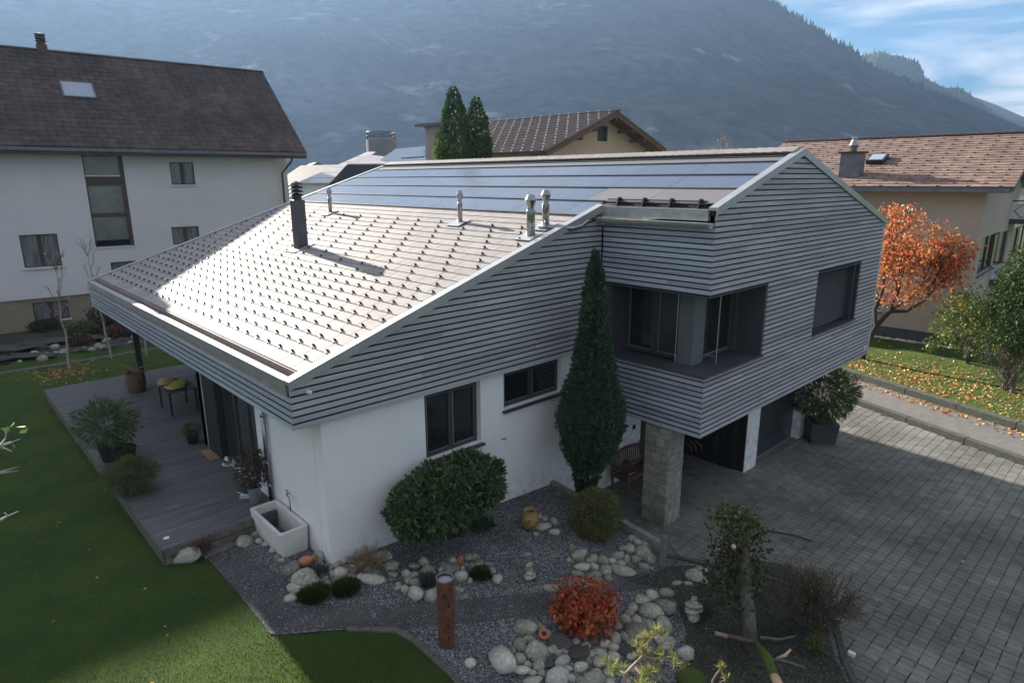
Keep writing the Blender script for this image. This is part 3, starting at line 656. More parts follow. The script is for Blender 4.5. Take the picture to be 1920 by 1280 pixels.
for x, y in hooks[300:]:
    n = len(m_.v); R_ = Matrix.Translation((x, y, rf(y)-.022)) @ Matrix.Rotation(math.atan(SL), 4, 'X')
    m_.v += [tuple(R_ @ Vector(p)) for p in hk.v]; m_.f += [tuple(k+n for k in f_) for f_ in hk.f]
m_.build('snow_hooks', W_['darkmetal'], roof, kind='stuff')
# solar panels
PVY = [6.88, 7.80, 8.74, 9.68, 10.60]; PVW = 1.79
for r_ in range(4):
    y0, y1 = PVY[r_], PVY[r_+1]; L_ = (y1-y0)/up.y; xe = (X2-.16 if y0 >= YB-.1 else X1-.12)
    if r_ == 0: xe = X1-.14
    x = xe if r_ else -.14+PVW*0
    x = 2.97 - (0 if r_ % 2 else .0)
    k = 0
    while x > XL+.12:
        xa, xb = max(x-PVW, XL+.12), min(x, xe)
        if xb-xa > .15:
            m_ = MB(); g = .006; a = Vector((xa+g, y0+.012, rf(y0+.012)-.045)); w = Vector((xb-xa-2*g, 0, 0)); hi = nr*.045; l2 = nr*.022
            m_.hexa([a+hi-nr*.03, a+w+hi-nr*.03, a+w+up*L_+l2-nr*.03, a+up*L_+l2-nr*.03, a+hi, a+w+hi, a+w+up*L_+l2, a+up*L_+l2])
            dummy = (r_ == 1 and xa > -.9 and False) or (r_ == 1 and xa > -.7)
            m_.build('solar_panel', W_['pvdummy' if dummy else 'pv'], roof)
        x -= PVW
for y0 in PVY + [10.98]:
    m_ = MB(); xe = X1-.1 if y0 < YB else X2-.14
    a = Vector((XL+.1, y0-.02, rf(y0)-.045)); m_.obox(a+Vector(((xe-XL-.1)/2, 0, .018)), ((xe-XL-.1)/2, 0, 0), (0, .028, .009), (0, -.006, .020)); m_.build('panel_rail', W_['darkmetal'], roof)
# strip above the panels and the ridge caps
m_ = MB(); a = Vector((XL+.1, 10.62, rf(10.62)-.04)); 
m_.hexa([a-nr*.02, a+Vector((X2-XL-.24, 0, 0))-nr*.02, Vector((X2-.14, 11.3, rf(11.3)-.06)), Vector((XL+.1, 11.3, rf(11.3)-.06)), a+nr*.02, a+Vector((X2-XL-.24, 0, 0))+nr*.02, Vector((X2-.14, 11.3, rf(11.3)-.02)), Vector((XL+.1, 11.3, rf(11.3)-.02))]).build('top_strip', W_['pvdummy'], roof)
rc = MB(); rw_ = .27
rc.hexa([(0, -.33, -.115), (rw_, -.33, -.13), (rw_, 0, -.02), (0, 0, -.005), (0, -.335, -.085), (rw_, -.335, -.10), (rw_, 0, .02), (0, 0, .035)]); rc.hexa([(0, 0, -.005), (rw_, 0, -.02), (rw_, .3, -.12), (0, .3, -.105), (0, 0, .035), (rw_, 0, .02), (rw_, .3, -.085), (0, .3, -.07)])
rcm = rc.mesh('ridge_tile', W_['tile']); x = XL+.05
while x < X2-.3:
    o = link('ridge_tile', rcm, roof); o.location = Vector((x, RIDY, RIDZ+.04)) - Vector(H.location); x += .262
MB().box((XL+.05, RIDY-.36, RIDZ-.16), (X2-.14, RIDY-.33, RIDZ-.075)).build('ridge_comb', W_['darkmetal'], roof)
# ---- verge trims
def verge(x0, x1, ya, yb, f, name='verge_trim', drop=.15):
    za, zb = f(ya), f(yb); m_ = MB()
    m_.hexa([(x0, ya, za-.045), (x1, ya, za-.045), (x1, yb, zb-.045), (x0, yb, zb-.045), (x0, ya, za+.02), (x1, ya, za+.02), (x1, yb, zb+.02), (x0, yb, zb+.02)])
    m_.hexa([(x1, ya, za-drop), (x1+.025, ya, za-drop), (x1+.025, yb, zb-drop), (x1, yb, zb-drop), (x1, ya, za+.02), (x1+.025, ya, za+.02), (x1+.025, yb, zb+.02), (x1, yb, zb+.02)])
    return m_.build(name, W_['alu'], H)
verge(X1-.14, X1+.02, RY0-.02, 3.45, rf); verge(X1-.14, X1+.02, 3.455, YB-.06, rf)
verge(X2-.15, X2+.02, YB-.05, RIDY, rf); verge(X2-.06, X2+.02, RIDY, YE+.02, rb)
verge(XL-.06, XL+.10, RY0-.02, RIDY, rf, drop=.12)
# ---- sunk eaves gutter with bright cap
MB().box((XL, RY0-.01, 3.56), (X1-.14, RY0+.15, 3.735)).build('eaves_cap', W_['alu'], H)
g = MB(); g.box((XL+.05, RY0+.15, 3.50), (X1-.14, RY0+.32, 3.53)); g.box((XL+.05, RY0+.15, 3.53), (X1-.14, RY0+.165, 3.70)); g.box((XL+.05, RY0+.262, 3.53), (X1-.14, RY0+.285, 3.80)); g.build('eaves_gutter', W_['gutter_in'], H)
MB().box((XL, RY0+.012, 3.44), (X1-.16, RY0+.05, 3.56)).build('fascia_strip', W_['gutter_in'], H)
# ---- cladding boards (every board is a part)
BP, BH = .1215, .089
def bd(F, segs_f, z0, z1, ax, holes=(), zoff=0., maxlen=4.6, slope=None):
    k = 0; z = z0
    while z < z1-.03:
        zt = min(z+BH, z1)
        for (aL0, aL1, aR0, aR1) in [segs_f(z, zt)]:
            # (aL0,aR0) ends at the bottom edge, (aL1,aR1) ends at the top edge
            if aR0-aL0 < .05: continue
            spans = [(aL0, aL1, aR0, aR1)]
            for h in holes:
                if h[2] < zt-.02 and h[3] > z+.02:
                    ns_ = []
                    for s in spans:
                        if h[0] > s[0]+.02 and h[0] < s[2]: ns_.append((s[0], s[1], h[0], h[0]))
                        if h[1] < s[2]-.02 and h[1] > s[0]: ns_.append((h[1], h[1], s[2], s[3]))
                        if not (h[0] < s[2] and h[1] > s[0]): ns_.append(s)
                        elif h[0] <= s[0]+.02 and h[1] >= s[2]-.02: pass
                    spans = ns_
            for s in spans:
                # random butt joints
                cuts = []; p = s[0]+random.uniform(1.2, maxlen)
                while p < s[2]-.8: cuts.append(p); p += random.uniform(2.6, maxlen+.6)
                e = [(s[0], s[1])]+[(c-.0015, c-.0015) for c in cuts]; st = [(s[0], s[1])]+[(c+.0015, c+.0015) for c in cuts]; en = [(c-.0015, c-.0015) for c in cuts]+[(s[2], s[3])]
                for (l0, l1), (r0, r1) in zip(st, en):
                    j = random.uniform(-.002, .002); d0, d1 = -.024+j, .0+j
                    m_ = MB(); m_.hexa([F.P(l0, z, d0), F.P(r0, z, d0), F.P(r0, z+.011, d1), F.P(l0, z+.011, d1), F.P(l1, zt, d0), F.P(r1, zt, d0), F.P(r1, zt+.011, d1), F.P(l1, zt+.011, d1)])
                    m_.build('cladding_board', W_['slat_y' if ax == 'y' else 'slat_x'], H)
        z += BP; k += 1
ZB = 2.875
def yfront(z): return RY0 + (z+.13-RZ0)/SL
# long gable side
FG = Face('+x', X1)
bd(FG, lambda a, b: (max(RY0, yfront(a)), max(RY0, yfront(b)), YB-.03, YB-.03), ZB, 6.25, 'y')
MB().prism([(X1-.06, RY0+.03, ZB+.01), (X1-.06, YB, ZB+.01), (X1-.06, YB, rf(YB)-.14), (X1-.06, RY0+.03, RZ0-.14)], (.025, 0, 0)).build('cladding_backing', W_['backing'], H)
# eaves side
FE = Face('-y', RY0)
bd(FE, lambda a, b: (XL, XL, X1, X1), ZB, 3.46, 'x')
MB().box((XL+.02, RY0+.035, ZB+.01), (X1-.04, RY0+.06, 3.5)).build('cladding_backing', W_['backing'], H)
# far-left gable side (seen only as a sliver)
FL = Face('-x', XL)
bd(FL, lambda a, b: (max(RY0, yfront(a)), max(RY0, yfront(b)), 10, 10), ZB, 6.2, 'y')
# projecting upper storey: left face and gable face
ZP = 1.283; CW = (2.72, 4.50)
FB = Face('-y', YB); FR = Face('+x', X2)
bd(FB, lambda a, b: (X1+.02, X1+.02, X2, X2), ZP, 6.02, 'x', holes=[(X1+.1, X2+1, CW[0]+.03, CW[1])], maxlen=3.6)
def ybk(z): return RIDY + (RIDZ-(z+.13))/.292
bd(FR, lambda a, b: (max(YB, yfront(a)), max(YB, yfront(b)), min(YE, ybk(a)), min(YE, ybk(b))), ZP, 7.5, 'y', holes=[(YB-1, 10.28, CW[0]+.03, CW[1]), (13.22, 16.45, 2.73, 4.5)])
for k, (za, zb) in enumerate(((ZP+.01, CW[0]), (CW[1]+.01, 6.0))):
    MB().box((X1, YB+.04, za), (X2-.04, YB+.06, zb)).build('cladding_backing', W_['backing'], H)
def gpoly(y0, y1, z0, x):
    pts = [(x, y0, z0), (x, y1, z0)]
    if y1 > RIDY: pts += [(x, y1, rb(y1)-.14)]
    else: pts += [(x, y1, rf(y1)-.14)]
    if y0 < RIDY < y1: pts += [(x, RIDY, RIDZ-.14)]
    pts += [(x, y0, (rf(y0) if y0 < RIDY else rb(y0))-.14)]; return pts
MB().prism([(X2-.06, YB+.03, ZP+.01), (X2-.06, YE-.03, ZP+.01), (X2-.06, YE-.03, CW[0]), (X2-.06, YB+.03, CW[0])], (.02, 0, 0)).build('cladding_backing', W_['backing'], H)
MB().prism(gpoly(YB+.03, YE-.03, CW[1]+.01, X2-.06), (.02, 0, 0)).build('cladding_backing', W_['backing'], H)
MB().box((X2-.06, 10.3, CW[0]), (X2-.04, 13.2, CW[1]+.01)).build('cladding_backing', W_['backing'], H)
MB().box((X2-.06, 16.47, CW[0]), (X2-.04, YE-.03, CW[1]+.01)).build('cladding_backing', W_['backing'], H)
FQ = Face('+y', YE-.01)
bd(FQ, lambda a, b: (2.2, 2.2, X2, X2), ZP, 5.5, 'x')
# corner loggia: ledge, jambs, corner post, glazing
lg = MB(); lg.prism([(X1+.1, YB-.03, 2.70), (X2+.03, YB-.03, 2.70), (X2+.03, 10.30, 2.70), (2.3, 10.30, 2.70), (2.3, 8.5, 2.70), (X1+.1, 8.5, 2.70)], (0, 0, .045)); lg.build('window_ledge', W_['anthr'], H)
MB().prism([(X1+.1, YB+.02, 4.50), (X2-.02, YB+.02, 4.50), (X2-.02, 10.30, 4.50), (2.3, 10.30, 4.50), (2.3, 8.5, 4.50), (X1+.1, 8.5, 4.50)], (0, 0, .03)).build('loggia_ceiling', W_['anthr'], H)
MB().box((2.46, 10.20, 2.745), (X2-.02, 10.29, 4.5)).build('jamb', W_['anthr'], H)
MB().box((X1+.02, 7.60, 2.745), (X1+.3, 8.2, 4.5)).build('jamb', W_['anthr'], H)
MB().box((2.06, 8.10, 2.745), (2.46, 8.60, 4.5)).build('corner_post', W_['post'], H, bevel=.004)
FA = Face('-y', 8.28); FC = Face('+x', 2.36)
sash_window(H, FA, .45, 1.32, 2.78, 4.5, 1, dep=0, sill=False, light=True); sash_window(H, FA, 1.33, 2.10, 2.78, 4.5, 1, dep=0, sill=False, glass='glass2', light=True)
sash_window(H, FC, 8.55, 10.0, 2.78, 4.5, 1, dep=0, sill=False, glass='glass', light=True)
MB().box((.46, 8.3, 2.75), (.30, 8.1, 4.5)).build('jamb', W_['anthr'], H); MB().box((2.3, 10.0, 2.75), (2.46, 10.22, 4.5)).build('jamb', W_['anthr'], H)
for (x, y, dx, dy) in ((2.03, 8.08, 0.09, .02), (2.75, 8.71, -.02, .0)):
    g = MB(); g.tube([(x, y, 2.745), (x, y, 4.5)], .011, 6); g.tube([(x, y, 2.9), (x+(.12 if dy else -.25), y+.12*(1 if dy else -.3), 2.93)], .008, 5); g.build('blind_guide', W_['alu'], H)
# second window with lowered blind
bw = MB(); FR.box(bw, 13.22, 13.27, 2.74, 4.5, -.28, -.03); FR.box(bw, 16.40, 16.45, 2.74, 4.5, -.28, -.03); FR.box(bw, 13.27, 16.40, 4.46, 4.5, -.28, -.03); FR.box(bw, 13.27, 16.40, 2.70, 2.74, -.28, .03)
w_ = bw.build('blind_window', W_['anthr'], H)
g = MB(); FR.box(g, 13.27, 16.4, 2.74, 4.46, -.3, -.285); g.build('pane', W_['glass'], w_)
sl = MB(); sl.hexa([(0, 13.29, 0), (.06, 13.29, -.028), (.06, 16.1, -.028), (0, 16.1, 0), (0, 13.29, .004), (.06, 13.29, -.024), (.06, 16.1, -.024), (0, 16.1, .004)]); slm = sl.mesh('blind_slat', W_['blind'])
z = 2.86
while z < 4.44:
    o = link('blind_slat', slm, w_); o.location = Vector((X2-.27, 0, z)) - Vector(H.location); z += .072
MB().box((X2-.27, 16.1, 2.74), (X2-.05, 16.16, 4.46)).build('blind_rail', W_['anthr'], w_)
FR.box(MB(), 0, 0, 0, 0, 0, 0)
s_ = MB(); FR.box(s_, 13.17, 16.5, 2.685, 2.70, -.05, .05); s_.build('sill', W_['gutter_in'], w_)
s_ = MB(); s_.prism([(X1+.1, YB-.045, 2.683), (X2+.045, YB-.045, 2.683), (X2+.045, 10.32, 2.683), (X2, 10.32, 2.683), (X2, YB, 2.683), (X1+.1, YB, 2.683)], (0, 0, .016)); s_.build('ledge_trim', W_['gutter_in'], H)
MB().box((.5, 8.9, 2.7), (2.2, 16.03, 6.)).build('upper_core', W_['backing'], H)
# eaves of the projecting storey: fascia, gutter, snow guard
MB().box((X1+.02, YB-.08, 6.14), (X2-.14, YB+.02, 6.345)).build('eaves_fascia', W_['alu'], H)
MB().box((X1+.02, YB-.10, 6.345), (X2-.15, YB+.25, 6.37)).build('eaves_flashing', W_['alu'], H)
for k in range(4):
    x = .45+k*.68; MB().box((x, YB-.084, 6.17), (x+.5, YB-.081, 6.29)).build('fascia_recess', W_['zinc'], H)
gu = MB(); n = 10; R_ = .115; cy, cz = YB-.215, 6.10
ins = []
for x in (X1-.02, X2+.02):
    for k in range(n+1): an = math.pi + math.pi*k/n; ins.append((x, cy+R_*math.cos(an), cz+R_*math.sin(an)))
gu.v = ins + [(p[0], cy+(p[1]-cy)*.93, cz+(p[2]-cz)*.93) for p in ins]; N1 = n+1; T2 = 2*N1
for k in range(n): gu.f += [(k, k+1, N1+k+1, N1+k), (T2+k+1, T2+k, T2+N1+k, T2+N1+k+1)]
for a in (0, n): gu.f += [(a, N1+a, T2+N1+a, T2+a)]
gu.v += [(X1-.02, cy, cz), (X2+.02, cy, cz)]; cA, cB = len(gu.v)-2, len(gu.v)-1
for k in range(n): gu.f += [(k, cA, k+1), (N1+k, N1+k+1, cB)]
gu.tube([(X1, cy-R_, cz+.005), (X2+.02, cy-R_, cz+.005)], .012, 8)
gtt = gu.build('gutter', W_['alu'], H, smooth=False)
for x in (.35, 1.1, 1.9, 2.72):
    g = MB(); g.tube([(x, cy+R_*1.03*math.cos(a), cz+R_*1.03*math.sin(a)) for a in [math.pi+math.pi*k/8 for k in range(9)]], .010, 5); g.build('bracket', W_['alu'], gtt)
g = MB(); g.tube([(X1-.02, cy, cz-.02), (X1+.02, cy-.45, 6.02), (X1+.03, 6.7, 5.93), (X1+.06, 6.35, 5.9), (X1-.02, 6.15, 5.93), (-.28, 6.0, 5.92), (-.45, 5.97, 5.93)], .055, 12); g.build('gutter_pipe', W_['metal'], H, smooth=True)
sg = MB()
for dz, dy in ((.10, -.02), (.16, .04)): sg.tube([(X1+.0, YB+.12+dy, 6.37+dz), (X2-.3, YB+.12+dy, 6.37+dz)], .019, 6)
sgo = sg.build('snow_guard', W_['darkmetal'], H)
for k in range(4):
    x = .5+k*.72; MB().prism([(x-.02, YB+.02, 6.37), (x-.02, YB+.36, 6.45), (x-.02, YB+.2, 6.58), (x-.02, YB+.10, 6.58)], (.04, 0, 0)).build('guard_bracket', W_['darkmetal'], sgo)
# ---- flues
def flue(x, y, r, h, name='steel_vent'):
    z = rf(y)-.06; m_ = MB(); m_.lathe([(r, -.1), (r, h*.62), (r*.98, h*.64)], (x, y, z), 20); o = m_.build(name, W_['metal'], H, smooth=True)
    m2 = MB(); m2.lathe([(r*.72, h*.62), (r*.72, h*.70), (r*1.35, h*.86), (r*1.38, h*.875), (r*.85, h*.985), (r*.8, h)], (x, y, z), 16); m2.build('cowl', W_['metal'], o)
    m3 = MB(); m3.lathe([(r*1.06, h*.60), (r*1.06, h*.625)], (x, y, z), 20); m3.build('collar', W_['metal'], o)
    p = Vector((x, y, z)); q = MB(); q.obox(p+Vector((0, -.06, .018))+nr*.02, (.26, 0, 0), up*.24, nr*.006); q.build('flashing', W_['alu'], H)
    return o
flue(-3.45, 6.03, .065, .86); flue(-10.6, 6.06, .065, .86)
for (u, v, uu, vv, r) in ((995, 440, 995, 365, .10), (1023, 422, 1023, 357, .085)):
    d = ray(u, v); t = (rf(0)-(CAM.z-SL*CAM.y))/(d.z-SL*d.y); p = CAM+d*t
    flue(p.x, p.y, r, .95 if r > .09 else .86)
ch = MB(); cx_, cy_ = -7.85, 3.6; zc = rf(cy_); cw = .155
ch.box((cx_-cw, cy_-cw, zc-.3), (cx_+cw, cy_+cw, zc+1.32)); cho = ch.build('chimney', W_['anthr'], H, bevel=.005)
fl = MB(); fl.obox(Vector((cx_, cy_-.05, rf(cy_-.05)-.02)), (.33, 0, 0), up*.34, nr*.012); fl.build('flashing', W_['tile'], H)
cp = MB(); cp.lathe([(.13, 1.32), (.13, 1.42)], (cx_, cy_, zc), 16, False)
for k in range(4): cp.lathe([(.06, 1.42+k*.105), (.205, 1.425+k*.105), (.16, 1.48+k*.105), (.07, 1.50+k*.105), (.06, 1.52+k*.105)], (cx_, cy_, zc), 16)
cp.build('louvred_cap', W_['darkmetal'], cho)
# ---- ground floor on the drive side: pillar, entry, garage
pl = thing('stone_pillar', (1.97, 7.93, DZ), 'square pillar of rough beige stone blocks under the projecting corner', 'pillar')
px0, px1, py0, py1 = 1.64, 2.33, 7.59, 8.26
MB().box((px0+.05, py0+.05, DZ-.1), (px1-.05, py1-.05, 1.30)).build('mortar_core', W_['joint'], pl)
rr = random.Random(5); z = DZ
while z < 1.27:
    h = min(rr.choice([.13, .17, .21, .25]), 1.29-z)
    if 1.29-(z+h) < .06: h = 1.29-z
    for side in range(4):
        L0, L1 = (px0, px1) if side % 2 == 0 else (py0+.10, py1-.10)
        cuts = sorted([L0, L1] + [L0+(L1-L0)*c for c in rr.choice([(.35,), (.62,), (.3, .66), (.25, .55), (.45, .8), (.5,)])])
        for a, b_ in zip(cuts[:-1], cuts[1:]):
            halves = [(z, z+h)] if rr.random() > .22 or h < .2 or b_-a > .3 else [(z, z+h/2), (z+h/2, z+h)]
            for za, zb in halves:
                j = rr.uniform(-.008, .010); m_ = MB(); g = .005
                if side == 0: m_.box((a+g-(.006 if a == L0 else 0), py0-j, za+g), (b_-g, py0+.10, zb-g))
                if side == 2: m_.box((a+g, py1-.10, za+g), (b_-g, py1+j, zb-g))
                if side == 1: m_.box((px1-.10, a+g, za+g), (px1+j, b_-g, zb-g))
                if side == 3: m_.box((px0-j, a+g, za+g), (px0+.10, b_-g, zb-g))
                m_.build('stone_block', W_['block'], pl, bevel=.009)
    z += h
GY = 11.79
FN = Face('-y', GY)
x = .12
while x < 2.19:
    w = rr.choice([.08, .10, .12]); w = min(w, 2.195-x); m_ = MB(); FN.box(m_, x+.003, x+w-.003, DZ+.02, 1.3, -.02, rr.uniform(-.004, .006)); m_.build('vertical_board', W_['darkwood'], H); x += w
MB().box((.1, GY+.022, DZ-.1), (1.9, GY+.3, 1.3)).build('garage_wall', W_['backing'], H)
MB().box((1.9, GY+.022, DZ-.1), (2.21, 12.54, 1.3)).build('garage_pier', W_['plaster'], H)
MB().box((1.9, 15.49, DZ-.1), (2.21, 16.04, 1.3)).build('garage_pier', W_['plaster'], H)
gd = MB().box((1.90, 12.54, DZ), (1.96, 15.49, 1.3)).build('garage_door', mat('satin_anthracite_door', (.045, .05, .058), (.035, .039, .046), rough=.28, scale=1, spec=.6), H)
for k in range(1, 5): MB().box((1.961, 12.56, DZ+k*.52), (1.966, 15.47, DZ+k*.52+.008)).build('panel_joint', W_['black'], gd)
MB().box((1.955, 12.56, DZ-.02), (2.0, 15.47, DZ+.012)).build('threshold', W_['alu'], gd)
dc = thing('drain_channel', (2.35, 14, DZ), 'narrow steel drain channel in front of the garage door', 'drain'); MB().box((2.32, 12.6, DZ-.02), (2.42, 15.6, DZ+.006)).build('grate', W_['zinc'], dc); MB().box((2.305, 12.59, DZ-.03), (2.32, 15.61, DZ+.009)).build('rim', W_['alu'], dc)
MB().box((-2.4, 9.8, -1.4), (-2.1, 12.2, 3)).build('entry_wall', W_['anthr'], H)
MB().box((-2.1, 11.85, -1.4), (.1, 12.1, 1.3)).build('entry_wall', W_['backing'], H)
MB().box((-.05, 9.8, -1.3), (.0, 10.35, 1.3)).build('front_door', W_['anthr'], H)
MB().box((0.0, 9.36, .1), (.03, 9.46, .22)).build('door_bell', W_['black'], H)
# downpipe, tap, wall vent, lizard, sensors
dp = MB(); dp.tube([(-2.42, -.075, 2.9), (-2.42, -.075, .40)], .045, 14); d_ = dp.build('downpipe', W_['metal'], H, smooth=True)
for z in (2.3, 1.25, .75): g = MB(); g.lathe([(.053, z), (.056, z+.01), (.056, z+.05), (.053, z+.06)], (-2.42, -.075, 0), 14); g.build('pipe_clip', W_['metal'], d_)
p = on_x(1060, 880, 0); g = MB(); g.lathe([(.075, 0), (.075, .02), (.0, .025)], (0, 0, 0), 18); g.v = [(0+z_+.001, p.y+x_, p.z+y_) for x_, y_, z_ in g.v]; g.build('wall_vent', W_['plaster'], H)
p = on_x(575, 733, X1); g = MB(); g.box((X1, p.y-.025, p.z-.03), (X1+.05, p.y+.02, p.z+.03)); g.lathe([(.0, 0), (.03, .01), (.035, .04), (.0, .07)], (X1+.07, p.y+.03, p.z-.04), 12); g.build('sensor', W_['white'], H)
p = on_x(1620, 650, X2); g = MB(); g.box((X2, p.y-.05, p.z-.06), (X2+.05, p.y+.04, p.z+.05)); g.build('sensor', W_['white'], H, bevel=.01)
# posts of the covered terrace
MB().box((-13.42, .12, .35), (-13.26, .28, 2.9)).build('post', W_['darkwood'], H)
MB().box((-15.0, 4.6, -.4), (-6.5, 4.75, 2.95)).build('terrace_back_wall', W_['darkwood'], H)
# ================================================================== NEIGHBOURS
class Bl:
    def __init__(s, name, p0, rz, label, cat='house'):
        s.o = thing(name, p0, label, cat, rz=rad(rz)); s.M = ORI[s.o.name]; s.I = s.M.inverted()
    def at(s, u, v, ax, c):       # pixel -> local point on the local plane ax = c
        o = s.I @ CAM; d = (s.I.to_3x3() @ ray(u, v)); k = 'xyz'.index(ax); return o + d*((c-o[k])/d[k])
    def part(s, mb, name, mt, parent=None, **k): return mb.build(name, W_[mt] if isinstance(mt, str) else mt, parent or s.o, local=True, **k)
def roof_tiles(bl, parent, x0, x1, ya, za, yb, zb, mt, cw=.33, ch=.36, rise=.035, name='roof_tiles', spots=None, wave=True):
    n = max(1, round(math.dist((ya, za), (yb, zb))/ch)); m_ = MB(); s = Vector((0, yb-ya, zb-za)); L_ = s.length/n; s.normalize(); nn = Vector((0, -s.z, s.y)); nn = nn if nn.z > 0 else -nn
    rg = random.Random(3)
    for i in range(n):
        x = x0 - (cw/2 if i % 2 and not wave else 0)
        while x < x1-.02:
            a, b_ = max(x, x0), min(x+cw, x1); j = rg.uniform(-.005, .007); o = Vector((0, ya, za))+s*(L_*i); t = s*(L_*1.06)
            if wave: prof = [(0, .0), (.10, .4), (.3, .95), (.5, 1), (.72, .5), (.9, 0), (1, 0)]
            else: prof = [(.01, 0.9), (.99, 0.9)]
            k = len(m_.v)
            for q, (fx, fz) in enumerate(prof):
                X = a+(b_-a)*fx; P0 = o+Vector((X, 0, 0)); m_.v += [tuple(P0-nn*.01), tuple(P0+nn*(.02+rise*fz+j)), tuple(P0+t+nn*(rise*fz*.9))]
            for q in range(len(prof)-1): e = k+q*3; m_.f += [(e, e+3, e+4, e+1), (e+1, e+4, e+5, e+2)]
            x += cw
    return bl.part(m_, name, mt, parent, kind='stuff')
W_['ltile'] = mat('dark_brown_roof_tile', (.10, .070, .062), (.062, .045, .042), rough=.75, scale=3, island=.25, dirt=.35, spec=.25)
W_['mtile'] = mat('mid_brown_roof_tile', (.115, .085, .075), (.085, .062, .058), rough=.8, scale=3, island=.2, dirt=.15, spec=.2)
W_['rtile'] = mat('rose_brown_shingle', (.27, .185, .155), (.19, .13, .11), rough=.85, scale=2, island=.17, dirt=.15, spec=.2)
W_['cream'] = mat('cream_render', (.47, .39, .33), (.43, .36, .305), rough=.9, scale=1.5, bump=.1, bscale=90, dirt=.06)
W_['cream2'] = mat('yellow_render', (.68, .47, .33), (.64, .44, .31), rough=.9, scale=1.5)
W_['beige'] = mat('beige_basement_render', (.30, .25, .19), (.25, .21, .16), rough=.9, scale=2, dirt=.1)
W_['offwhite'] = mat('offwhite_render', (.72, .69, .71), (.66, .635, .65), rough=.9, scale=.6, bump=.1, bscale=90, dirt=.08)
W_['brownwood'] = mat('brown_window_wood', (.085, .05, .035), (.06, .036, .026), rough=.6, scale=8)
W_['rafter'] = mat('stained_rafter_wood', (.19, .09, .045), (.12, .06, .03), rough=.7, scale=6, stretch=(.3, 2, 2))
W_['bluegrey'] = mat('blue_grey_plinth', (.075, .085, .11), (.06, .07, .09), rough=.8, scale=3)
W_['curtain'] = mat('grey_white_curtain', (.34, .35, .36), (.17, .18, .19), rough=.7, scale=7, stretch=(3, 3, .15))
W_['zincgut'] = mat('aged_zinc', (.17, .18, .20), (.12, .125, .14), rough=.5, metal=.4, scale=3)
W_['skyglass'] = mat('sky_painted_skylight_glass', (.34, .38, .47), (.32, .36, .45), rough=.04, spec=1, coat=.6)  # bright sky reflection painted into the pane's base colour
def bwin(bl, a0, a1, z0, z1, face='y', c=0., n=2, fr='brownwood', gl='glass2', curtain=True, sill='offwhite', dep=.12, mull=.09, blind=False):
    def B(mb, p, q, zz0, zz1, d0, d1):   # d outward
        if face == 'y': return mb.box((p, c-d1, zz0), (q, c-d0, zz1))
        return mb.box((c+d0, p, zz0), (c+d1, q, zz1))
    w = MB(); f_ = .06
    B(w, a0, a0+f_, z0, z1, -dep-.03, -dep+.03); B(w, a1-f_, a1, z0, z1, -dep-.03, -dep+.03); B(w, a0+f_, a1-f_, z0, z0+f_, -dep-.03, -dep+.03); B(w, a0+f_, a1-f_, z1-f_, z1, -dep-.03, -dep+.03)
    o = bl.part(w, 'window', fr)
    st = (a1-a0-2*f_)/n
    for k in range(1, n): m_ = MB(); B(m_, a0+f_+k*st-mull, a0+f_+k*st+mull, z0+f_, z1-f_, -dep-.02, -dep+.045); bl.part(m_, 'mullion', fr, o)
    for k in range(n):
        m_ = MB(); B(m_, a0+f_+k*st+(mull if k else .0), a0+f_+(k+1)*st-(mull if k < n-1 else 0), z0+f_, z1-f_, -dep-.02, -dep-.01); bl.part(m_, 'pane', W_['glass2'] if not curtain else W_['curtain_glass'], o)
    if sill: m_ = MB(); B(m_, a0-.08, a1+.08, z0-.09, z0-.02, -.02, .10); bl.part(m_, 'sill', sill, o)
    return o
cg = mat('curtained_glass', (.26, .27, .28), (.06, .065, .07), rough=.12, scale=6, stretch=(4, 4, .12), spec=.6); W_['curtain_glass'] = cg
def holes_wall(bl, x0, x1, z0, z1, holes, th, mt, face='y', c=0., name='wall'):
    mb = MB(); zs = sorted({z0, z1} | {h[2] for h in holes} | {h[3] for h in holes}); zs = [z for z in zs if z0 <= z <= z1]
    for za, zb in zip(zs[:-1], zs[1:]):
        a = x0
        for h in sorted(h for h in holes if h[2] <= za+1e-6 and h[3] >= zb-1e-6):
            if h[0] > a: mb.box((a, c, za), (h[0], c+th, zb)) if face == 'y' else mb.box((c-th, a, za), (c, h[0], zb))
            a = h[1]
        if a < x1: mb.box((a, c, za), (x1, c+th, zb)) if face == 'y' else mb.box((c-th, a, za), (c, x1, zb))
    me = mb.mesh(name, W_[mt]); b = bmesh.new(); b.from_mesh(me); bmesh.ops.remove_doubles(b, verts=b.verts, dist=1e-4); seen = {}
    for f_ in b.faces: seen.setdefault(tuple(sorted(v.index for v in f_.verts)), []).append(f_)
    bmesh.ops.delete(b, geom=[f_ for l in seen.values() if len(l) > 1 for f_ in l], context='FACES'); b.to_mesh(me); b.free()
    return link(name, me, bl.o)
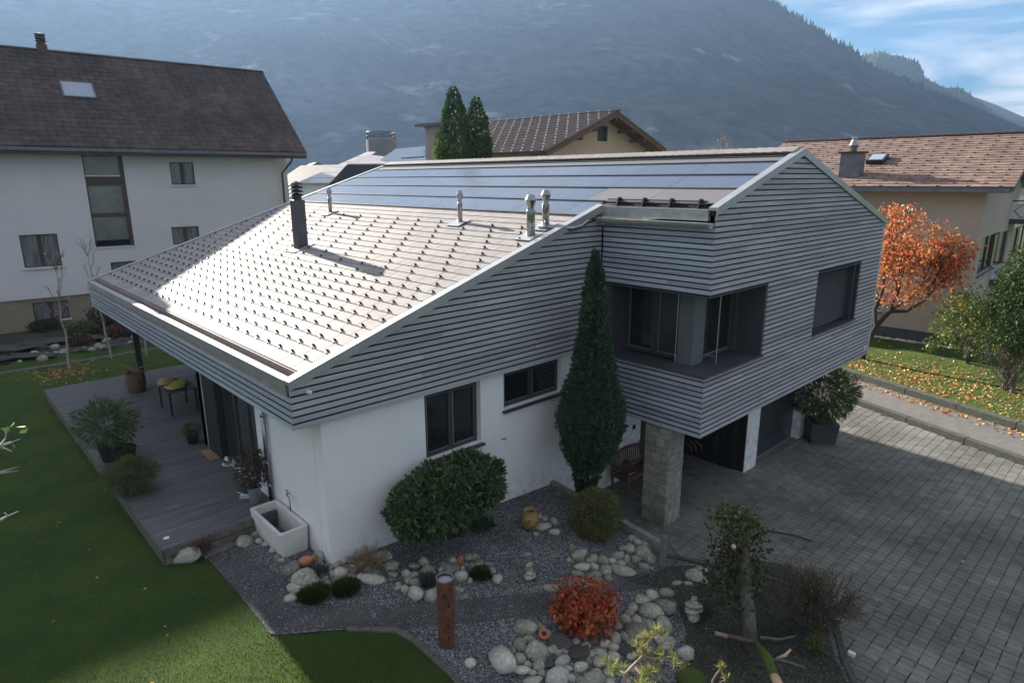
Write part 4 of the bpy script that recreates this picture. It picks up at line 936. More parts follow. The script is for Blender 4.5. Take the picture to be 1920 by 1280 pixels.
# ---- white block on the left
s_ = 1.08
P0 = Vector((CAM.x+(-27.5-CAM.x)*s_, CAM.y+(-1.3-CAM.y)*s_, 7-7*s_))
LB = Bl('apartment_block', P0, 85.5, 'tall white apartment block with dark tiled roof and tall stair window on the left', 'apartment block')
def LP(u, v, c=0.): return LB.at(u, v, 'y', c)
zbt = LP(171, 550).z; ez = LP(0, 283).z; xr = LP(520, 300).x
wins = []
def rect(bl, u0, v0, u1, v1, ax='y', c=0.):
    a, b_ = bl.at(u0, v0, ax, c), bl.at(u1, v1, ax, c); k = 0 if ax == 'y' else 1
    return (min(a[k], b_[k]), max(a[k], b_[k]), min(a.z, b_.z), max(a.z, b_.z))
R1 = rect(LB, 35, 441, 117, 498); R2 = rect(LB, 317, 304, 367, 346); R3 = rect(LB, 321, 426, 376, 456); R4 = rect(LB, 60, 569, 132, 596); R5 = rect(LB, 207, 492, 262, 540)
RS = rect(LB, 152, 286, 246, 460); RS = (LP(152, 290).x, LP(228, 290).x, RS[2], ez-.02)
holes_wall(LB, -14, xr, zbt, ez+.1, [R1, R2, R3, R5, RS], .3, 'offwhite')
holes_wall(LB, -14, xr, -.5, zbt, [R4], .3, 'beige', c=.12, name='basement_wall')
LB.part(MB().box((xr-.3, .3, -.5), (xr, 9.8, ez+.1)), 'wall', 'offwhite'); LB.part(MB().box((xr, .6, -.5), (xr+.75, 9.2, ez+.1)), 'wall', 'offwhite')
LB.part(MB().prism([(xr-.3, .3, ez+.1), (xr-.3, 9.8, ez+.1), (xr-.3, 5, ez+4.8)], (.3, 0, 0)), 'gable', 'offwhite')
LB.part(MB().box((-13.7, .45, -.5), (xr-.32, .5, ez)), 'interior', 'backing')
bwin(LB, *R1); bwin(LB, *R2); bwin(LB, *R3); bwin(LB, *R4, c=.12); bwin(LB, *R5, n=1)
# tall stair window
f_ = MB(); f_.box((RS[0], .06, RS[2]), (RS[0]+.07, .16, RS[3])); f_.box((RS[1]-.2, .02, RS[2]), (RS[1], .16, RS[3])); so = LB.part(f_, 'stair_window', 'brownwood')
for (v0, v1) in ((289, 328), (349, 400), (408, 452)):
    za, zb = LP(175, v1).z, LP(175, v0).z
    LB.part(MB().box((RS[0]+.07, .10, za), (RS[1]-.2, .12, zb)), 'pane', mat('frosted_stair_glass', (.20, .215, .20), (.13, .14, .135), rough=.15, scale=.8, spec=.6), so)
for (v0, v1) in ((331, 349), (400, 408)): LB.part(MB().box((RS[0]+.07, .07, LP(175, v1).z), (RS[1]-.2, .13, LP(175, v0).z)), 'spandrel', 'brownwood', so)
za = LP(175, 331).z; LB.part(MB().box((RS[0]+.05, .03, za), (RS[1]-.2, .14, za+.07)), 'transom', 'offwhite', so); LB.part(MB().box((RS[0]-.05, -.06, RS[2]-.08), (RS[1]+.05, .14, RS[2])), 'sill', 'offwhite', so)
# roof
OH = 1.2; RD = 5.2
e1 = LB.at(588, 283, 'y', -OH); eL = LB.at(0, 277, 'y', -OH); r1_ = LB.at(480, 137, 'y', RD); r0_ = LB.at(0, 87, 'y', RD)
xe = (e1.x+r1_.x)/2; ezz = (e1.z+eL.z)/2; rzz = (r1_.z+r0_.z)/2
rs = MB().hexa([(-15, -OH, ezz-.16), (xe, -OH, ezz-.16), (xe, RD, rzz-.16), (-15, RD, rzz-.16), (-15, -OH, ezz-.02), (xe, -OH, ezz-.02), (xe, RD, rzz-.02), (-15, RD, rzz-.02)]); rs.hexa([(-15, RD, rzz-.16), (xe, RD, rzz-.16), (xe, 2*RD+OH, ezz-.16), (-15, 2*RD+OH, ezz-.16), (-15, RD, rzz-.02), (xe, RD, rzz-.02), (xe, 2*RD+OH, ezz-.02), (-15, 2*RD+OH, ezz-.02)])
lr = LB.part(rs, 'roof', 'brownwood'); roof_tiles(LB, lr, -15, xe, -OH-.03, ezz, RD, rzz, W_['ltile'], cw=.36, ch=.40)
LB.part(MB().tube([(-15, RD, rzz+.03), (xe, RD, rzz+.03)], .10, 8), 'ridge_cap', 'ltile', lr)
LB.part(MB().box((-15, -OH-.15, ezz-.20), (xe-.1, -OH-.02, ezz-.04)), 'gutter', 'zincgut', lr); LB.part(MB().box((-15, -OH, ezz-.36), (xe, -OH+.04, ezz-.20)), 'fascia', 'brownwood', lr); LB.part(MB().box((-15, -OH+.05, ezz-.34), (xe-.3, 0, ezz-.30)), 'soffit', 'brownwood', lr)
xd = LP(530, 300).x; LB.part(MB().tube([(xd+.15, -OH, ezz-.2), (xd+.15, -OH+.1, ezz-.5), (xd-.15, -.12, ezz-1.2), (xd-.15, -.12, -.2)], .06, 8), 'downpipe', 'brownwood')
sl_ = Vector((0, RD+OH, rzz-ezz)).normalized(); ln = Vector((0, -sl_.z, sl_.y))
def lroof(u, v):
    o = LB.I @ CAM; d = LB.I.to_3x3() @ ray(u, v); p = Vector((0, -OH, ezz)); return o + d*((p-o).dot(ln)/d.dot(ln))
a, b_, c, d = lroof(106, 155), lroof(170, 158), lroof(184, 187), lroof(124, 184)
x0, x1 = (a.x+d.x)/2, (b_.x+c.x)/2; p = Vector((x0, d.y, d.z)); L_ = (a-d).length
sk = LB.part(MB().hexa([p-ln*.02, p+Vector((x1-x0, 0, 0))-ln*.02, p+Vector((x1-x0, 0, 0))+sl_*L_-ln*.02, p+sl_*L_-ln*.02, p+ln*.12, p+Vector((x1-x0, 0, 0))+ln*.12, p+Vector((x1-x0, 0, 0))+sl_*L_+ln*.12, p+sl_*L_+ln*.12]), 'skylight', 'zincgut', lr)
q = p+Vector((.08, 0, 0))+sl_*.08; w = Vector((x1-x0-.16, 0, 0)); t = sl_*(L_-.16)
LB.part(MB().quad(q+ln*.125, q+w+ln*.125, q+w+t+ln*.125, q+t+ln*.125), 'pane', 'skyglass', lr)
p = LB.at(78, 90, 'y', RD+.1); lc = LB.part(MB().box((p.x-.24, RD-.2, rzz-.4), (p.x+.24, RD+.3, rzz+.35)), 'chimney', 'brownwood', lr)
LB.part(MB().lathe([(.2, .35), (.2, .5), (.28, .52), (.2, .6), (.28, .64), (.2, .72), (.28, .76), (.2, .84), (.28, .88), (.1, .92)], (p.x, RD+.05, rzz), 12), 'chimney_cap', 'ltile', lr)

# ---- cream house on the right
RB = Bl('apartment_house', Vector((-.9, 31.6, -1.15)), 3., 'cream rendered apartment house with rose-brown shingle roof and diamond-panelled balconies on the right', 'apartment house')
def RP_(u, v, c=0.): return RB.at(u, v, 'y', c)
xc = RP_(1838, 440).x; ze = RP_(1700, 356, -.0).z; zp = RP_(1690, 616).z
gx = xc
def gw(u0, v0, u1, v1):
    return rect(RB, u0, v0, u1, v1, 'x', xc)
G1 = gw(1843, 446, 1860, 500); G2 = gw(1868, 440, 1881, 492); G3 = gw(1901, 430, 1914, 478); G4 = gw(1881, 360, 1892, 380); G5 = gw(1850, 555, 1856, 575)
wl_ = rect(RB, 1636, 540, 1652, 584)
holes_wall(RB, -12, xc-.3, zp, ze+.1, [wl_], .3, 'cream'); holes_wall(RB, 0, 11.5, zp, ze+.1, [G1, G2, G3], .3, 'cream', 'x', xc)
RB.part(MB().box((-12, .05, -.6), (xc-.05, .4, zp)), 'plinth', 'bluegrey'); RB.part(MB().box((xc-.3, .4, -.6), (xc-.05, 11.4, zp)), 'plinth', 'bluegrey')
for g_ in (G1, G3): bwin(RB, *g_, face='x', c=xc, n=2, fr='brownwood', curtain=False, sill='zincgut', mull=.05)
bwin(RB, *G2, face='x', c=xc, n=1, curtain=False, sill=None); bwin(RB, *wl_, n=1, fr='offwhite', sill='zincgut')
for g_ in (G1, G3): RB.part(MB().box((xc+.01, g_[1]+.02, g_[2]), (xc+.05, g_[1]+.5, g_[3])), 'shutter', 'zincgut')
RB.part(MB().box((-11.7, .5, -.5), (xc-.4, .55, ze)), 'interior', 'backing')
ROH = .9; RRD = 5.6
eR = RB.at(1903, 352, 'y', -ROH); ePt = RB.at(1600, 350, 'y', -ROH); rL = RB.at(1473, 269, 'y', RRD); rR = RB.at(1915, 250, 'y', RRD)
ezr = (eR.z+ePt.z)/2; rzr = (rL.z+rR.z)/2; xR = eR.x; xL_ = rL.x-.1
RB.part(MB().prism([(xc-.3, .0, ze+.1), (xc-.3, 11.5, ze+.1), (xc-.3, 5.6, ze+.1+(rzr-ezr)*.86)], (.3, 0, 0)), 'gable', 'cream')
rs = MB().hexa([(xL_, -ROH, ezr-.18), (xR, -ROH, ezr-.18), (xR, RRD, rzr-.18), (xL_, RRD, rzr-.18), (xL_, -ROH, ezr-.02), (xR, -ROH, ezr-.02), (xR, RRD, rzr-.02), (xL_, RRD, rzr-.02)]); rs.hexa([(xL_, RRD, rzr-.18), (xR, RRD, rzr-.18), (xR, 2*RRD+ROH, ezr-.18), (xL_, 2*RRD+ROH, ezr-.18), (xL_, RRD, rzr-.02), (xR, RRD, rzr-.02), (xR, 2*RRD+ROH, ezr-.02), (xL_, 2*RRD+ROH, ezr-.02)])
rr_ = RB.part(rs, 'roof', 'zincgut'); roof_tiles(RB, rr_, xL_, xR, -ROH-.03, ezr, RRD, rzr, W_['rtile'], cw=.40, ch=.33, rise=.03, wave=False)
# small snow stops: counted by nobody at this distance
m_ = MB(); sv = Vector((0, RRD+ROH, rzr-ezr)); nrow = round(sv.length/.33); sv.normalize(); nv = Vector((0, -sv.z, sv.y))
for i in range(nrow):
    x = xL_+.3+(.6 if i % 2 else 0)
    while x < xR-.1: m_.obox(Vector((x, -ROH, ezr))+sv*(.33*i+.02)+nv*.05, (.05, 0, 0), sv*.03, nv*.03); x += 1.2
RB.part(m_, 'snow_stops', 'darkmetal', rr_, kind='stuff')
m_ = MB(); x = xL_
while x < xR: m_.tube([(x, RRD, rzr+.04), (x+.38, RRD, rzr+.07)], .10, 7); x += .38
RB.part(m_, 'ridge_tiles', 'brownwood', rr_, kind='stuff')
RB.part(MB().box((xL_, -ROH-.16, ezr-.22), (xR-.15, -ROH-.02, ezr-.03)), 'gutter', 'zincgut', rr_); RB.part(MB().box((xL_, -ROH+.0, ezr-.24), (xR-.05, 0.02, ezr-.19)), 'soffit', 'cream', rr_)
def rroof(u, v):
    o = RB.I @ CAM; d = RB.I.to_3x3() @ ray(u, v); p = Vector((0, -ROH, ezr)); return o + d*((p-o).dot(nv)/d.dot(nv))
p = rroof(1595, 330); k_ = RB.at(1595, 288, 'y', p.y)
rcm_ = RB.part(MB().box((p.x-.5, p.y-.35, p.z-.5), (p.x+.5, p.y+.35, k_.z)), 'chimney', 'zincgut', rr_); RB.part(MB().box((p.x-.6, p.y-.45, k_.z+.002), (p.x+.6, p.y+.45, k_.z+.09)), 'chimney_slab', 'ltile', rr_)
RB.part(MB().lathe([(.16, .09), (.2, .3), (.24, .4), (.12, .7), (.14, .75), (.1, .8)], (p.x-.02, p.y, k_.z), 14), 'flue', 'metal', rr_)
p = rroof(1645, 303); sk2 = RB.part(MB().obox(p+nv*.12, (.42, 0, 0), sv*.5, nv*.14), 'skylight', 'darkmetal', rr_); RB.part(MB().obox(p+nv*.265, (.33, 0, 0), sv*.40, nv*.004), 'pane', 'skyglass', rr_)
for (u0, v0, u1, v1, uz) in ((1893, 381, 1935, 410, 418), (1856, 495, 1900, 523, 531)):
    q0 = RB.at(u0, v1, 'x', xc); yq = q0.y; a = RB.at(u0, v0, 'y', yq); b_ = RB.at(u1, v1, 'y', yq); bp = b_.x
    z0_, z1_ = q0.z, a.z; y0_, y1_ = yq, yq+3.4
    bo = RB.part(MB().box((xc, y0_-.1, z0_-.28), (bp+.1, y1_+.1, z0_-.05)), 'balcony', 'bluegrey')
    RB.part(MB().box((bp-.02, y0_, z0_), (bp+.02, y1_, z1_-.03)), 'balustrade', 'white', bo); RB.part(MB().box((xc, y0_-.02, z0_), (bp-.02, y0_+.02, z1_-.03)), 'balustrade', 'white', bo)
    RB.part(MB().box((xc, y0_-.04, z1_+.10), (bp+.04, y0_+.04, z1_+.16)).box((bp-.04, y0_+.04, z1_+.10), (bp+.04, y1_, z1_+.16)), 'handrail', 'darkmetal', bo)
    m_ = MB(); yy = y0_+.1; hz_ = (z1_-z0_)/2; cz_ = (z0_+z1_)/2
    while yy+1 < y1_:
        for (p_, q_) in (((yy, cz_), (yy+.45, cz_+hz_-.04)), ((yy+.45, cz_+hz_-.04), (yy+.9, cz_)), ((yy+.9, cz_), (yy+.45, cz_-hz_+.04)), ((yy+.45, cz_-hz_+.04), (yy, cz_))): m_.tube([(bp+.03, *p_), (bp+.03, *q_)], .018, 4)
        yy += 1.05
    xx = xc+.15
    hw_ = min(.42, (bp-xx)/2-.05); m_.tube([(xx, y0_-.03, cz_), (xx+hw_, y0_-.03, z1_-.05), (xx+2*hw_, y0_-.03, cz_), (xx+hw_, y0_-.03, z0_+.05), (xx, y0_-.03, cz_)], .018, 4)
    RB.part(m_, 'diamond_lattice', 'darkmetal', bo)
# pale cobbles along its foot
def rock_mesh(seed, flat=.7, name='stone', mt='stone', jag=0.0, sub=2, asp=1.0):
    b = bmesh.new(); bmesh.ops.create_icosphere(b, subdivisions=sub, radius=1); rg = random.Random(seed); off = Vector((rg.uniform(0, 50), rg.uniform(0, 50), rg.uniform(0, 50)))
    ex, ey = rg.uniform(.85, 1.15), rg.uniform(.72, .95)*asp
    for v in b.verts:
        n = mnoise.noise(v.co*1.1+off)*.32 + mnoise.noise(v.co*2.6+off)*.11
        c = v.co*(1+n); 
        if jag: c = c*(1+jag*(mnoise.cell(v.co*1.6+off)-.3)); c.z = max(-.6, min(.55, c.z))
        v.co = Vector((c.x*ex, c.y*ey, c.z*flat))
    me = bpy.data.meshes.new(name); b.to_mesh(me); b.free(); me.materials.append(W_[mt]); me.polygons.foreach_set('use_smooth', [not jag]*len(me.polygons)); return me
cm = MB(); rg_ = random.Random(2)
rm0 = [rock_mesh(i, .6, sub=1) for i in range(3)]
for i in range(170):
    x = -9+i*.092; m0 = rg_.choice(rm0); s0 = rg_.uniform(.10, .2); y0_ = -.35+rg_.uniform(-.15, .15); n = len(cm.v); cm.v += [(v.co.x*s0+x, v.co.y*s0+y0_, v.co.z*s0+.10-(x+1)*.0) for v in m0.vertices]; cm.f += [tuple(k+n for k in p_.vertices) for p_ in m0.polygons]
o_ = cm.build('cobble_strip', W_['stone_w'], None, local=True, kind='stuff', label='strip of pale cobbles along the foot of the cream house', cat='cobbles'); o_.matrix_world = RB.M

# ---- yellow gabled house in the middle
MA = at_dist(1158, 209, 58)
MBl = Bl('gabled_house', Vector((MA.x, MA.y, -1.3)), 3., 'yellow gabled house with brown tiled roof and wooden rafters behind the solar roof', 'house')
az_ = MA.z+1.3; g1 = MBl.at(1258, 286, 'x', 0.); g0 = MBl.at(1012, 291, 'x', 0.); hs = (az_-g1.z)/g1.y; hs0 = (az_-g0.z)/(-g0.y)
xl2 = MBl.at(921, 228, 'y', 0).x; e_ = -9.1; ezf = az_+hs0*e_; eb = 8.2; ezb = az_-hs*eb
rs = MB().hexa([(xl2, e_, ezf-.18), (0, e_, ezf-.18), (0, 0, az_-.18), (xl2, 0, az_-.18), (xl2, e_, ezf-.02), (0, e_, ezf-.02), (0, 0, az_-.02), (xl2, 0, az_-.02)]); rs.hexa([(xl2, 0, az_-.18), (0, 0, az_-.18), (0, eb, ezb-.18), (xl2, eb, ezb-.18), (xl2, 0, az_-.02), (0, 0, az_-.02), (0, eb, ezb), (xl2, eb, ezb)])
# hipped left end
rs.hexa([(xl2, e_, ezf-.18), (xl2, 0, az_-.18), (xl2-.01, 0, az_-.18), (xl2-4.5, e_, ezf-.18), (xl2, e_, ezf-.02), (xl2, 0, az_-.02), (xl2-.01, 0, az_-.02), (xl2-4.5, e_, ezf-.02)])
mr_ = MBl.part(rs, 'roof', 'rafter'); roof_tiles(MBl, mr_, xl2-.6, .02, e_-.03, ezf, 0, az_, W_['mtile'], cw=.42, ch=.47, rise=.06)
roof_tiles(MBl, mr_, xl2, .02, eb, ezb, 0, az_, W_['mtile'], cw=.42, ch=.47, rise=.06)
m_ = MB(); sv2 = Vector((0, -e_, az_-ezf)); nr2 = round(sv2.length/.76); sv2.normalize(); nv2 = Vector((0, -sv2.z, sv2.y))
for i in range(nr2+1):
    x = xl2+.4+(.55 if i % 2 else 0)
    while x < -.3: m_.obox(Vector((x, e_, ezf))+sv2*(.76*i+.1)+nv2*.09, (.05, 0, 0), sv2*.05, nv2*.045); x += 1.1
MBl.part(m_, 'snow_stops', 'white', mr_, kind='stuff')
m_ = MB(); x = xl2
while x < 0: m_.tube([(x, 0, az_+.05), (x+.36, 0, az_+.09)], .09, 6); x += .36
MBl.part(m_, 'ridge_tiles', 'mtile', mr_, kind='stuff')
gx_ = -1.7
MBl.part(MB().prism([(gx_, e_+1, -.5), (gx_, eb-1, -.5), (gx_, eb-1, ezb+hs-.2), (gx_, 0, az_-.2), (gx_, e_+1, ezf+hs0-.2)], (-.3, 0, 0)), 'gable_wall', 'cream2')
MBl.part(MB().box((xl2-3, e_+1, -.5), (gx_-.3, e_+1.3, ezf+.4)), 'wall', 'cream2')
for sgn, (yy, hh) in ((-1, (e_, hs0)), (1, (eb, hs))):
    L0 = 0; L1 = yy
    MBl.part(MB().hexa([(-.25, 0, az_-.42), (-.02, 0, az_-.42), (-.02, L1, az_-hh*abs(L1)-.42), (-.25, L1, az_-hh*abs(L1)-.42), (-.25, 0, az_-.2), (-.02, 0, az_-.2), (-.02, L1, az_-hh*abs(L1)-.2), (-.25, L1, az_-hh*abs(L1)-.2)]), 'rafter', 'rafter', mr_)
    for yb_ in (0 if sgn > 0 else None, sgn*2.6, sgn*4.6):
        if yb_ is None: continue
        zz = az_-hh*abs(yb_)-.45; MBl.part(MB().box((gx_, yb_-.1, zz-.26), (-.1, yb_+.1, zz)), 'purlin', 'rafter', mr_)
    MBl.part(MB().hexa([(gx_, 0, az_-.26), (-.26, 0, az_-.26), (-.26, L1, az_-hh*abs(L1)-.26), (gx_, L1, az_-hh*abs(L1)-.26), (gx_, 0, az_-.20), (-.26, 0, az_-.20), (-.26, L1, az_-hh*abs(L1)-.20), (gx_, L1, az_-hh*abs(L1)-.20)]), 'soffit', 'rafter', mr_)
gwn = rect(MBl, 1121, 236, 1131, 265, 'x', gx_)
MBl.part(MB().box((gx_, gwn[0], gwn[2]), (gx_+.05, gwn[1], gwn[3])), 'window', 'brownwood'); MBl.part(MB().box((gx_+.01, gwn[1], gwn[2]), (gx_+.07, gwn[1]+.5, gwn[3])), 'shutter', 'darkwood')
for yy in (e_-.1,): MBl.part(MB().box((xl2-4.5, yy-.06, ezf-.18), (0, yy+.05, ezf-.02)), 'gutter', 'ltile', mr_)
# ---- wood-clad roof box
WA = at_dist(788, 295, 38.5); WBx = Bl('roof_cabin', WA, 3., 'grey weathered wood-clad cabin with flat roof left of the two conifers', 'cabin')
hzt = WBx.at(795, 238, 'y', 0).z
xw0 = WBx.at(797, 260, 'y', 0).x
x = xw0
while x < xw0+2.0: WBx.part(MB().box((x, 0, -3), (x+.14, .03, hzt)), 'board', W_['boardgrey'] if 'boardgrey' in W_ else W_.setdefault('boardgrey', mat('silvered_larch', (.42, .33, .28), (.30, .27, .25), rough=.8, scale=5, rnd=.15, stretch=(2, 2, .2)))); x += .15
WBx.part(MB().box((xw0, .03, -3), (xw0+2.0, 1.8, hzt)), 'core', 'backing'); WBx.part(MB().box((xw0-.45, -.35, hzt), (xw0+2.3, 2.0, hzt+.14)), 'roof', 'zincgut')
# ---- low roofs with bright panels, and the tower
def slab4(name, pts, th, mt, parent=None, **k):
    a, b_, c, d = [at_dist(*p) for p in pts]; n = (b_-a).cross(d-a).normalized(); n = n if n.z > 0 else -n; c = b_+(d-a) if False else c
    m_ = MB().hexa([a-n*th, b_-n*th, c-n*th, d-n*th, a, b_, c, d]); return m_.build(name, W_[mt], parent, **k)
W_['glarepanel'] = mat('glare_painted_roof_sheet', (.42, .37, .34), (.34, .30, .28), rough=.35, scale=2, rnd=.06)  # the panels' bright reflection, painted in as a pale base colour
OR = thing('old_roof_house', at_dist(660, 345, 40)-Vector((0, 0, 6)), 'low house whose stepped pale roof panels rise left of the solar roof', 'house')
n_ = 6
for i in range(n_):
    t0, t1 = i/n_, (i+.93)/n_
    def lp(a, b_, t): return tuple(a[k]+(b_[k]-a[k])*t for k in range(3))
    A0, A1, B0, B1 = (556, 343, 37), (690, 284, 48), (617, 343, 36.5), (706, 284, 47)
    slab4('roof_panel', (lp(A0, A1, t0), lp(B0, B1, t0), lp(B0, B1, t1), lp(A0, A1, t1)), .08, 'glarepanel', OR)
slab4('roof', ((617, 345, 36.6), (653, 307, 36.6), (700, 300, 46), (660, 330, 47)), .12, 'rafter', OR); slab4('roof', ((652, 307, 36.5), (720, 307, 36.5), (745, 296, 43), (690, 290, 44)), .1, 'glarepanel', OR)
slab4('roof', ((650, 309, 36.6), (735, 309, 36.6), (700, 345, 38), (616, 346, 36.8)), .1, 'bluegrey', OR); slab4('roof', ((700, 309, 37), (812, 303, 36), (800, 274, 50), (742, 279, 50)), .1, 'pv', OR)
slab4('roof_panel', ((752, 296, 39.8), (795, 293, 39.5), (790, 276, 46), (757, 280, 46)), .05, 'pv', OR)
TA = at_dist(716, 292, 60); TW_ = Bl('roof_tower', TA, 0, 'round concrete roof tower with steel railing left of the two conifers', 'tower')
zt = TW_.at(716, 262, 'y', 0).z; rt = 1.28
TW_.part(MB().lathe([(rt, -3), (rt, zt)], (0, 0, 0), 20), 'drum', mat('tower_render', (.33, .27, .22), (.19, .21, .25), rough=.8, scale=.7))
m_ = MB(); zr_ = TW_.at(716, 248, 'y', 0).z
for k in range(14): an = k*2*math.pi/14; m_.tube([(rt*.95*math.cos(an), rt*.95*math.sin(an), zt), (rt*.95*math.cos(an), rt*.95*math.sin(an), zr_)], .03, 4)
for zz in (zr_, (zr_+zt)/2): m_.tube([(rt*.95*math.cos(k*.2618), rt*.95*math.sin(k*.2618), zz) for k in range(25)], .03, 4, cap=False)
TW_.part(m_, 'railing', 'darkmetal')
# ---- far houses and wood at the foot of the haze
FA_ = at_dist(575, 345, 95); fb = Bl('distant_house', FA_, 10, 'distant brown-roofed house showing between the white block and the pale roof panels', 'house')
fb.part(MB().box((-6, 0, -4), (5, 8, .2)), 'wall', 'offwhite'); fb.part(MB().prism([(-6.6, -.6, .1), (-6.6, 8.6, .1), (-6.6, 4, 2.6)], (12.4, 0, 0)), 'roof', 'ltile')
for (u, v, dist, sz, lb) in ((548, 330, 130, 5, 'dark grey distant house under the roof edge of the white block'), ):
    A_ = at_dist(u, v, dist); f2 = Bl('distant_house', A_, -20, lb, 'house'); f2.part(MB().box((-sz, 0, -7), (sz, 8, 0)), 'wall', 'offwhite'); f2.part(MB().prism([(-sz-.6, -.6, -.1), (-sz-.6, 8.6, -.1), (-sz-.6, 4, 2.4)], (2*sz+1.2, 0, 0)), 'roof', 'bluegrey')
# ================================================================== PLANTS
def n3(P, f, seed=0):      # cheap smooth 3-D noise for arrays
    P = P*f + seed*7.3
    return (np.sin(P[:, 0]*1.7+np.sin(P[:, 1]*1.3+seed))+np.sin(P[:, 1]*2.1+np.sin(P[:, 2]*1.7+1.3))+np.sin(P[:, 2]*1.9+np.sin(P[:, 0]*1.1+2.1)))/3
def leaf_mesh(name, P, Nn, L_, Wd, mt, seed=0, droop=0., out_=.6, fold=.25, jit=.35):
    rg = np.random.default_rng(seed); n = len(P)
    R_ = rg.normal(size=(n, 3)); Nn = Nn/np.maximum(np.linalg.norm(Nn, axis=1, keepdims=True), 1e-6)
    U = R_*(1-out_) + Nn*out_; U[:, 2] -= droop; U /= np.linalg.norm(U, axis=1, keepdims=True)
    S = np.cross(U, rg.normal(size=(n, 3))); S /= np.maximum(np.linalg.norm(S, axis=1, keepdims=True), 1e-6); T = np.cross(U, S)
    l = (L_*(1+jit*rg.uniform(-1, 1, n)))[:, None]; w = l*(Wd/L_)/2
    V = np.empty((n, 4, 3)); V[:, 0] = P; V[:, 1] = P+U*l*.5+S*w+T*w*fold; V[:, 2] = P+U*l; V[:, 3] = P+U*l*.5-S*w+T*w*fold
    return np_mesh(name, V.reshape(-1, 3), np.arange(4*n).reshape(n, 4), mt)
def blob_pts(c, r, n, seed, amp=.12, f=2.2, depth=.35, zmin=None, flat=None):
    rg = np.random.default_rng(seed); D = rg.normal(size=(n, 3)); D /= np.linalg.norm(D, axis=1, keepdims=True)
    if flat: D = np.sign(D)*np.abs(D)**flat; D /= np.max(np.abs(D), axis=1, keepdims=True)**.35*np.linalg.norm(D, axis=1, keepdims=True)**.65
    k = 1+amp*n3(D, f, seed)+amp*.5*n3(D, f*2.7, seed+1); k = k*(1-depth*rg.uniform(0, 1, n)**2.2)
    P = D*k[:, None]*np.array(r)+np.array(c)
    m_ = np.ones(n, bool) if zmin is None else P[:, 2] > zmin
    return P[m_], (D/np.array(r))[m_]
def add_mesh(name, me, parent, world=True):
    if world: me.transform(ORI[parent.name].inverted())
    return link(name, me, parent)
def plant(name, loc, label, group=None, cat='shrub'): return thing(name, loc, label, cat, group)
def limb(p0, p1, r0, r1, n=6, wob=.06, rg=random, sag=0):
    p0, p1 = Vector(p0), Vector(p1); L_ = (p1-p0).length; P = []
    for i in range(n+1):
        t = i/n; q = p0.lerp(p1, t) + Vector((rg.uniform(-1, 1), rg.uniform(-1, 1), rg.uniform(-1, 1)))*wob*L_*math.sin(math.pi*min(1, t*1.0))*.6; q.z -= sag*L_*t*t; P.append(q)
    return P, [r0+(r1-r0)*i/n for i in range(n+1)]
def branching(mb, p, d, L_, r, depth, rg, tips, spread=.6, up=.15, k=3, shrink=.68, rmin=.003, seg=5):
    d = Vector(d).normalized(); q = Vector(p)+d*L_; P, R_ = limb(p, q, r, max(r*.62, rmin), 4, .09, rg); mb.tube(P, R_, seg if r > .02 else 4, cap=False)
    tips.append((q, d, depth))
    if depth <= 0: return
    for i in range(k if depth > 1 else k+1):
        a = Vector((rg.gauss(0, 1), rg.gauss(0, 1), rg.gauss(0, 1))); a = (a-d*a.dot(d)).normalized()
        t = rg.uniform(.45, 1.) if i else 1.
        branching(mb, Vector(p).lerp(q, t), d+a*spread*rg.uniform(.5, 1.2)+Vector((0, 0, up)), L_*shrink*rg.uniform(.75, 1.15), max(r*.58, rmin), depth-1, rg, tips, spread, up, k, shrink, rmin, seg)

# clipped laurel against the wall
c = on_x(838, 912, .80); g_ = ground(862, 1008)
LRL = plant('laurel_bush', (g_.x, g_.y, g_.z), 'wide clipped glossy dark green laurel bush on a short trunk below the tall window')
k_ = mpp(c)
P1, N1_ = blob_pts((.78, c.y-.30, c.z-.24), (.60, .92, .48), 8500, 1, .15, 3.2, .3, flat=.7); P2, N2_ = blob_pts((.78, c.y+.36, c.z-.13), (.62, .90, .52), 8500, 2, .15, 3.2, .3, flat=.7)
add_mesh('crown', leaf_mesh('crown', np.vstack([P1, P2]), np.vstack([N1_, N2_]), .125, .046, W_['laurel'], 3, out_=.45), LRL)
m_ = MB(); rg_ = random.Random(4)
for (dx, dy) in ((.0, -.6), (.1, .5), (0, 0), (-.05, .9)):
    P, R_ = limb((g_.x-.1+dx*.3, g_.y+dy*.15, g_.z-.05), (.82+dx, c.y+dy, c.z-.3), .06, .03, 6, .05, rg_); m_.tube(P, R_, 8)
m_.build('trunk', W_['bark_d'], LRL, smooth=True)
# tall columnar yew
CX = 1.25
CY_ = plant('columnar_yew', (CX, 5.85, -.4), 'tall narrow dark green columnar conifer growing up the inner corner of the house', cat='conifer')
prof = [(5.55, .02, 0), (5.2, .10, 0), (4.56, .25, 0), (3.83, .33, 0), (3.1, .45, 0), (2.6, .58, 0), (2.25, .70, 0), (1.9, .78, 0), (1.5, .80, 0), (1.15, .74, 0), (.8, .58, 0), (.44, .38, 0), (.1, .24, 0), (-.1, .20, 0)]
yc = {5.55: on_x(1121, 458, CX).y}
rg_n = np.random.default_rng(11); n = 38000; zz = rg_n.uniform(-.1, 5.5, n); pz = np.array([p[0] for p in prof][::-1]); pr = np.array([p[1] for p in prof][::-1])
keep = rg_n.uniform(0, .80, n) < np.interp(zz, pz, pr)+.05; zz = zz[keep]; n = len(zz)
an = rg_n.uniform(0, 2*np.pi, n); Dn = np.stack([np.cos(an), np.sin(an), zz*.9], 1)
rr_n = np.interp(zz, pz, pr)*.92*(1+.13*n3(Dn*np.array([1, 1, 1.6]), 2.6, 1)+.13*n3(Dn*np.array([1, 1, .5]), 9., 2))*(1-.4*rg_n.uniform(0, 1, n)**2)
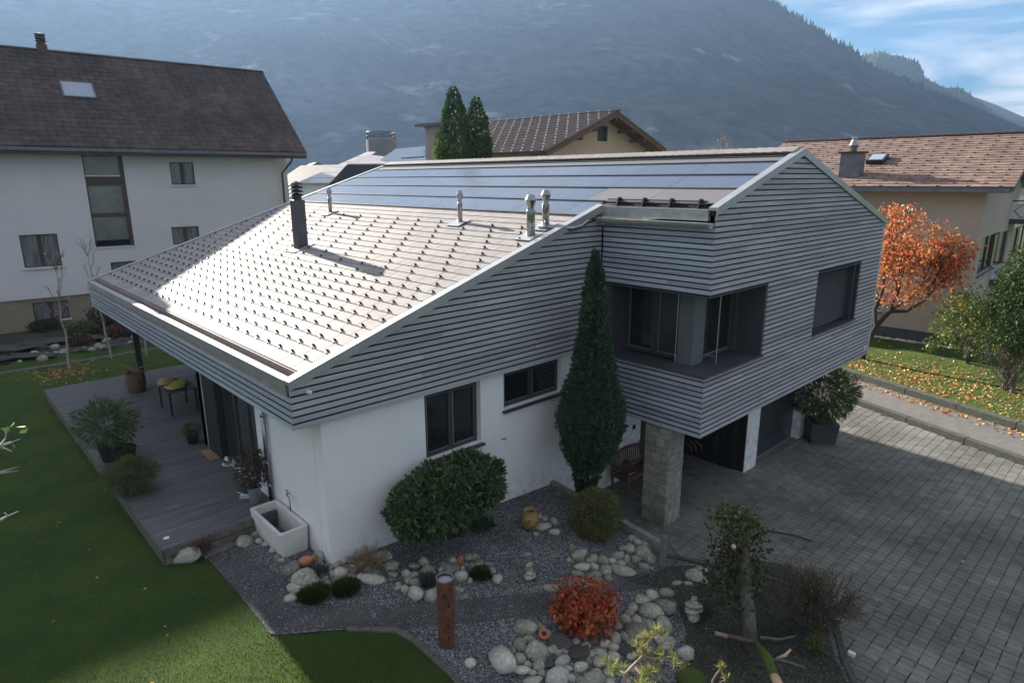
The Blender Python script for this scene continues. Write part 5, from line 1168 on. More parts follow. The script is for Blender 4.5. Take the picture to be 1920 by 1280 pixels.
ym = np.interp(zz, [-.1, 1.5, 3, 4.2, 5.5], [5.83, 5.95, 5.98, 5.98, 5.96])
Pn = np.stack([CX+np.cos(an)*rr_n, ym+np.sin(an)*rr_n, zz], 1); Nn = np.stack([np.cos(an), np.sin(an), np.full(n, 1.3)], 1)
add_mesh('crown', leaf_mesh('crown', Pn, Nn, .085, .030, W_['yew'], 4, out_=.75), CY_)
# dark inner mass of needles and twigs
zz2 = rg_n.uniform(-.1, 5.2, 9000); an2 = rg_n.uniform(0, 2*np.pi, 9000); r2_ = np.interp(zz2, pz, pr)*.72*np.sqrt(rg_n.uniform(0, 1, 9000)); Pn = np.stack([CX+np.cos(an2)*r2_, np.interp(zz2, [-.1, 1.5, 5.5], [5.83, 5.95, 5.96])+np.sin(an2)*r2_, zz2], 1)
add_mesh('inner_needles', leaf_mesh('inner_needles', Pn, np.stack([np.cos(an2), np.sin(an2), np.full(9000, .4)], 1), .14, .08, W_['yew'], 5, out_=.3), CY_)
MB().tube([(CX, 5.84, -.5), (CX, 5.86, .3), (CX, 5.95, 3.8)], [.09, .08, .02], 8).build('trunk', W_['bark_d'], CY_)
# round spirea ball
p = on_x(1117, 963, 1.95)
SB = plant('round_shrub', (p.x, p.y, ground(1117, 1010).z), 'ball-shaped shrub turning from green to red-brown in front of the conifer')
P1, N1_ = blob_pts((p.x, p.y, p.z), (.56, .56, .54), 9000, 7, .07, 3, .45)
add_mesh('crown', leaf_mesh('crown', P1, N1_, .062, .02, W_['spirea'], 8, out_=.6), SB)
m_ = MB(); rg_ = random.Random(9)
for k in range(40):
    a = rg_.uniform(0, 6.28); t = rg_.uniform(.2, .5); P, R_ = limb((p.x+rg_.uniform(-.05, .05), p.y+rg_.uniform(-.05, .05), p.z-.75), (p.x+math.cos(a)*t, p.y+math.sin(a)*t, p.z+rg_.uniform(-.3, .35)), .008, .004, 4, .08, rg_); m_.tube(P, R_, 4, cap=False)
m_.build('stems', W_['twig'], SB)
# small red maple
p = at_dist(1096, 1135, (on_z(1110, 1150, -.42)-CAM).length)
MP = plant('japanese_maple', (p.x, p.y, p.z-.6), 'low spreading maple with rust-red leaves among the pale stones', cat='small tree')
m_ = MB(); tips = []; rg_ = random.Random(12)
for k in range(5): branching(m_, (p.x+rg_.uniform(-.04, .04), p.y+rg_.uniform(-.04, .04), p.z-.62), (rg_.gauss(0, .55), rg_.gauss(0, .55), .8), .30, .018, 3, rg_, tips, .75, .05, 3, .72, .003)
m_.build('trunk', W_['bark_d'], MP)
T = np.array([tuple(t[0]) for t in tips if t[2] <= 1]); rgn = np.random.default_rng(3); T = T[np.linalg.norm((T-np.array(p))/np.array([.64, .64, .5]), axis=1) < 1]
P1, N1_ = blob_pts(tuple(p), (.58, .58, .42), 1500, 14, .22, 3.2, .5); Q = T[rgn.integers(0, len(T), 2300)]+rgn.normal(size=(2300, 3))*.06
PP = np.vstack([P1, Q]); NN = np.vstack([N1_, rgn.normal(size=(2300, 3))+np.array([0, 0, .5])])
add_mesh('leaves', leaf_mesh('leaves', PP, NN, .075, .055, W_['maple'], 5, droop=.5, out_=.3), MP)

# ---- deciduous helper
def leafy(name, base, label, cat, trunks, L0, r0, depth, lf, lsize, nleaf, jit, seed, spread=.6, up=.12, k=3, shrink=.7, bark='bark', group=None, lw=.5, droop=.2, clip=None, tipdepth=1, dirs=None, rmin=.003):
    o = plant(name, base, label, group, cat); m_ = MB(); tips = []; rg_ = random.Random(seed); b = Vector(base)
    for t in range(trunks):
        d = dirs[t] if dirs else (rg_.gauss(0, .28), rg_.gauss(0, .28), 1.)
        branching(m_, b+Vector((rg_.uniform(-1, 1), rg_.uniform(-1, 1), 0))*r0*(1.2 if trunks > 1 else 0)+Vector((0, 0, -.05)), d, L0*rg_.uniform(.85, 1.1), r0, depth, rg_, tips, spread, up, k, shrink, rmin)
    m_.build('trunk', W_[bark], o)
    T = np.array([tuple(t[0]) for t in tips if t[2] <= tipdepth])
    if clip is not None: T = T[[clip(*q) for q in T]]
    if nleaf and len(T):
        rgn = np.random.default_rng(seed); Q = T[rgn.integers(0, len(T), nleaf)]+rgn.normal(size=(nleaf, 3))*jit
        add_mesh('leaves', leaf_mesh('leaves', Q, rgn.normal(size=(nleaf, 3)), lsize, lsize*lw, W_[lf], seed, droop=droop, out_=.1), o)
    return o
# orange tree behind the house
ob = on_y(1618, 655, 26.5); ob.z = -1.08; dO = (on_y(1640, 600, 26.5)-CAM).length
OT2 = plant('orange_tree', tuple(ob), 'tree with glowing orange-red autumn leaves behind the right corner of the house', cat='tree')
m_ = MB(); tips = []; rg_ = random.Random(31); j0, j1, j2 = at_dist(1642, 612, dO), at_dist(1668, 584, dO), at_dist(1655, 545, dO)
m_.tube([ob-Vector((0, 0, .1)), at_dist(1630, 635, dO), j0, j1], [.13, .12, .11, .10], 9); cO = at_dist(1692, 492, dO); kO = mpp(cO)
m_.tube([j0, at_dist(1640, 580, dO), j2], [.09, .08, .07], 8); m_.tube([j1, at_dist(1700, 583, dO), at_dist(1735, 562, dO-.2), at_dist(1750, 530, dO-.3)], [.09, .075, .055, .04], 8)
for (q, d, L_, n_) in ((j1, (.2, .1, 1), 1.2, 4), (j2, (-.1, .2, 1), 1.3, 4), (j1, (.8, .3, .9), 1.3, 4), (at_dist(1735, 562, dO-.2), (.5, .2, 1), 1.0, 4), (at_dist(1750, 530, dO-.3), (.3, -.4, .8), .9, 3)): branching(m_, q, d, L_, .06, n_, rg_, tips, .6, .12, 3, .76)
m_.build('trunk', W_['bark_d'], OT2)
P1, N1_ = blob_pts(tuple(cO), (102*kO, 95*kO, 92*kO), 3400, 33, .26, 3.6, .85); P1 = P1[P1[:, 2] > cO.z-80*kO]
T = np.array([tuple(t_[0]) for t_ in tips]); rgn = np.random.default_rng(2); T = T[np.linalg.norm((T-np.array(cO))/(112*kO), axis=1) < 1]; T = T[rgn.integers(0, len(T), 3200)]+rgn.normal(size=(3200, 3))*.13
PP = np.vstack([P1, T]); add_mesh('leaves', leaf_mesh('leaves', PP, rgn.normal(size=PP.shape), .15, .085, W_['orange'], 33, droop=.6, out_=.1), OT2)
# green shrub and bare-stemmed bush on the right lawn, dark conifer behind
p = ground(1812, 680, zr)
leafy('lime_shrub', tuple(p), 'tall loose shrub with yellow-green leaves against the cream wall', 'shrub', 8, 1.2, .035, 4, 'lime', .16, 3600, .14, 44, .75, .05, 3, .80, 'bark', droop=.35, tipdepth=2, lw=.45)
p = ground(1884, 732, zr)
leafy('bare_stemmed_bush', tuple(p), 'bare many-stemmed bush on the leafy lawn at the right edge', 'shrub', 26, 1.0, .018, 3, 'lime', .12, 700, .10, 52, .35, .25, 3, .72, 'bark', droop=.3, lw=.45)
p = at_dist(1908, 570, 31)
DC = plant('dark_evergreen', (p.x, p.y, -1.1), 'dense dark evergreen at the right edge in front of the balconies', cat='tree')
P1, N1_ = blob_pts((p.x+.35, p.y, p.z+.1), (1.2, 1.3, 2.0), 14000, 23, .2, 3.0, .5); add_mesh('crown', leaf_mesh('crown', P1, N1_, .13, .05, W_['thuja'], 6, out_=.5), DC); MB().tube([(p.x+.35, p.y, -1.2), (p.x+.35, p.y, p.z)], .1, 8).build('trunk', W_['bark'], DC)
# two conifers and a low one behind the ridge
def conifer(u, vt, vb, wpx, dist, label, mt, seed, n=9000, name='conifer', lean=0, zb=-1.2):
    t = at_dist(u, vt, dist); k = mpp(t); R_ = wpx*k/2; o = plant(name, (t.x, t.y, zb), label, cat='conifer'); H_ = t.z-zb; rg = np.random.default_rng(seed)
    zz = zb+.3+(H_-.3)*(1-rg.uniform(0, 1, n)**.62); f_ = (t.z-zz); an = rg.uniform(0, 2*np.pi, n)
    r = R_*np.clip(f_/(R_*3.4), 0, 1)**.6*(1+.08*np.sin(an*3+zz*2.1+seed)+.07*np.sin(zz*5+an*2)+.06*rg.normal(size=n))*(1-.35*rg.uniform(0, 1, n)**2)
    P_ = np.stack([t.x+np.cos(an)*r, t.y+np.sin(an)*r, zz], 1); add_mesh('crown', leaf_mesh('crown', P_, np.stack([np.cos(an), np.sin(an), np.full(n, 1.6)], 1), .17, .075, W_[mt], seed, out_=.75), o)
    MB().tube([(t.x, t.y, zb-.1), (t.x, t.y, t.z-.2)], [.07, .02], 6).build('trunk', W_['bark_d'], o); return o
conifer(850, 165, 300, 62, 33.6, 'taller of the two pointed dark green conifers behind the solar roof', 'thuja', 3, 34000)
conifer(893, 183, 300, 54, 34.8, 'shorter of the two pointed dark green conifers behind the solar roof', 'thuja', 4, 32000)
conifer(826, 262, 300, 44, 33.2, 'low yellow-green conifer at the left foot of the two dark conifers', 'lime', 5, 9000)
conifer(1356, 250, 280, 26, 60, 'small golden larch peeping over the ridge tiles', 'straw', 6, 1800, name='larch')
conifer(1381, 255, 280, 22, 62, 'small dark spruce just right of the golden larch over the ridge', 'thuja', 7, 1500)
# birches on the left lawn
for (ub, vb, ut, vt, lb, sd_, nl) in ((130, 690, 105, 505, 'slim white birch nearest the left edge with a few leaves left', 1, 70), (209, 672, 165, 480, 'slim bare white birch between the other two', 2, 0), (275, 668, 262, 560, 'slim white birch half hidden behind the roof corner and post', 3, 0)):
    b = ground(ub, vb); b2 = Vector((b.x, b.y, b.z)); t = on_x(ut, vt, b.x)
    o = plant('birch', tuple(b2), lb, cat='tree'); m_ = MB(); rg_ = random.Random(sd_); P, R_ = limb(b2, t, .05, .012, 8, .03, rg_); m_.tube(P, R_, 7); o1 = m_.build('trunk', W_['birch'], o)
    m_ = MB(); tips = []
    for k in range(18): i = rg_.randint(3, 8); q = P[i]; a = rg_.uniform(0, 6.28); branching(m_, q, (math.cos(a)*.5, math.sin(a)*.5, 1.1), .55*(1-.04*i), .010, 2, rg_, tips, .45, .2, 2, .7, .003, 4)
    m_.build('branches', W_['twig'], o)
    if nl: T = np.array([tuple(t_[0]) for t_ in tips]); rgn = np.random.default_rng(1); add_mesh('leaves', leaf_mesh('leaves', T[rgn.integers(0, len(T), nl)], rgn.normal(size=(nl, 3)), .09, .06, W_['fallen'], 2, out_=0), o)
# shrubs before the white block
for (u, v, w, h, mt_, lb, sd_) in ((215, 597, 75, 40, 'redleaf', 'red-brown hydrangea shrub before the basement of the white block', 1), (165, 615, 45, 22, 'spirea', 'faded green-pink shrub under the basement window', 2), (85, 612, 40, 16, 'olive', 'low dark shrub left of the basement window', 3), (150, 640, 30, 14, 'dullred', 'small orange-leaved shrub behind the first birch', 4), (20, 612, 40, 12, 'olive', 'low grey-green planting at the left edge before the white block', 5), (235, 620, 50, 20, 'dullred', 'dull red shrub behind the roof corner', 6)):
    p = ground(u, v+h*.5); c = at_dist(u, v, (p-CAM).length); k = mpp(p); o = plant('garden_shrub', tuple(p), lb)
    P1, N1_ = blob_pts(tuple(c), (w*k*.5, w*k*.6, h*k*.65), 2600, 60+sd_, .25, 3, .6); add_mesh('crown', leaf_mesh('crown', P1, N1_, .13, .08, W_[mt_], sd_, out_=.4), o)
# planted pots on the deck
def potted(name, u, v, z, pot, label, fol, cat='potted plant'):
    p = on_z(u, v, z); o = thing(name, tuple(p), label, cat); pot(o, p); fol(o, p); return o
def roundpot(r, h, mt_='black', taper=.75):
    def f_(o, p): MB().lathe([(r*taper, 0), (r, h), (r*1.04, h), (r*1.04, h-.03), (r*.93, h-.03), (r*.9, h-.04)], tuple(p), 22).build('pot', W_[mt_], o); MB().lathe([(r*.92, h-.045), (0.001, h-.03)], tuple(p), 18, cap=False).build('soil', W_['soil'], o)
    return f_
def ball(dz, r, n, mt_, L_, Wd, seed, amp=.2, out_=.6, droop=0, stems=12, depth=.5):
    def f_(o, p):
        c = (p.x, p.y, p.z+dz); P1, N1_ = blob_pts(c, r, n, seed, amp, 3, depth); add_mesh('foliage', leaf_mesh('foliage', P1, N1_, L_, Wd, W_[mt_], seed, out_=out_, droop=droop), o)
        m_ = MB(); rg_ = random.Random(seed)
        for k in range(stems): a = rg_.uniform(0, 6.28); t = rg_.uniform(.3, .9); P, R_ = limb((p.x+rg_.uniform(-.06, .06), p.y+rg_.uniform(-.06, .06), p.z+.2), (c[0]+math.cos(a)*t*r[0], c[1]+math.sin(a)*t*r[1], c[2]+rg_.uniform(-.2, .6)*r[2]), .010, .005, 4, .06, rg_); m_.tube(P, R_, 4, cap=False)
        m_.build('stems', W_['twig'], o)
    return f_
potted('potted_oleander', 212, 860, .35, roundpot(.30, .42), 'large oleander bush in a black pot at the lawn edge of the deck', ball(.95, (.58, .58, .52), 3000, 'oleander', .13, .026, 71, .25, .55, 0, 12, .7))
potted('empty_pot', 236, 868, .35, roundpot(.27, .40, 'darkmetal'), 'black pot half hidden between the oleander and the heather on the deck', ball(.42, (.2, .2, .08), 120, 'olive', .08, .02, 72), 'plant pot')
potted('potted_heather', 250, 922, .35, roundpot(.22, .33), 'yellow-green spiky heather in a round black pot on the deck edge', ball(.42, (.42, .42, .30), 2600, 'heath', .15, .018, 73, .25, .9, stems=20))
potted('potted_box', 362, 829, .35, roundpot(.17, .27), 'small olive-green shrub in a black pot beside the white wall end', ball(.36, (.21, .21, .16), 900, 'heath', .06, .02, 74, .1))
potted('bucket_shrub', 479, 940, .35, roundpot(.145, .36, 'zinc', .68), 'dark red leaved shrub in a tall zinc bucket by the downpipe', ball(.78, (.30, .30, .42), 1100, 'redleaf', .075, .032, 75, .25, .6, stems=16, depth=.8))
def barrel(o, p):
    MB().lathe([(.24, 0), (.30, .25), (.30, .45), (.26, .62), (.28, .64), (.23, .64), (.22, .58)], tuple(p), 12).build('pot', W_['wicker'], o); MB().lathe([(.225, .57), (.001, .58)], tuple(p), 12, cap=False).build('soil', W_['soil'], o)
def agave(o, p):
    m_ = MB(); rg_ = random.Random(3)
    for k in range(26):
        a = rg_.uniform(0, 6.28); l = rg_.uniform(.35, .7); P = [Vector((p.x, p.y, p.z+.58))+Vector((math.cos(a)*l*t, math.sin(a)*l*t, .45*l*math.sin(t*2.6)-(.35*l*t*t if k % 2 else 0))) for t in (0, .25, .5, .75, 1)]; m_.tube(P, [.014, .013, .010, .007, .002], 4)
    m_.build('strap_leaves', W_['straw'], o)
potted('basket_planter', 257, 733, .35, barrel, 'tall woven basket planter with dry strap leaves by the dark post', agave)
# cube planter with oleander on the drive
c = on_z(1520, 832, DZ); cb = Vector((2.75, 15.95, DZ))
pc, pd = on_z(1520, 832, DZ), on_z(1566, 834, DZ)
o = thing('cube_planter', tuple((pc+pd)/2), 'square anthracite planter with a large flowering oleander beside the garage', 'planter', rz=math.atan2(pd.y-pc.y, pd.x-pc.x))
L_ = (pd-pc).length; q_ = MB(); h_ = .70; t = .06
q_.hexa([(-L_/2, 0, 0), (L_/2, 0, 0), (L_/2, L_, 0), (-L_/2, L_, 0), (-L_/2-t, -t, h_), (L_/2+t, -t, h_), (L_/2+t, L_+t, h_), (-L_/2-t, L_+t, h_)])
o1 = q_.build('planter_box', W_['anthr'], o, local=True, bevel=.01); MB().box((-L_/2+.0, 0, h_), (L_/2, L_, h_+.004)).build('soil', W_['soil'], o, local=True)
m0 = ORI[o.name]; cc = m0 @ Vector((0, L_/2, 1.62)); P1, N1_ = blob_pts(tuple(cc), (.92, .92, .78), 4800, 81, .18, 3, .6); add_mesh('foliage', leaf_mesh('foliage', P1, N1_, .19, .032, W_['oleander'], 9, out_=.75), o)
m_ = MB(); rg_ = random.Random(8)
for k in range(26):
    a = rg_.uniform(0, 6.28); t = rg_.uniform(.3, .8); b_ = m0 @ Vector((rg_.uniform(-.15, .15), L_/2+rg_.uniform(-.15, .15), h_)); P, R_ = limb(b_, cc+Vector((math.cos(a)*t, math.sin(a)*t, rg_.uniform(-.2, .5))), .014, .007, 5, .05, rg_); m_.tube(P, R_, 5, cap=False)
m_.build('stems', W_['twig'], o)
P1, N1_ = blob_pts(tuple(cc), (.93, .93, .8), 90, 82, .18, 3, .05); add_mesh('blossoms', leaf_mesh('blossoms', P1[P1[:, 2] > cc.z-.2], N1_[P1[:, 2] > cc.z-.2], .07, .06, W_['bluebark'], 9, out_=.3), o)

# ---- tufts of grass
def tuft(u, v, rpx, n, mt_, label, L_, seed, name='grass_tuft', w=.012, dro=.3, spread=.8, cat='grass tuft', at=None):
    p = at or ground(u, v); k = mpp(p); R_ = rpx*k; rg = np.random.default_rng(seed); o = plant(name, tuple(p), label, cat=cat)
    a = rg.uniform(0, 2*np.pi, n); r = R_*np.sqrt(rg.uniform(0, 1, n))*.8; P_ = np.stack([p.x+np.cos(a)*r, p.y+np.sin(a)*r, p.z+.0*r], 1); zt = np.sqrt(np.clip(1-(r/R_)**2, 0, 1))*R_*.5; P_[:, 2] += zt*rg.uniform(0, 1, n)
    Nn = np.stack([np.cos(a)*r/R_*spread*1.4, np.sin(a)*r/R_*spread*1.4, np.full(n, 1.)], 1)
    add_mesh('blades', leaf_mesh('blades', P_, Nn, L_, w, W_[mt_], seed, out_=.8), o); return o
tuft(590, 1120, 30, 2600, 'tuft', 'round dark green mound of fine grass left of its neighbour below the corner stones', .10, 1); tuft(650, 1108, 27, 2300, 'tuft', 'round dark green mound of fine grass right of its neighbour below the corner stones', .10, 2)
tuft(902, 1080, 22, 1500, 'tuft', 'small green-brown mound in the stone ring behind the rusty column', .08, 3); tuft(803, 1094, 18, 700, 'blue', 'blue-grey fescue among the stones left of the rusty column', .13, 4); tuft(598, 1080, 16, 500, 'blue', 'blue-grey fescue beside the tallest corner boulder', .16, 5)
tuft(692, 1064, 24, 260, 'straw', 'dry straw-coloured grass clump at the white wall', .34, 6, w=.014, spread=1.2); tuft(0, 0, 9, 110, 'dullred', 'red ornamental grass at the deck corner', .40, 7, w=.010, spread=.45, at=Vector((-1.90, -1.66, .02))); tuft(1128, 1012, 14, 160, 'maple', 'small reddish seedling under the round shrub', .12, 8)
tuft(1310, 1150, 30, 240, 'olive', 'thin green ground plants beside the right cairn', .10, 12); tuft(905, 990, 26, 300, 'laurel', 'seedlings under the laurel bush', .12, 13, w=.04)

# ---- the felled-back old tree with moss and ivy
tb = ground(1408, 1216); T0 = Vector((tb.x, tb.y, tb.z-.1)); dT = (T0-CAM).length
T1 = at_dist(1398, 1090, dT-.55); T2 = at_dist(1396, 975, dT-.75)
OT = plant('old_tree', tuple(T0), 'old lopped tree with lichen-grey trunk, ivy leaves and cut branch ends', cat='tree')
m_ = MB(); m_.tube([T0, T0.lerp(T1, .5)+Vector((.03, -.02, 0)), T1, T2], [.135, .115, .10, .07], 12); m_.build('trunk', W_['bark'], OT, smooth=True)
def seg3(pts, rs, name, mt_, sm=True, s=9): m_ = MB(); m_.tube(pts, rs, s); return m_.build(name, W_[mt_], OT, smooth=sm)
seg3([at_dist(1345, 1187, dT-1.0), at_dist(1380, 1195, dT-.7), at_dist(1420, 1206, dT-.5)], [.032, .042, .05], 'cut_branch', 'twig'); e_ = at_dist(1340, 1186, dT-1.0)
W_['pinkbark'] = mat('pinkish_bark', (.36, .24, .19), (.24, .17, .14), rough=.9, scale=8)
seg3([at_dist(1342, 1186, dT-1.05), at_dist(1362, 1192, dT-.9)], [.034, .036], 'peeled_end', 'pinkbark')
seg3([at_dist(1416, 1205, dT-.5), at_dist(1436, 1228, dT-1.0), at_dist(1452, 1268, dT-1.4)], [.06, .075, .085], 'mossy_branch', 'moss'); seg3([at_dist(1452, 1268, dT-1.4), at_dist(1464, 1290, dT-1.6)], [.075, .07], 'branch_stub', 'cut')
seg3([at_dist(1400, 1015, dT-.7), at_dist(1440, 995, dT-.6), at_dist(1490, 1003, dT-.3), at_dist(1522, 1014, dT-.1)], [.035, .022, .018, .022], 'side_branch', 'bark_d'); seg3([at_dist(1425, 1194, dT-.4), at_dist(1460, 1198, dT-.2), at_dist(1490, 1192, dT)], [.03, .024, .018], 'side_branch', 'bark')
seg3([at_dist(1430, 1232, dT-.8), at_dist(1470, 1238, dT-.5), at_dist(1508, 1250, dT-.3)], [.022, .022, .02], 'side_branch', 'bark'); seg3([at_dist(1392, 1000, dT-.8), at_dist(1352, 968, dT-.5), at_dist(1340, 975, dT-.4)], [.03, .02, .012], 'side_branch', 'bark_d')
seg3([at_dist(1455, 1233, dT-.9), at_dist(1472, 1228, dT-.9), at_dist(1483, 1216, dT-.9)], [.012, .03, .012], 'split_wood', 'cut'); seg3([at_dist(1400, 1022, dT-.8), at_dist(1376, 1024, dT-1.15)], [.035, .045], 'sawn_stub', 'bark_d'); seg3([at_dist(1376, 1024, dT-1.15), at_dist(1375.5, 1024, dT-1.16)], [.044, .044], 'sawn_face', 'cut')
c = at_dist(1385, 1040, dT-.6); k = mpp(c); P1, N1_ = blob_pts((c.x, c.y, c.z-.15), (54*k, 50*k, 100*k), 1700, 90, .35, 3, .8); add_mesh('ivy_leaves', leaf_mesh('ivy_leaves', P1, N1_*0+np.array([0, 0, -.4]), .085, .05, W_['olive'], 3, out_=.3, droop=.5), OT)
c = at_dist(1384, 975, dT-.75); P1, N1_ = blob_pts(tuple(c), (42*k, 42*k, 26*k), 700, 91, .35, 3, .8); add_mesh('ivy_leaves', leaf_mesh('ivy_leaves', P1, N1_, .08, .05, W_['heath'], 3, out_=.3, droop=.2), OT)
m_ = MB(); rg_ = random.Random(5); tips = []
for k2 in range(16): branching(m_, at_dist(rg_.uniform(1375, 1410), rg_.uniform(985, 1090), dT-.65), (rg_.gauss(0, 1), rg_.gauss(0, 1), rg_.gauss(-.2, .6)), .22, .009, 2, rg_, tips, .8, -.1, 2, .7)
m_.build('dead_twigs', W_['twig'], OT)
# bare brown bush behind it
p = ground(1525, 1165); BB = plant('bare_brown_bush', tuple(p), 'wide bare brown twiggy bush between the old tree and the paved drive'); m_ = MB(); tips = []; rg_ = random.Random(6)
for k2 in range(60): branching(m_, p+Vector((rg_.uniform(-.35, .35), rg_.uniform(-.35, .35), 0)), (rg_.gauss(0, .6), rg_.gauss(0, .6), 1), .46, .009, 3, rg_, tips, .55, .1, 3, .75, .0022)
m_.build('twigs', W_['twig'], BB)
rgn = np.random.default_rng(6); T = np.array([tuple(t_[0]) for t_ in tips]); add_mesh('leaves', leaf_mesh('leaves', T[rgn.integers(0, len(T), 1100)], rgn.normal(size=(1100, 3)), .045, .02, W_['spirea'], 2, out_=0), BB)
p = ground(1530, 1228); leafy('yellow_twig_shrub', tuple(p), 'small yellow-green sprig at the foot of the bare bush', 'shrub', 4, .22, .006, 2, 'lime', .05, 260, .03, 9, .5, .2, 3, .7, 'twig')
# sunlit pine top close to the camera
def needle_tuft(V_, c, d, L_, n, rg): 
    for _ in range(n):
        v = d+Vector((rg.gauss(0, .55), rg.gauss(0, .55), rg.gauss(0, .55))); v.normalize(); V_.append((c, v, L_*rg.uniform(.7, 1.1)))
dp_ = 4.2; base_px = at_dist(1170, 1330, dp_-.1)
PN = plant('pine_sapling', (base_px.x+.5, base_px.y-.4, ground(1170, 1275).z), 'slender young pine whose sunlit needle tufts reach into the foot of the picture', cat='pine')
m_ = MB(); rg_ = random.Random(21); tf = []
paths = [[(1170, 1330), (1172, 1262), (1188, 1246), (1206, 1228), (1214, 1205), (1228, 1190)], [(1206, 1230), (1240, 1236), (1272, 1240)], [(1172, 1262), (1158, 1255), (1150, 1250)], [(1188, 1246), (1200, 1262), (1225, 1268)], [(1172, 1262), (1190, 1282), (1210, 1290)], [(1214, 1205), (1200, 1215)]]
for i, P_ in enumerate(paths):
    Q = [at_dist(u, v, dp_+.06*math.sin(u)) for u, v in P_]; m_.tube(Q, [.011-.0012*j if i == 0 else .006-.001*j for j in range(len(Q))], 6)
    for (u, v) in P_[1 if i else 3:]: 
        for _ in range(3): tf.append(at_dist(u+rg_.uniform(-14, 14), v+rg_.uniform(-12, 8), dp_+rg_.uniform(-.08, .08)))
m_.tube([(base_px.x+.5, base_px.y-.4, PN.location.z-.1), (base_px.x+.35, base_px.y-.3, 2.0), at_dist(1170, 1330, dp_)], [.05, .03, .012], 8); m_.build('trunk', W_['pinkbark'], PN)
for (pts_, dd) in (([(1345+25, 1330), (1352, 1262), (1362, 1250)], 4.4), ([(1360, 1330), (1360, 1266), (1352, 1252)], 4.4)): pass
m_ = MB()
V_ = []
for t_ in tf: needle_tuft(V_, t_, Vector((rg_.gauss(0, .4), rg_.gauss(0, .4), .7)), .045, 46, rg_)
P_ = np.array([tuple(a[0]) for a in V_]); N_ = np.array([tuple(a[1]) for a in V_]); add_mesh('needles', leaf_mesh('needles', P_, N_, .05, .0035, W_['needle'], 5, out_=.97), PN)
P3 = []; m_ = MB(); V_ = []
for (pp, dd) in ((((1340, 1340), (1336, 1275), (1344, 1262), (1352, 1252)), 4.4), (((1352, 1340), (1350, 1278), (1362, 1274)), 4.4)):
    Q = [at_dist(u, v, dd) for u, v in pp]; m_.tube(Q, [.008, .006, .005, .004][:len(Q)], 5); needle_tuft(V_, Q[-1], Vector((0, 0, 1)), .04, 60, rg_)
Q = at_dist(1345, 1340, 4.4); m_.tube([(Q.x+.5, Q.y-.4, ground(1340, 1275).z), (Q.x+.3, Q.y-.2, 2.2), Q], [.03, .02, .008], 7)
PN2 = plant('pine_sapling', (Q.x+.5, Q.y-.4, ground(1340, 1275).z), 'thinner pine shoot with two small bright tufts right of the larger one', cat='pine'); m_.build('trunk', W_['pinkbark'], PN2)
P_ = np.array([tuple(a[0]) for a in V_]); N_ = np.array([tuple(a[1]) for a in V_]); add_mesh('needles', leaf_mesh('needles', P_, N_, .045, .0035, W_['needle'], 5, out_=.97), PN2)
# birch twigs reaching in from the left, near the camera
db = 5.0; q0 = at_dist(-160, 900, db); BT = plant('young_birch', (q0.x, q0.y, terrain(q0.x, q0.y)), 'young birch just outside the left edge whose sunlit twig tips reach in', cat='tree')
m_ = MB(); m_.tube([(q0.x, q0.y, terrain(q0.x, q0.y)-.1), q0+Vector((0, 0, -1)), q0, q0+Vector((.05, 0, .7))], [.05, .035, .022, .008], 8)
for P_ in ([(-160, 880), (-60, 850), (0, 838), (38, 822)], [(-60, 852), (0, 835), (20, 828), (28, 838)], [(0, 838), (12, 842), (22, 846)], [(0, 836), (10, 822), (14, 800)], [(-160, 930), (-40, 900), (0, 884), (34, 875)], [(0, 886), (20, 884), (34, 882)], [(-160, 1040), (-20, 985), (12, 968), (34, 958)], [(0, 975), (14, 966), (8, 960)], [(-160, 860), (-80, 800), (-30, 700)]): m_.tube([at_dist(u, v, db+.1*math.sin(u*.05)) for u, v in P_], [.009, .0055, .004, .0025][:len(P_)], 5)
m_.build('trunk', W_['birch'], BT); T = np.array([tuple(at_dist(u, v, db)) for u, v in ((18, 802), (16, 803), (36, 812), (30, 800), (20, 808))]); add_mesh('leaves', leaf_mesh('leaves', T, rng.normal(size=(5, 3)), .05, .036, W_['lime'], 2, out_=0), BT)
# ================================================================== STONES
SM = [rock_mesh(i, [.78, .62, .85, .7, .9, .66][i % 6]) for i in range(8)]; SMW = [rock_mesh(20+i, .7, mt='stone_w') for i in range(4)]; SMD = [rock_mesh(40+i, .42, mt='stone_d', jag=.35, asp=1.1) for i in range(3)]
rgs = random.Random(77)
def stone(u, v, a, b=None, kind='n', label=None, group=None, zoff=0, tilt=0., name='stone', cat='stone'):
    b = b or a*.8; p = ground(u, v+b*.55); k = mpp(p); R_ = (a*k+ b*k)/2; me = rgs.choice({'n': SM, 'w': SMW, 'd': SMD}[kind])
    o = bpy.data.objects.new(name, me); COL.objects.link(o); o.location = (p.x, p.y, p.z+R_*.34+zoff); rx = a/((a+b)/2)
    o.scale = (R_*1.36, R_*1.36, R_*1.3); o.rotation_euler = (rgs.uniform(-.25, .25)+tilt, rgs.uniform(-.25, .25), rgs.uniform(0, 6.28))
    if abs(a-b) > .25*a: o.rotation_euler[2] = math.atan2(RIGHT.y, RIGHT.x)+rgs.uniform(-.3, .3); o.scale = (a*k*1.28, (a+b)*.66*k, b*k*1.32)
    if b > a*1.2: o.scale = (a*k*1.1, a*k*1.05, b*k*1.2)
    return tag(o, label, cat, group)
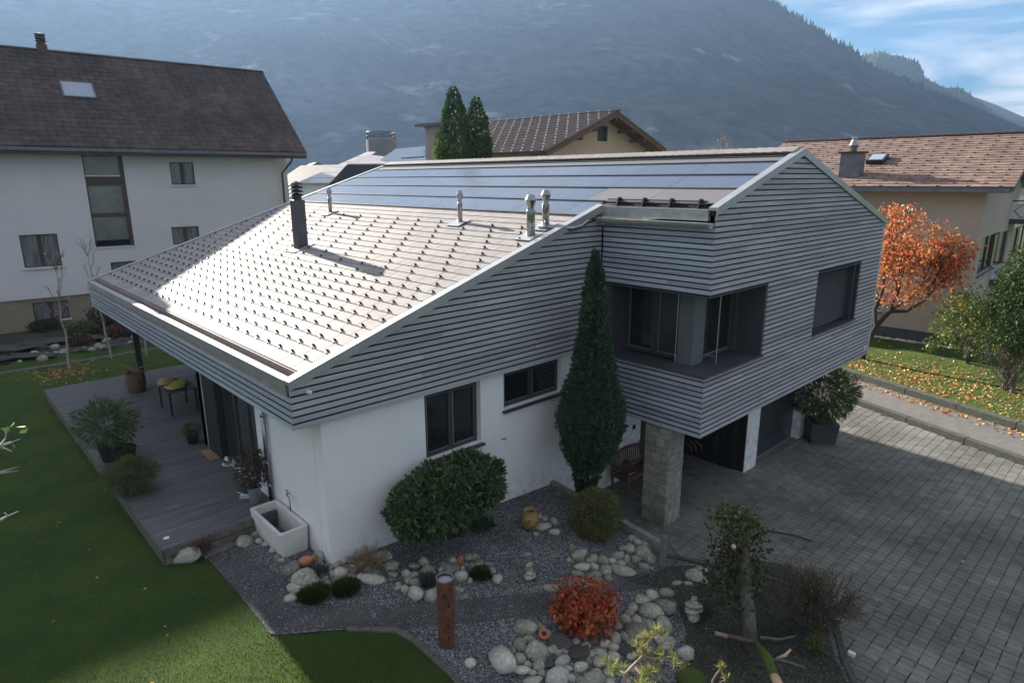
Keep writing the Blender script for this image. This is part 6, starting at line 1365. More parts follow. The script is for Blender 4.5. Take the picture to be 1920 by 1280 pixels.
def stones(lst, label, group, kind='n'):
    L_ = [(q[0], q[1], q[2], q[3] if len(q) > 3 else None, q[4] if len(q) > 4 else kind) for q in lst]; ar = sorted(q[2]*(q[3] or q[2]*.8) for q in L_)
    big = ar[int(len(ar)*.72)]; sml = ar[int(len(ar)*.34)]; ext = {}
    for nm, key in (('leftmost', lambda q: q[0]), ('rightmost', lambda q: -q[0]), ('frontmost', lambda q: -q[1]), ('rearmost', lambda q: q[1]), ('largest', lambda q: -q[2]*(q[3] or q[2]*.8)), ('smallest', lambda q: q[2]*(q[3] or q[2]*.8))):
        c = [q for q in sorted(L_, key=key) if q not in ext]
        if c and c[0] == sorted(L_, key=key)[0]: ext[c[0]] = nm
    for q in L_:
        A_ = q[2]*(q[3] or q[2]*.8); sz = 'large' if A_ >= big else ('small' if A_ <= sml else 'middle-sized'); tn = {'n': 'grey-green', 'w': 'pale', 'd': 'dark'}[q[4]]
        shp = 'flat' if q[3] and q[3] < q[2]*.62 else ('upright' if q[3] and q[3] > q[2]*1.15 else '')
        body = label.split(' ', 1)[1] if label.split(' ')[0] in ('rounded', 'greenish', 'dark') else label
        lb = ext[q]+' '+label if q in ext else ' '.join((sz+' '+shp+' '+tn+' '+body).split())
        if len(lb.split()) > 15: lb = ' '.join((sz+' '+tn+' '+body).split())
        if len(lb.split()) > 16: lb = ' '.join((tn+' '+body).split())
        stone(*q, lb, group)
stone(346, 1037, 26, 17, 'w', 'big pale rounded boulder in the grass at the deck corner'); stone(575, 1082, 24, 25, 'n', 'largest grey-green boulder of the heap at the house corner'); stone(917-0, 1234+0, 1, 1, 'w', 'x') if False else None
stone(943, 1233, 25, 21, 'w', 'big pale oval boulder lying alone left of the maple pile'); stone(1286, 1218, 15, 23, 'w', 'tall pale leaning stone at the right end of the maple pile'); stone(1044, 1262, 17, 20, 'w', 'pale pointed boulder at the front of the maple pile')
stone(881, 1158, 1, 1) if False else None
stone(882, 1240, 10, 9, 'w', 'single pale pebble on the gravel below the rusty column'); stone(1033, 1101, 12, 8, 'w', 'flat pale stone at the upper left edge of the red maple'); stone(697, 1084, 18, 9, 'w', 'knobbly pale driftwood-like stone on the gravel below the dry grass'); stone(1055, 1252, 1, 1) if False else None
stones([(438, 994, 12, 11), (458, 1012, 15, 13), (450, 984, 7), (468, 989, 10, 7), (478, 1000, 8), (486, 1013, 7), (473, 979, 7), (498, 1018, 6), (512, 1030, 7), (520, 1044, 7), (528, 1049, 6)], 'rounded river stone between the deck, the step slab and the trough', 'stones beside the trough')
stones([(548, 1064, 16, 13), (600, 1040, 13, 16), (558, 1098, 19, 12, 'w'), (560, 1085, 10), (600, 1058, 8), (616, 1062, 9), (632, 1057, 10), (612, 1092, 8), (545, 1120, 12, 8), (583, 1106, 9), (606, 1080, 10), (622, 1075, 8), (639, 1071, 14, 11, 'w'), (632, 1086, 10, 6), (662, 1064, 10, 14), (659, 1081, 10, 10), (672, 1098, 9, 7), (678, 1058, 9), (717, 1041, 14, 12, 'w'), (733, 1058, 13, 9), (690, 1068, 8), (704, 1072, 7), (657, 1048, 7, 10), (736, 1075, 9, 5), (551, 1110, 7)], 'rounded river stone in the heap along the foot of the house corner', 'stones at the house corner')
stones([(761, 1073, 9, 12), (778, 1060, 10, 7), (794, 1051, 8, 9), (801, 1067, 11, 13), (775, 1076, 9, 9), (781, 1091, 11, 8), (760, 1101, 9, 11), (747, 1093, 5), (780, 1109, 15, 12, 'w'), (809, 1113, 15, 12), (765, 1086, 7), (822, 1100, 8), (845, 1062, 17, 11), (831, 1056, 9, 8), (848, 1050, 9, 7), (826, 1066, 6), (865, 1077, 13, 10, 'w'), (881, 1087, 6), (867, 1064, 6), (874, 1058, 5, 8), (884, 1060, 8), (897, 1055, 9, 8), (912, 1070, 14, 8), (932, 1083, 9, 9), (878, 1042, 8, 9), (891, 1043, 7, 8), (871, 1116, 8, 5), (865, 1105, 4), (857, 1102, 5), (747, 1100, 6, 4), (916, 1056, 6, 3)], 'rounded river stone of the ring around the grass mounds by the rusty column', 'stones by the rusty column')
stones([(1072, 1027, 8, 11), (1083, 1041, 12, 10), (1092, 1033, 8), (1092, 1061, 13, 9, 'w'), (1104, 1050, 6), (1115, 1061, 8, 7, 'w'), (1113, 1046, 9), (1130, 1049, 10, 9), (1135, 1067, 12, 10), (1113, 1078, 13, 12), (1083, 1075, 12, 6), (1158, 1040, 12, 9), (1147, 1050, 8, 5, 'w'), (1164, 1055, 9, 8, 'w'), (1151, 1064, 9, 8), (1175, 1046, 7, 11), (1182, 1027, 11, 9), (1192, 1046, 9, 11), (1204, 1034, 14, 13), (1214, 1016, 14, 9), (1195, 1015, 8, 6, 'w'), (1186, 1007, 8, 6), (1202, 1000, 9, 6), (1166, 1027, 8, 6), (1220, 1044, 9, 14), (1208, 1060, 8, 8), (1170, 1071, 18, 7), (1140, 1084, 8, 6), (1125, 1088, 7), (1067, 1049, 5), (1072, 1052, 5), (1222, 1064, 4)], 'greenish river stone in the curved row from the round shrub to the granite post', 'stones below the round shrub')
stones([(1301, 1077, 15, 12), (1314, 1068, 12, 8), (1319, 1084, 8, 13), (1269, 1092, 10, 5), (1290, 1093, 8, 4), (1249, 1110, 13, 8), (1222, 1115, 12, 9), (1204, 1123, 15, 9), (1220, 1144, 19, 13), (1246, 1135, 17, 13), (1245, 1169, 17, 17), (1215, 1168, 11, 13), (1195, 1162, 9, 9), (1186, 1136, 9, 10), (1173, 1160, 11, 10), (1190, 1181, 21, 12), (1246, 1199, 19, 10), (1169, 1191, 8, 9), (1153, 1193, 10, 10), (1184, 1202, 10, 7), (1180, 1148, 8, 7), (1203, 1146, 6), (1232, 1186, 8, 6), (1248, 1212, 9, 5, 'w'), (1160, 1172, 8, 7)], 'rounded grey river stone in the arc right of the red maple', 'stones right of the maple')
stones([(1171, 1218, 15, 10, 'd'), (984, 1174, 20, 12), (1013, 1174, 10, 8), (1050, 1197, 19, 17, 'd'), (1005, 1216, 19, 16), (975, 1205, 11, 11), (992, 1197, 10, 7), (1036, 1214, 9, 10), (974, 1232, 12, 10), (1009, 1233, 13, 8), (1053, 1237, 11, 10, 'w'), (1082, 1222, 21, 15, 'd'), (978, 1254, 12, 8, 'w'), (989, 1243, 8, 7), (1009, 1246, 12, 8), (998, 1260, 8, 5), (1016, 1261, 9, 7), (1065, 1251, 8, 6), (1088, 1248, 13, 8), (1123, 1238, 12, 11), (1102, 1235, 9, 7), (1071, 1270, 9, 7), (1090, 1275, 9, 6), (1115, 1270, 17, 9), (1119, 1259, 9, 8), (1155, 1247, 8, 6), (1140, 1259, 11, 9), (1167, 1260, 9, 8), (1140, 1243, 7, 4), (1125, 1221, 14, 10), (1134, 1204, 11, 8), (1000, 1275, 17, 8), (1080, 1200, 9, 7), (1028, 1240, 11, 9, 'd'), (1026, 1188, 9, 7), (1098, 1207, 10, 8), (1150, 1228, 12, 9), (1150, 1210, 10, 8), (1058, 1216, 9, 7), (1067, 1207, 8), (1022, 1222, 8, 6), (1106, 1222, 9, 8), (1182, 1228, 9, 7), (1186, 1250, 11, 8), (1048, 1222, 7), (1062, 1262, 6), (982, 1214, 7), (1040, 1275, 9, 6), (1142, 1275, 10, 7), (1175, 1274, 10, 7), (962, 1218, 6, 5)], 'rounded grey river stone of the pile below the red maple', 'stones in the maple pile')
stones([(1017, 986, 11, 7, 'w'), (1022, 972, 7), (1038, 976, 8, 7), (1040, 996, 8, 6, 'w'), (1027, 983, 7, 7), (1012, 967, 6), (1047, 925, 7, 4)], 'small stone heaped beside the ochre clay jar', 'stones by the clay jar')
stones([(1041, 1041, 8, 4), (987, 1039, 8, 4), (1005, 1000, 5, 3)], 'flat pebble lying alone on the blue-grey gravel', 'lone pebbles on the gravel')
# mossy boulder at the foot of the frame
b_ = stone(1296, 1272, 24, 20, 'n', 'mossy boulder at the bottom edge right of the pine tufts'); b_.data = rock_mesh(91, .8, mt='moss')
# rocks along the far path
lst = []
for i in range(70): 
    t = i/70; u = rgs.uniform(0, 300); v = 690-.16*u+rgs.uniform(-26, -4)
    stone(u, v, rgs.uniform(3, 8), None, rgs.choice(['n', 'd', 'd']), 'dark angular rock in the strip beyond the concrete lawn edge', 'rocks along the garden path')
for (u, v, a, b) in ((20, 655, 40, 9), (70, 648, 34, 9), (118, 640, 38, 9), (165, 634, 30, 8), (60, 668, 30, 7), (10, 672, 30, 8)):
    o = stone(u, v, a, b, 'd', 'flat dark slab of the stepping path before the white block', 'slabs of the far path'); o.scale.z *= .5
# concrete edge of that strip
e0, e1 = ground(-60, 712), ground(330, 650); ed = thing('lawn_edge_strip', tuple((e0+e1)/2), 'long pale concrete edging strip across the lawn behind the birches', 'edging'); d = (e1-e0); n_ = 18
for i in range(n_):
    p, q = e0+d*(i/n_+.0005), e0+d*((i+.985)/n_); w = Vector((-d.y, d.x, 0)).normalized()*.06
    MB().hexa([p-w-Vector((0, 0, .2)), q-w-Vector((0, 0, .2)), q+w-Vector((0, 0, .2)), p+w-Vector((0, 0, .2)), p-w+Vector((0, 0, .08)), q-w+Vector((0, 0, .08)), q+w+Vector((0, 0, .08)), p+w+Vector((0, 0, .08))]).build('edging_stone', W_['concrete'], ed, bevel=.01)
fp = [ground(*q) for q in ((-200, 700), (330, 640), (330, 612), (-200, 640))]; sheet('far_path', [(p.x, p.y) for p in fp], .02, M_soil2, step=2)
# cairns
def cairn(u, v, spec, label, base_flat=None):
    p = ground(u, v); k = mpp(p); o = thing('cairn', tuple(p), label, 'cairn'); z = 0
    for i, (a, h) in enumerate(spec):
        me = rock_mesh(60+i+u, 1., mt='stone'); c = link('stone', me, o); c.scale = (a*k, a*k*.85, h*k*.62); c.location = (rgs.uniform(-.01, .01), rgs.uniform(-.01, .01), z+h*k*.5); z += h*k*.93; c.rotation_euler = (0, rgs.uniform(-.05, .05), rgs.uniform(0, 3))
cairn(993, 1084, ((15, 11), (10, 8), (8, 6), (8, 10)), 'small four-stone cairn standing on the gravel above the maple')
cairn(1299, 1160, ((17, 17), (20, 9), (15, 11), (9, 6), (8, 7)), 'taller five-stone cairn on a square base stone right of the maple')

# ================================================================== THINGS IN THE GARDEN
p = ground(838, 1206); k = mpp(p); Hc = (at_dist(836, 1076, (p-CAM).length-.3)-p)
cz = None
for i in range(400):
    z = p.z+i*.005; d = Vector((p.x, p.y, z))-CAM
    if 640+F_PX*d.dot(DOWN)/d.dot(FWD) < 1082: break
hc = z-p.z; rc_ = 16*k
o = thing('rusty_column', tuple(p), 'round rust-brown steel column with cut-out slots standing on the gravel', 'garden column')
m_ = MB(); m_.lathe([(rc_, 0), (rc_, hc), (rc_*.93, hc), (rc_*.93, hc-.25)], tuple(p), 36, cap=False); m_.build('tube', W_['corten'], o, smooth=False); MB().lathe([(rc_*.93, hc-.06), (.001, hc-.055)], tuple(p), 30, cap=False).build('lamp_glass', mat('frosted_lamp_glass', (.42, .44, .48), rough=.3), o)
MB().lathe([(rc_+.003, hc-.012), (rc_+.003, hc+.004), (rc_*.92, hc+.004), (rc_*.92, hc-.012)], tuple(p), 36, cap=False).build('rim', W_['zinc'], o)
ca = math.atan2(CAM.y-p.y, CAM.x-p.x)
for (da, zf, s_) in ((-.5, .88, .5), (-.1, .80, 1), (.5, .9, .6), (.95, .84, .5), (.35, .66, 1), (-.2, .62, .55), (-.9, .6, .6), (.25, .45, .5), (.85, .5, .7), (-.65, .40, .5), (.2, .36, 1), (-.25, .28, .6), (.6, .22, .6), (-.9, .15, .9), (.25, .18, .8), (-.35, .10, .5)):
    a = ca+da; c = p+Vector((math.cos(a), math.sin(a), 0))*(rc_+.001)+Vector((0, 0, hc*zf)); t = Vector((-math.sin(a), math.cos(a), 0)); r = Vector((math.cos(a), math.sin(a), 0)); w_, h_ = .017*s_, .075*s_
    m_ = MB(); m_.prism([c-t*w_, c-t*w_*1.3-Vector((0, 0, h_*.3)), c-Vector((0, 0, h_*.6)), c+t*w_*1.3-Vector((0, 0, h_*.3)), c+t*w_, c+Vector((0, 0, h_))], r*.004); m_.build('slot', W_['black'], o)
# trough
TX0, TX1, TY0, TY1, TZ0, TZ1 = -2.2, -.79, -.64, .0-.02, -.12, .52
TX0, TX1 = -2.22, -.78; TY0, TY1 = -.62, -.03
o = thing('stone_trough', ((TX0+TX1)/2, (TY0+TY1)/2, TZ0), 'rectangular pale cast-stone trough against the white wall under the tap', 'trough')
b = bmesh.new(); t_ = .065; inr = .03
def loop(x0, x1, y0, y1, z, r, n=5):
    L_ = []
    for (cx, cy, a0) in ((x1-r, y1-r, 0), (x0+r, y1-r, 1), (x0+r, y0+r, 2), (x1-r, y0+r, 3)):
        for i in range(n+1): a = (a0+i/n)*math.pi/2; L_.append(b.verts.new((cx+r*math.cos(a), cy+r*math.sin(a), z)))
    return L_
ls = [loop(TX0+.05, TX1-.05, TY0+.05, TY1-.02, TZ0, .06), loop(TX0, TX1, TY0, TY1, TZ1-.015, .06), loop(TX0+.012, TX1-.012, TY0+.012, TY1-.012, TZ1, .055), loop(TX0+t_, TX1-t_, TY0+t_, TY1-t_, TZ1, .04), loop(TX0+t_+.01, TX1-t_-.01, TY0+t_+.01, TY1-t_-.01, TZ1-.02, .04), loop(TX0+t_+.05, TX1-t_-.05, TY0+t_+.04, TY1-t_-.03, TZ0+.12, .04)]
for A_, B_ in zip(ls[:-1], ls[1:]):
    for i in range(len(A_)): b.faces.new((A_[i], A_[(i+1) % len(A_)], B_[(i+1) % len(A_)], B_[i]))
b.faces.new(ls[0][::-1]); b.faces.new(ls[-1]); me = bpy.data.meshes.new('basin'); b.to_mesh(me); b.free(); me.materials.append(W_['trough']); add_mesh('basin', me, o)
# tap
m_ = MB(); m_.tube([(-1.62, -.0, .86), (-1.62, -.07, .86), (-1.50, -.09, .87), (-1.36, -.13, .90), (-1.34, -.13, .87), (-1.34, -.13, .62)], .013, 8); o = thing('garden_tap', (-1.62, 0, .86), 'thin steel wall tap with down-turned spout above the trough', 'tap'); m_.build('spout', W_['metal'], o, smooth=True); MB().tube([(-1.66, -.05, .93), (-1.58, -.05, .93)], .012, 6).tube([(-1.62, -.05, .86), (-1.62, -.05, .93)], .009, 6).build('handle', W_['metal'], o)
# step slab
a, b_, c, d = [on_z(*q, .02) for q in ((372, 1022), (424, 994), (443, 1020), (384, 1046))]
o = thing('step_slab', tuple(a), 'exposed-aggregate concrete step block before the deck', 'step'); MB().hexa([v-Vector((0, 0, .3)) for v in (a, d, c, b_)]+[a, d, c, b_]).build('block', W_['concrete'], o, bevel=.012)
# deck: one board each
dk = thing('deck', (-8.5, -1, .3), 'raised terrace of grey weathered boards along the left side of the house', 'deck')
dmm = {}; x = -15.0; i = 0
pm_ = MB(); pm_.box((0, -2.28, -.028), (.136, -.001, 0), ch=.003); pmesh_d = pm_.mesh('deck_board', W_['deck']); pm2 = MB(); pm2.box((0, -2.28, -.028), (.136, 4.5, 0), ch=.003); pmesh_l = pm2.mesh('deck_board', W_['deck'])
while x < -2.2:
    long_ = x < -6.95; o = link('deck_board', pmesh_l if long_ else pmesh_d, dk); o.location = Vector((x, 0, .35+random.uniform(-.0015, .0015)))-Vector(dk.location); x += .142
for (y0_, z0_, z1_) in ((-2.31, .19, .335), (-2.30, .03, .17)): 
    xx = -15.02
    while xx < -2.1: L_ = min(3.3, -2.08-xx); MB().box((xx, y0_, z0_), (xx+L_-.004, y0_+.028, z1_)).build('edge_board', W_['deck_e'], dk); xx += 3.3
xe_ = x+.0
for (z0_, z1_) in ((.19, .335), (.03, .17)): MB().box((xe_, -2.28, z0_), (xe_+.028, -.05, z1_)).build('edge_board', W_['deck_e'], dk)
MB().box((-15, -2.2, -.1), (xe_-.05, -.05, .31)).build('substructure', W_['backing'], dk); MB().box((-14.9, -.05, -.1), (-7, 4.4, .31)).build('substructure', W_['backing'], dk)
for (u, v) in ((312, 1008), (128, 770), (172, 830)):
    p = on_z(u, v, .35); MB().lathe([(.055, -.01), (.055, .006), (.046, .010), (.03, .010), (.001, .009)], tuple(p), 20).build('deck_light', W_['white'] if u > 300 else W_['metal'], dk)
# doormat, lantern, shoes
p = on_z(402, 850, .35); o = thing('doormat', tuple(p), 'plain brown doormat before the terrace door', 'doormat'); MB().box((p.x-.38, p.y-.22, .352), (p.x+.38, p.y+.22, .372)).build('mat', W_['ochre'], o, bevel=.004)
p = on_z(428, 870, .35); o = thing('lantern', tuple(p), 'shiny round steel lantern on a pale dish by the terrace door', 'lantern'); MB().lathe([(.13, 0), (.14, .02), (.001, .021)], tuple(p), 20, cap=False).build('dish', W_['white'], o); MB().lathe([(.085, .02), (.095, .10), (.09, .17), (.06, .19), (.055, .21), (.02, .22)], tuple(p), 18).build('body', W_['metal'], o, smooth=True); MB().tube([p+Vector((.09*math.cos(a), 0, .17+.10*math.sin(a))) for a in [math.pi*k/8 for k in range(9)]], .004, 5).build('handle', W_['darkmetal'], o)
for (u, v, r, lb) in ((456, 924, .4, 'dark shoe left of the zinc bucket, farther from the deck edge'), (462, 932, .9, 'pale-soled shoe left of the zinc bucket, nearer the deck edge')):
    p = on_z(u, v, .35); d = Vector((math.cos(r), math.sin(r), 0)); n_ = Vector((-d.y, d.x, 0)); o = thing('shoe', tuple(p), lb, 'shoe'); m_ = MB()
    P = [p+d*(t*.26-.13)+Vector((0, 0, h)) for t, h in ((0, .03), (.15, .045), (.4, .045), (.7, .035), (.95, .025), (1, .02))]; m_.tube(P, [.025, .042, .038, .042, .034, .012], 8); m_.build('upper', W_['black'] if r < .5 else W_['zinc'], o, smooth=True); MB().obox(p+Vector((0, 0, .008)), d*.135, n_*.042, (0, 0, .008)).build('sole', W_['white'], o, bevel=.006)
# garden table with cushions and chair
tc_ = on_z(343, 768, .35); tx, ty = -9.95, .35
o = thing('garden_table', (tx, ty, .35), 'dark metal table on the covered deck piled with cushions', 'table')
MB().box((tx-.55, ty-.40, 1.04), (tx+.55, ty+.40, 1.08)).build('tabletop', W_['anthr'], o, bevel=.006)
for sx in (-1, 1):
    for sy in (-1, 1): MB().box((tx+sx*.5-.025, ty+sy*.35-.025, .352), (tx+sx*.5+.025, ty+sy*.35+.025, 1.04)).build('leg', W_['darkmetal'], o)
W_['yellow'] = mat('mustard_cushion_cloth', (.38, .36, .06), (.30, .28, .05), rough=.95, scale=9, bump=.3); W_['fleece'] = mat('pale_sheepskin', (.52, .36, .24), (.42, .28, .19), rough=1, scale=18, bump=1., bscale=60)
def cushion(c, sx, sy, sz, rz, mt_, lb, tilt=0):
    b = bmesh.new(); bmesh.ops.create_grid(b, x_segments=8, y_segments=8, size=1); top = [v for v in b.verts]; r = bmesh.ops.extrude_face_region(b, geom=b.faces[:]); nv_ = [g for g in r['geom'] if isinstance(g, bmesh.types.BMVert)]
    for v in nv_: v.co.z = 1
    for v in b.verts:
        h = (1-abs(v.co.x)**3)*(1-abs(v.co.y)**3); s = 1 if v.co.z > .5 else -1; v.co.z = s*(.12+.88*h)*.5+.5; e = 1-.10*(abs(v.co.x*v.co.y)); v.co.x *= e; v.co.y *= e
    bmesh.ops.recalc_face_normals(b, faces=b.faces); me = bpy.data.meshes.new('cushion'); b.to_mesh(me); b.free(); me.materials.append(W_[mt_]); me.polygons.foreach_set('use_smooth', [True]*len(me.polygons))
    q = bpy.data.objects.new('cushion', me); COL.objects.link(q); q.location = c; q.scale = (sx, sy, sz); q.rotation_euler = (tilt, 0, rz); tag(q, lb, 'cushion', None); return q
cushion((tx+.22, ty-.12, 1.082), .26, .24, .11, .2, 'yellow', 'mustard yellow cushion on the near end of the table'); cushion((tx-.12, ty+.10, 1.082), .26, .25, .10, -.2, 'yellow', 'mustard yellow cushion behind, beneath the fleece')
b = rock_mesh(7, .35, 'sheepskin', 'fleece'); q = bpy.data.objects.new('sheepskin', b); COL.objects.link(q); q.location = (tx-.38, ty-.15, 1.16); q.scale = (.30, .36, .26); q.rotation_euler = (0, .1, .5); tag(q, 'pale pink-beige sheepskin heaped on the far end of the table', 'sheepskin')
o = thing('garden_chair', (tx+.35, ty+.9, .35), 'dark metal armchair behind the cushioned table', 'chair'); cx, cy = tx+.35, ty+.9
MB().box((cx-.25, cy-.25, .78), (cx+.25, cy+.25, .81)).build('seat', W_['anthr'], o); MB().hexa([(cx-.25, cy+.24, .81), (cx+.25, cy+.24, .81), (cx+.25, cy+.27, .81), (cx-.25, cy+.27, .81), (cx-.25, cy+.32, 1.30), (cx+.25, cy+.32, 1.30), (cx+.25, cy+.35, 1.30), (cx-.25, cy+.35, 1.30)]).build('backrest', W_['anthr'], o)
for sx in (-1, 1):
    for sy in (-1, 1): MB().tube([(cx+sx*.24, cy+sy*.23, .352), (cx+sx*.24, cy+sy*.23, .8)], .014, 6).build('leg', W_['darkmetal'], o)
    MB().tube([(cx+sx*.26, cy-.23, .8), (cx+sx*.27, cy-.22, 1.02), (cx+sx*.27, cy+.2, 1.03), (cx+sx*.26, cy+.29, .98)], .014, 6).build('armrest', W_['darkmetal'], o)
# bench against the entrance wall
bx, by0, by1 = .06, 8.25, 9.7; bz = DZ
o = thing('wooden_bench', (.4, 9, bz), 'weathered brown slatted wooden bench against the entrance wall behind the pillar', 'bench')
for k in range(5): MB().box((bx+.14+k*.095, by0, bz+.43), (bx+.21+k*.095, by1, bz+.455)).build('seat_slat', W_['wood'], o)
for yy in (by0+.02, by1-.08): 
    MB().hexa([(bx+.10, yy, bz), (bx+.16, yy, bz), (bx+.16, yy+.06, bz), (bx+.10, yy+.06, bz), (bx+.0, yy, bz+1.0), (bx+.05, yy, bz+1.0), (bx+.05, yy+.06, bz+1.0), (bx+.0, yy+.06, bz+1.0)]).build('leg', W_['wood'], o)
    MB().box((bx+.58, yy, bz), (bx+.64, yy+.06, bz+.66)).build('leg', W_['wood'], o); MB().box((bx+.06, yy-.01, bz+.66), (bx+.70, yy+.07, bz+.69)).build('armrest', W_['wood'], o); MB().box((bx+.14, yy+.01, bz+.36), (bx+.58, yy+.05, bz+.43)).build('rail', W_['wood'], o)
MB().box((bx+.58, by0+.08, bz+.36), (bx+.62, by1-.08, bz+.43)).build('rail', W_['wood'], o); 
m_ = MB(); n_ = 14; tp = []
for i in range(n_+1): t = i/n_; yy = by0+.08+(by1-by0-.16)*t; tp.append((yy, bz+.92+.09*math.sin(math.pi*t)))
m_.v = []; 
for yy, zz in tp: n0_ = len(m_.v); m_.v += [(bx+.0, yy, zz-.06), (bx+.04, yy, zz-.06), (bx+.04, yy, zz), (bx+.0, yy, zz)]
for i in range(n_): q = i*4; m_.f += [(q+j, q+(j+1) % 4, q+4+(j+1) % 4, q+4+j) for j in range(4)]
m_.f += [(3, 2, 1, 0), (n_*4, n_*4+1, n_*4+2, n_*4+3)]; m_.build('top_rail', W_['wood'], o)
for i in range(n_): t = (i+.5)/n_; yy = by0+.08+(by1-by0-.16)*t; MB().hexa([(bx+.10, yy-.02, bz+.5), (bx+.12, yy-.02, bz+.5), (bx+.12, yy+.02, bz+.5), (bx+.10, yy+.02, bz+.5), (bx+.01, yy-.02, bz+.87+.09*math.sin(math.pi*t)), (bx+.03, yy-.02, bz+.87+.09*math.sin(math.pi*t)), (bx+.03, yy+.02, bz+.87+.09*math.sin(math.pi*t)), (bx+.01, yy+.02, bz+.87+.09*math.sin(math.pi*t))]).build('back_slat', W_['wood'], o)
MB().box((bx+.08, by0+.08, bz+.46), (bx+.12, by1-.08, bz+.51)).build('rail', W_['wood'], o)
o = thing('wicker_basket', (.38, 8.62, bz+.455), 'small round wicker lantern basket with a handle on the bench seat', 'basket'); p = Vector((.38, 8.62, bz+.457))
for k in range(22): a = k*2*math.pi/22; MB().tube([p+Vector((.12*math.cos(a), .12*math.sin(a), 0)), p+Vector((.135*math.cos(a), .135*math.sin(a), .15)), p+Vector((.12*math.cos(a), .12*math.sin(a), .28))], .006, 4).build('wicker_rod', W_['wicker'], o)
for zz, r in ((.01, .122), (.09, .135), (.17, .136), (.27, .123)): MB().tube([p+Vector((r*math.cos(k*.3142), r*math.sin(k*.3142), zz)) for k in range(21)], .007, 5, cap=False).build('wicker_ring', W_['wicker'], o)
MB().lathe([(.12, .27), (.08, .33), (.05, .345)], tuple(p), 14).build('lid', W_['darkmetal'], o); MB().tube([p+Vector((0, .09*math.cos(a), .30+.17*math.sin(a))) for a in [math.pi*k/8 for k in range(9)]], .005, 5).build('handle', W_['wicker'], o)
p = Vector((.55, 8.62, bz+.46)); o = thing('spanner', tuple(p), 'pale metal tool lying beside the basket on the bench', 'tool'); m_ = MB(); m_.tube([p+Vector((-.02, -.12, .01)), p+Vector((.03, .14, .01))], .008, 5); m_.lathe([(.022, 0), (.022, .015)], tuple(p+Vector((.03, .15, 0))), 8); m_.build('spanner_body', W_['zinc'], o)
# curved pale sticks leaning in the entry
for k, (u, v, u2, v2) in enumerate(((1287, 829, 1297, 848), (1294, 826, 1306, 847), (1304, 826, 1316, 846))):
    a, b_ = on_y(u, v, 11.5), on_y(u2, v2, 11.4); m = a.lerp(b_, .5)+Vector((.06, 0, .05)); o = MB(); o.tube([a, m, b_], [.015, .02, .012], 6); q = o.build('curved_stick', W_['straw'], loc=b_); tag(q, ['leftmost', 'middle', 'rightmost'][k]+' of three pale curved sticks leaning in the dark entry', 'stick')
# clay things
p = ground(993, 990); k = mpp(p); o = thing('clay_jar', tuple(p), 'ochre clay strawberry jar with little side pockets near the stones', 'clay pot'); s = 17*k/.16
MB().lathe([(.07*s, 0), (.12*s, .05*s), (.155*s, .15*s), (.15*s, .24*s), (.11*s, .31*s), (.10*s, .33*s), (.115*s, .36*s), (.095*s, .36*s), (.085*s, .30*s), (.10*s, .22*s)], tuple(p), 24, cap=False).build('body', W_['ochre'], o, smooth=True)
for j, (a, zf) in enumerate(((ca-.9, .13), (ca-.2, .22), (ca+.8, .15), (ca+.2, .08), (ca+2.2, .2), (ca-2.1, .2))):
    c = p+Vector((math.cos(a)*.15*s, math.sin(a)*.15*s, zf*s)); MB().lathe([(.02*s, -.03*s), (.045*s, .0), (.048*s, .02*s), (.035*s, .02*s), (.025*s, 0)], tuple(c), 12, cap=False).build('pocket', W_['ochre'], o); MB().lathe([(.034*s, .012*s), (.001, .012*s)], tuple(c), 10, cap=False).build('pocket_hole', W_['soil'], o)
p = ground(1020, 1196); k = mpp(p); o = thing('clay_pot', tuple(p), 'small orange clay pot tipped towards the camera among the stones left of the maple', 'clay pot', rz=0); r = 10*k; R_ = Matrix.Translation(p+Vector((0, 0, r))) @ (CAM-p).to_track_quat('Z', 'Y').to_matrix().to_4x4()
m_ = MB(); m_.lathe([(r*.6, -r*1.6), (r*.95, -r*.6), (r, 0), (r*.98, r*.05), (r*.5, r*.02), (r*.42, -r*.3)], (0, 0, 0), 22, cap=False); m_.v = [tuple(R_ @ Vector(v)) for v in m_.v]; m_.build('pot', W_['terra'], o, smooth=True); m_ = MB(); m_.lathe([(r*.45, -r*.25), (.001, -r*.25)], (0, 0, 0), 16, cap=False); m_.v = [tuple(R_ @ Vector(v)) for v in m_.v]; m_.build('hole', W_['black'], o)
p = ground(574, 1062); k = mpp(p); o = thing('clay_amphora', tuple(p), 'broken terracotta amphora lying on the boulders at the house corner', 'amphora'); d = (RIGHT*.85+Vector((0, 0, .45))).normalized(); q = p+Vector((0, 0, 12*k))-d*14*k; R_ = Matrix.Translation(q) @ d.to_track_quat('Z', 'Y').to_matrix().to_4x4(); s = k
m_ = MB(); m_.lathe([(4*s, 0), (9*s, 5*s), (10.5*s, 13*s), (8*s, 22*s), (4*s, 28*s), (3.4*s, 34*s), (5*s, 36*s)], (0, 0, 0), 18, cap=True); m_.v = [tuple(R_ @ Vector(v)) for v in m_.v]; m_.build('body', W_['terra'], o, smooth=True)
m_ = MB(); m_.tube([R_ @ Vector((8*s, 0, 20*s)), R_ @ Vector((12*s, 0, 28*s)), R_ @ Vector((4*s, 0, 32*s))], 1.4*s, 6); m_.build('handle', W_['terra'], o)
fw = (CAM-q).normalized(); m_ = MB(); m_.lathe([(5*s, 0), (.001, .4*s)], (0, 0, 0), 14, cap=False); R2_ = Matrix.Translation(R_ @ Vector((0, 0, 10*s))+fw*9.6*s) @ fw.to_track_quat('Z', 'Y').to_matrix().to_4x4(); m_.v = [tuple(R2_ @ Vector((v[0]*.6, v[1], v[2]))) for v in m_.v]; m_.build('break', W_['black'], o)
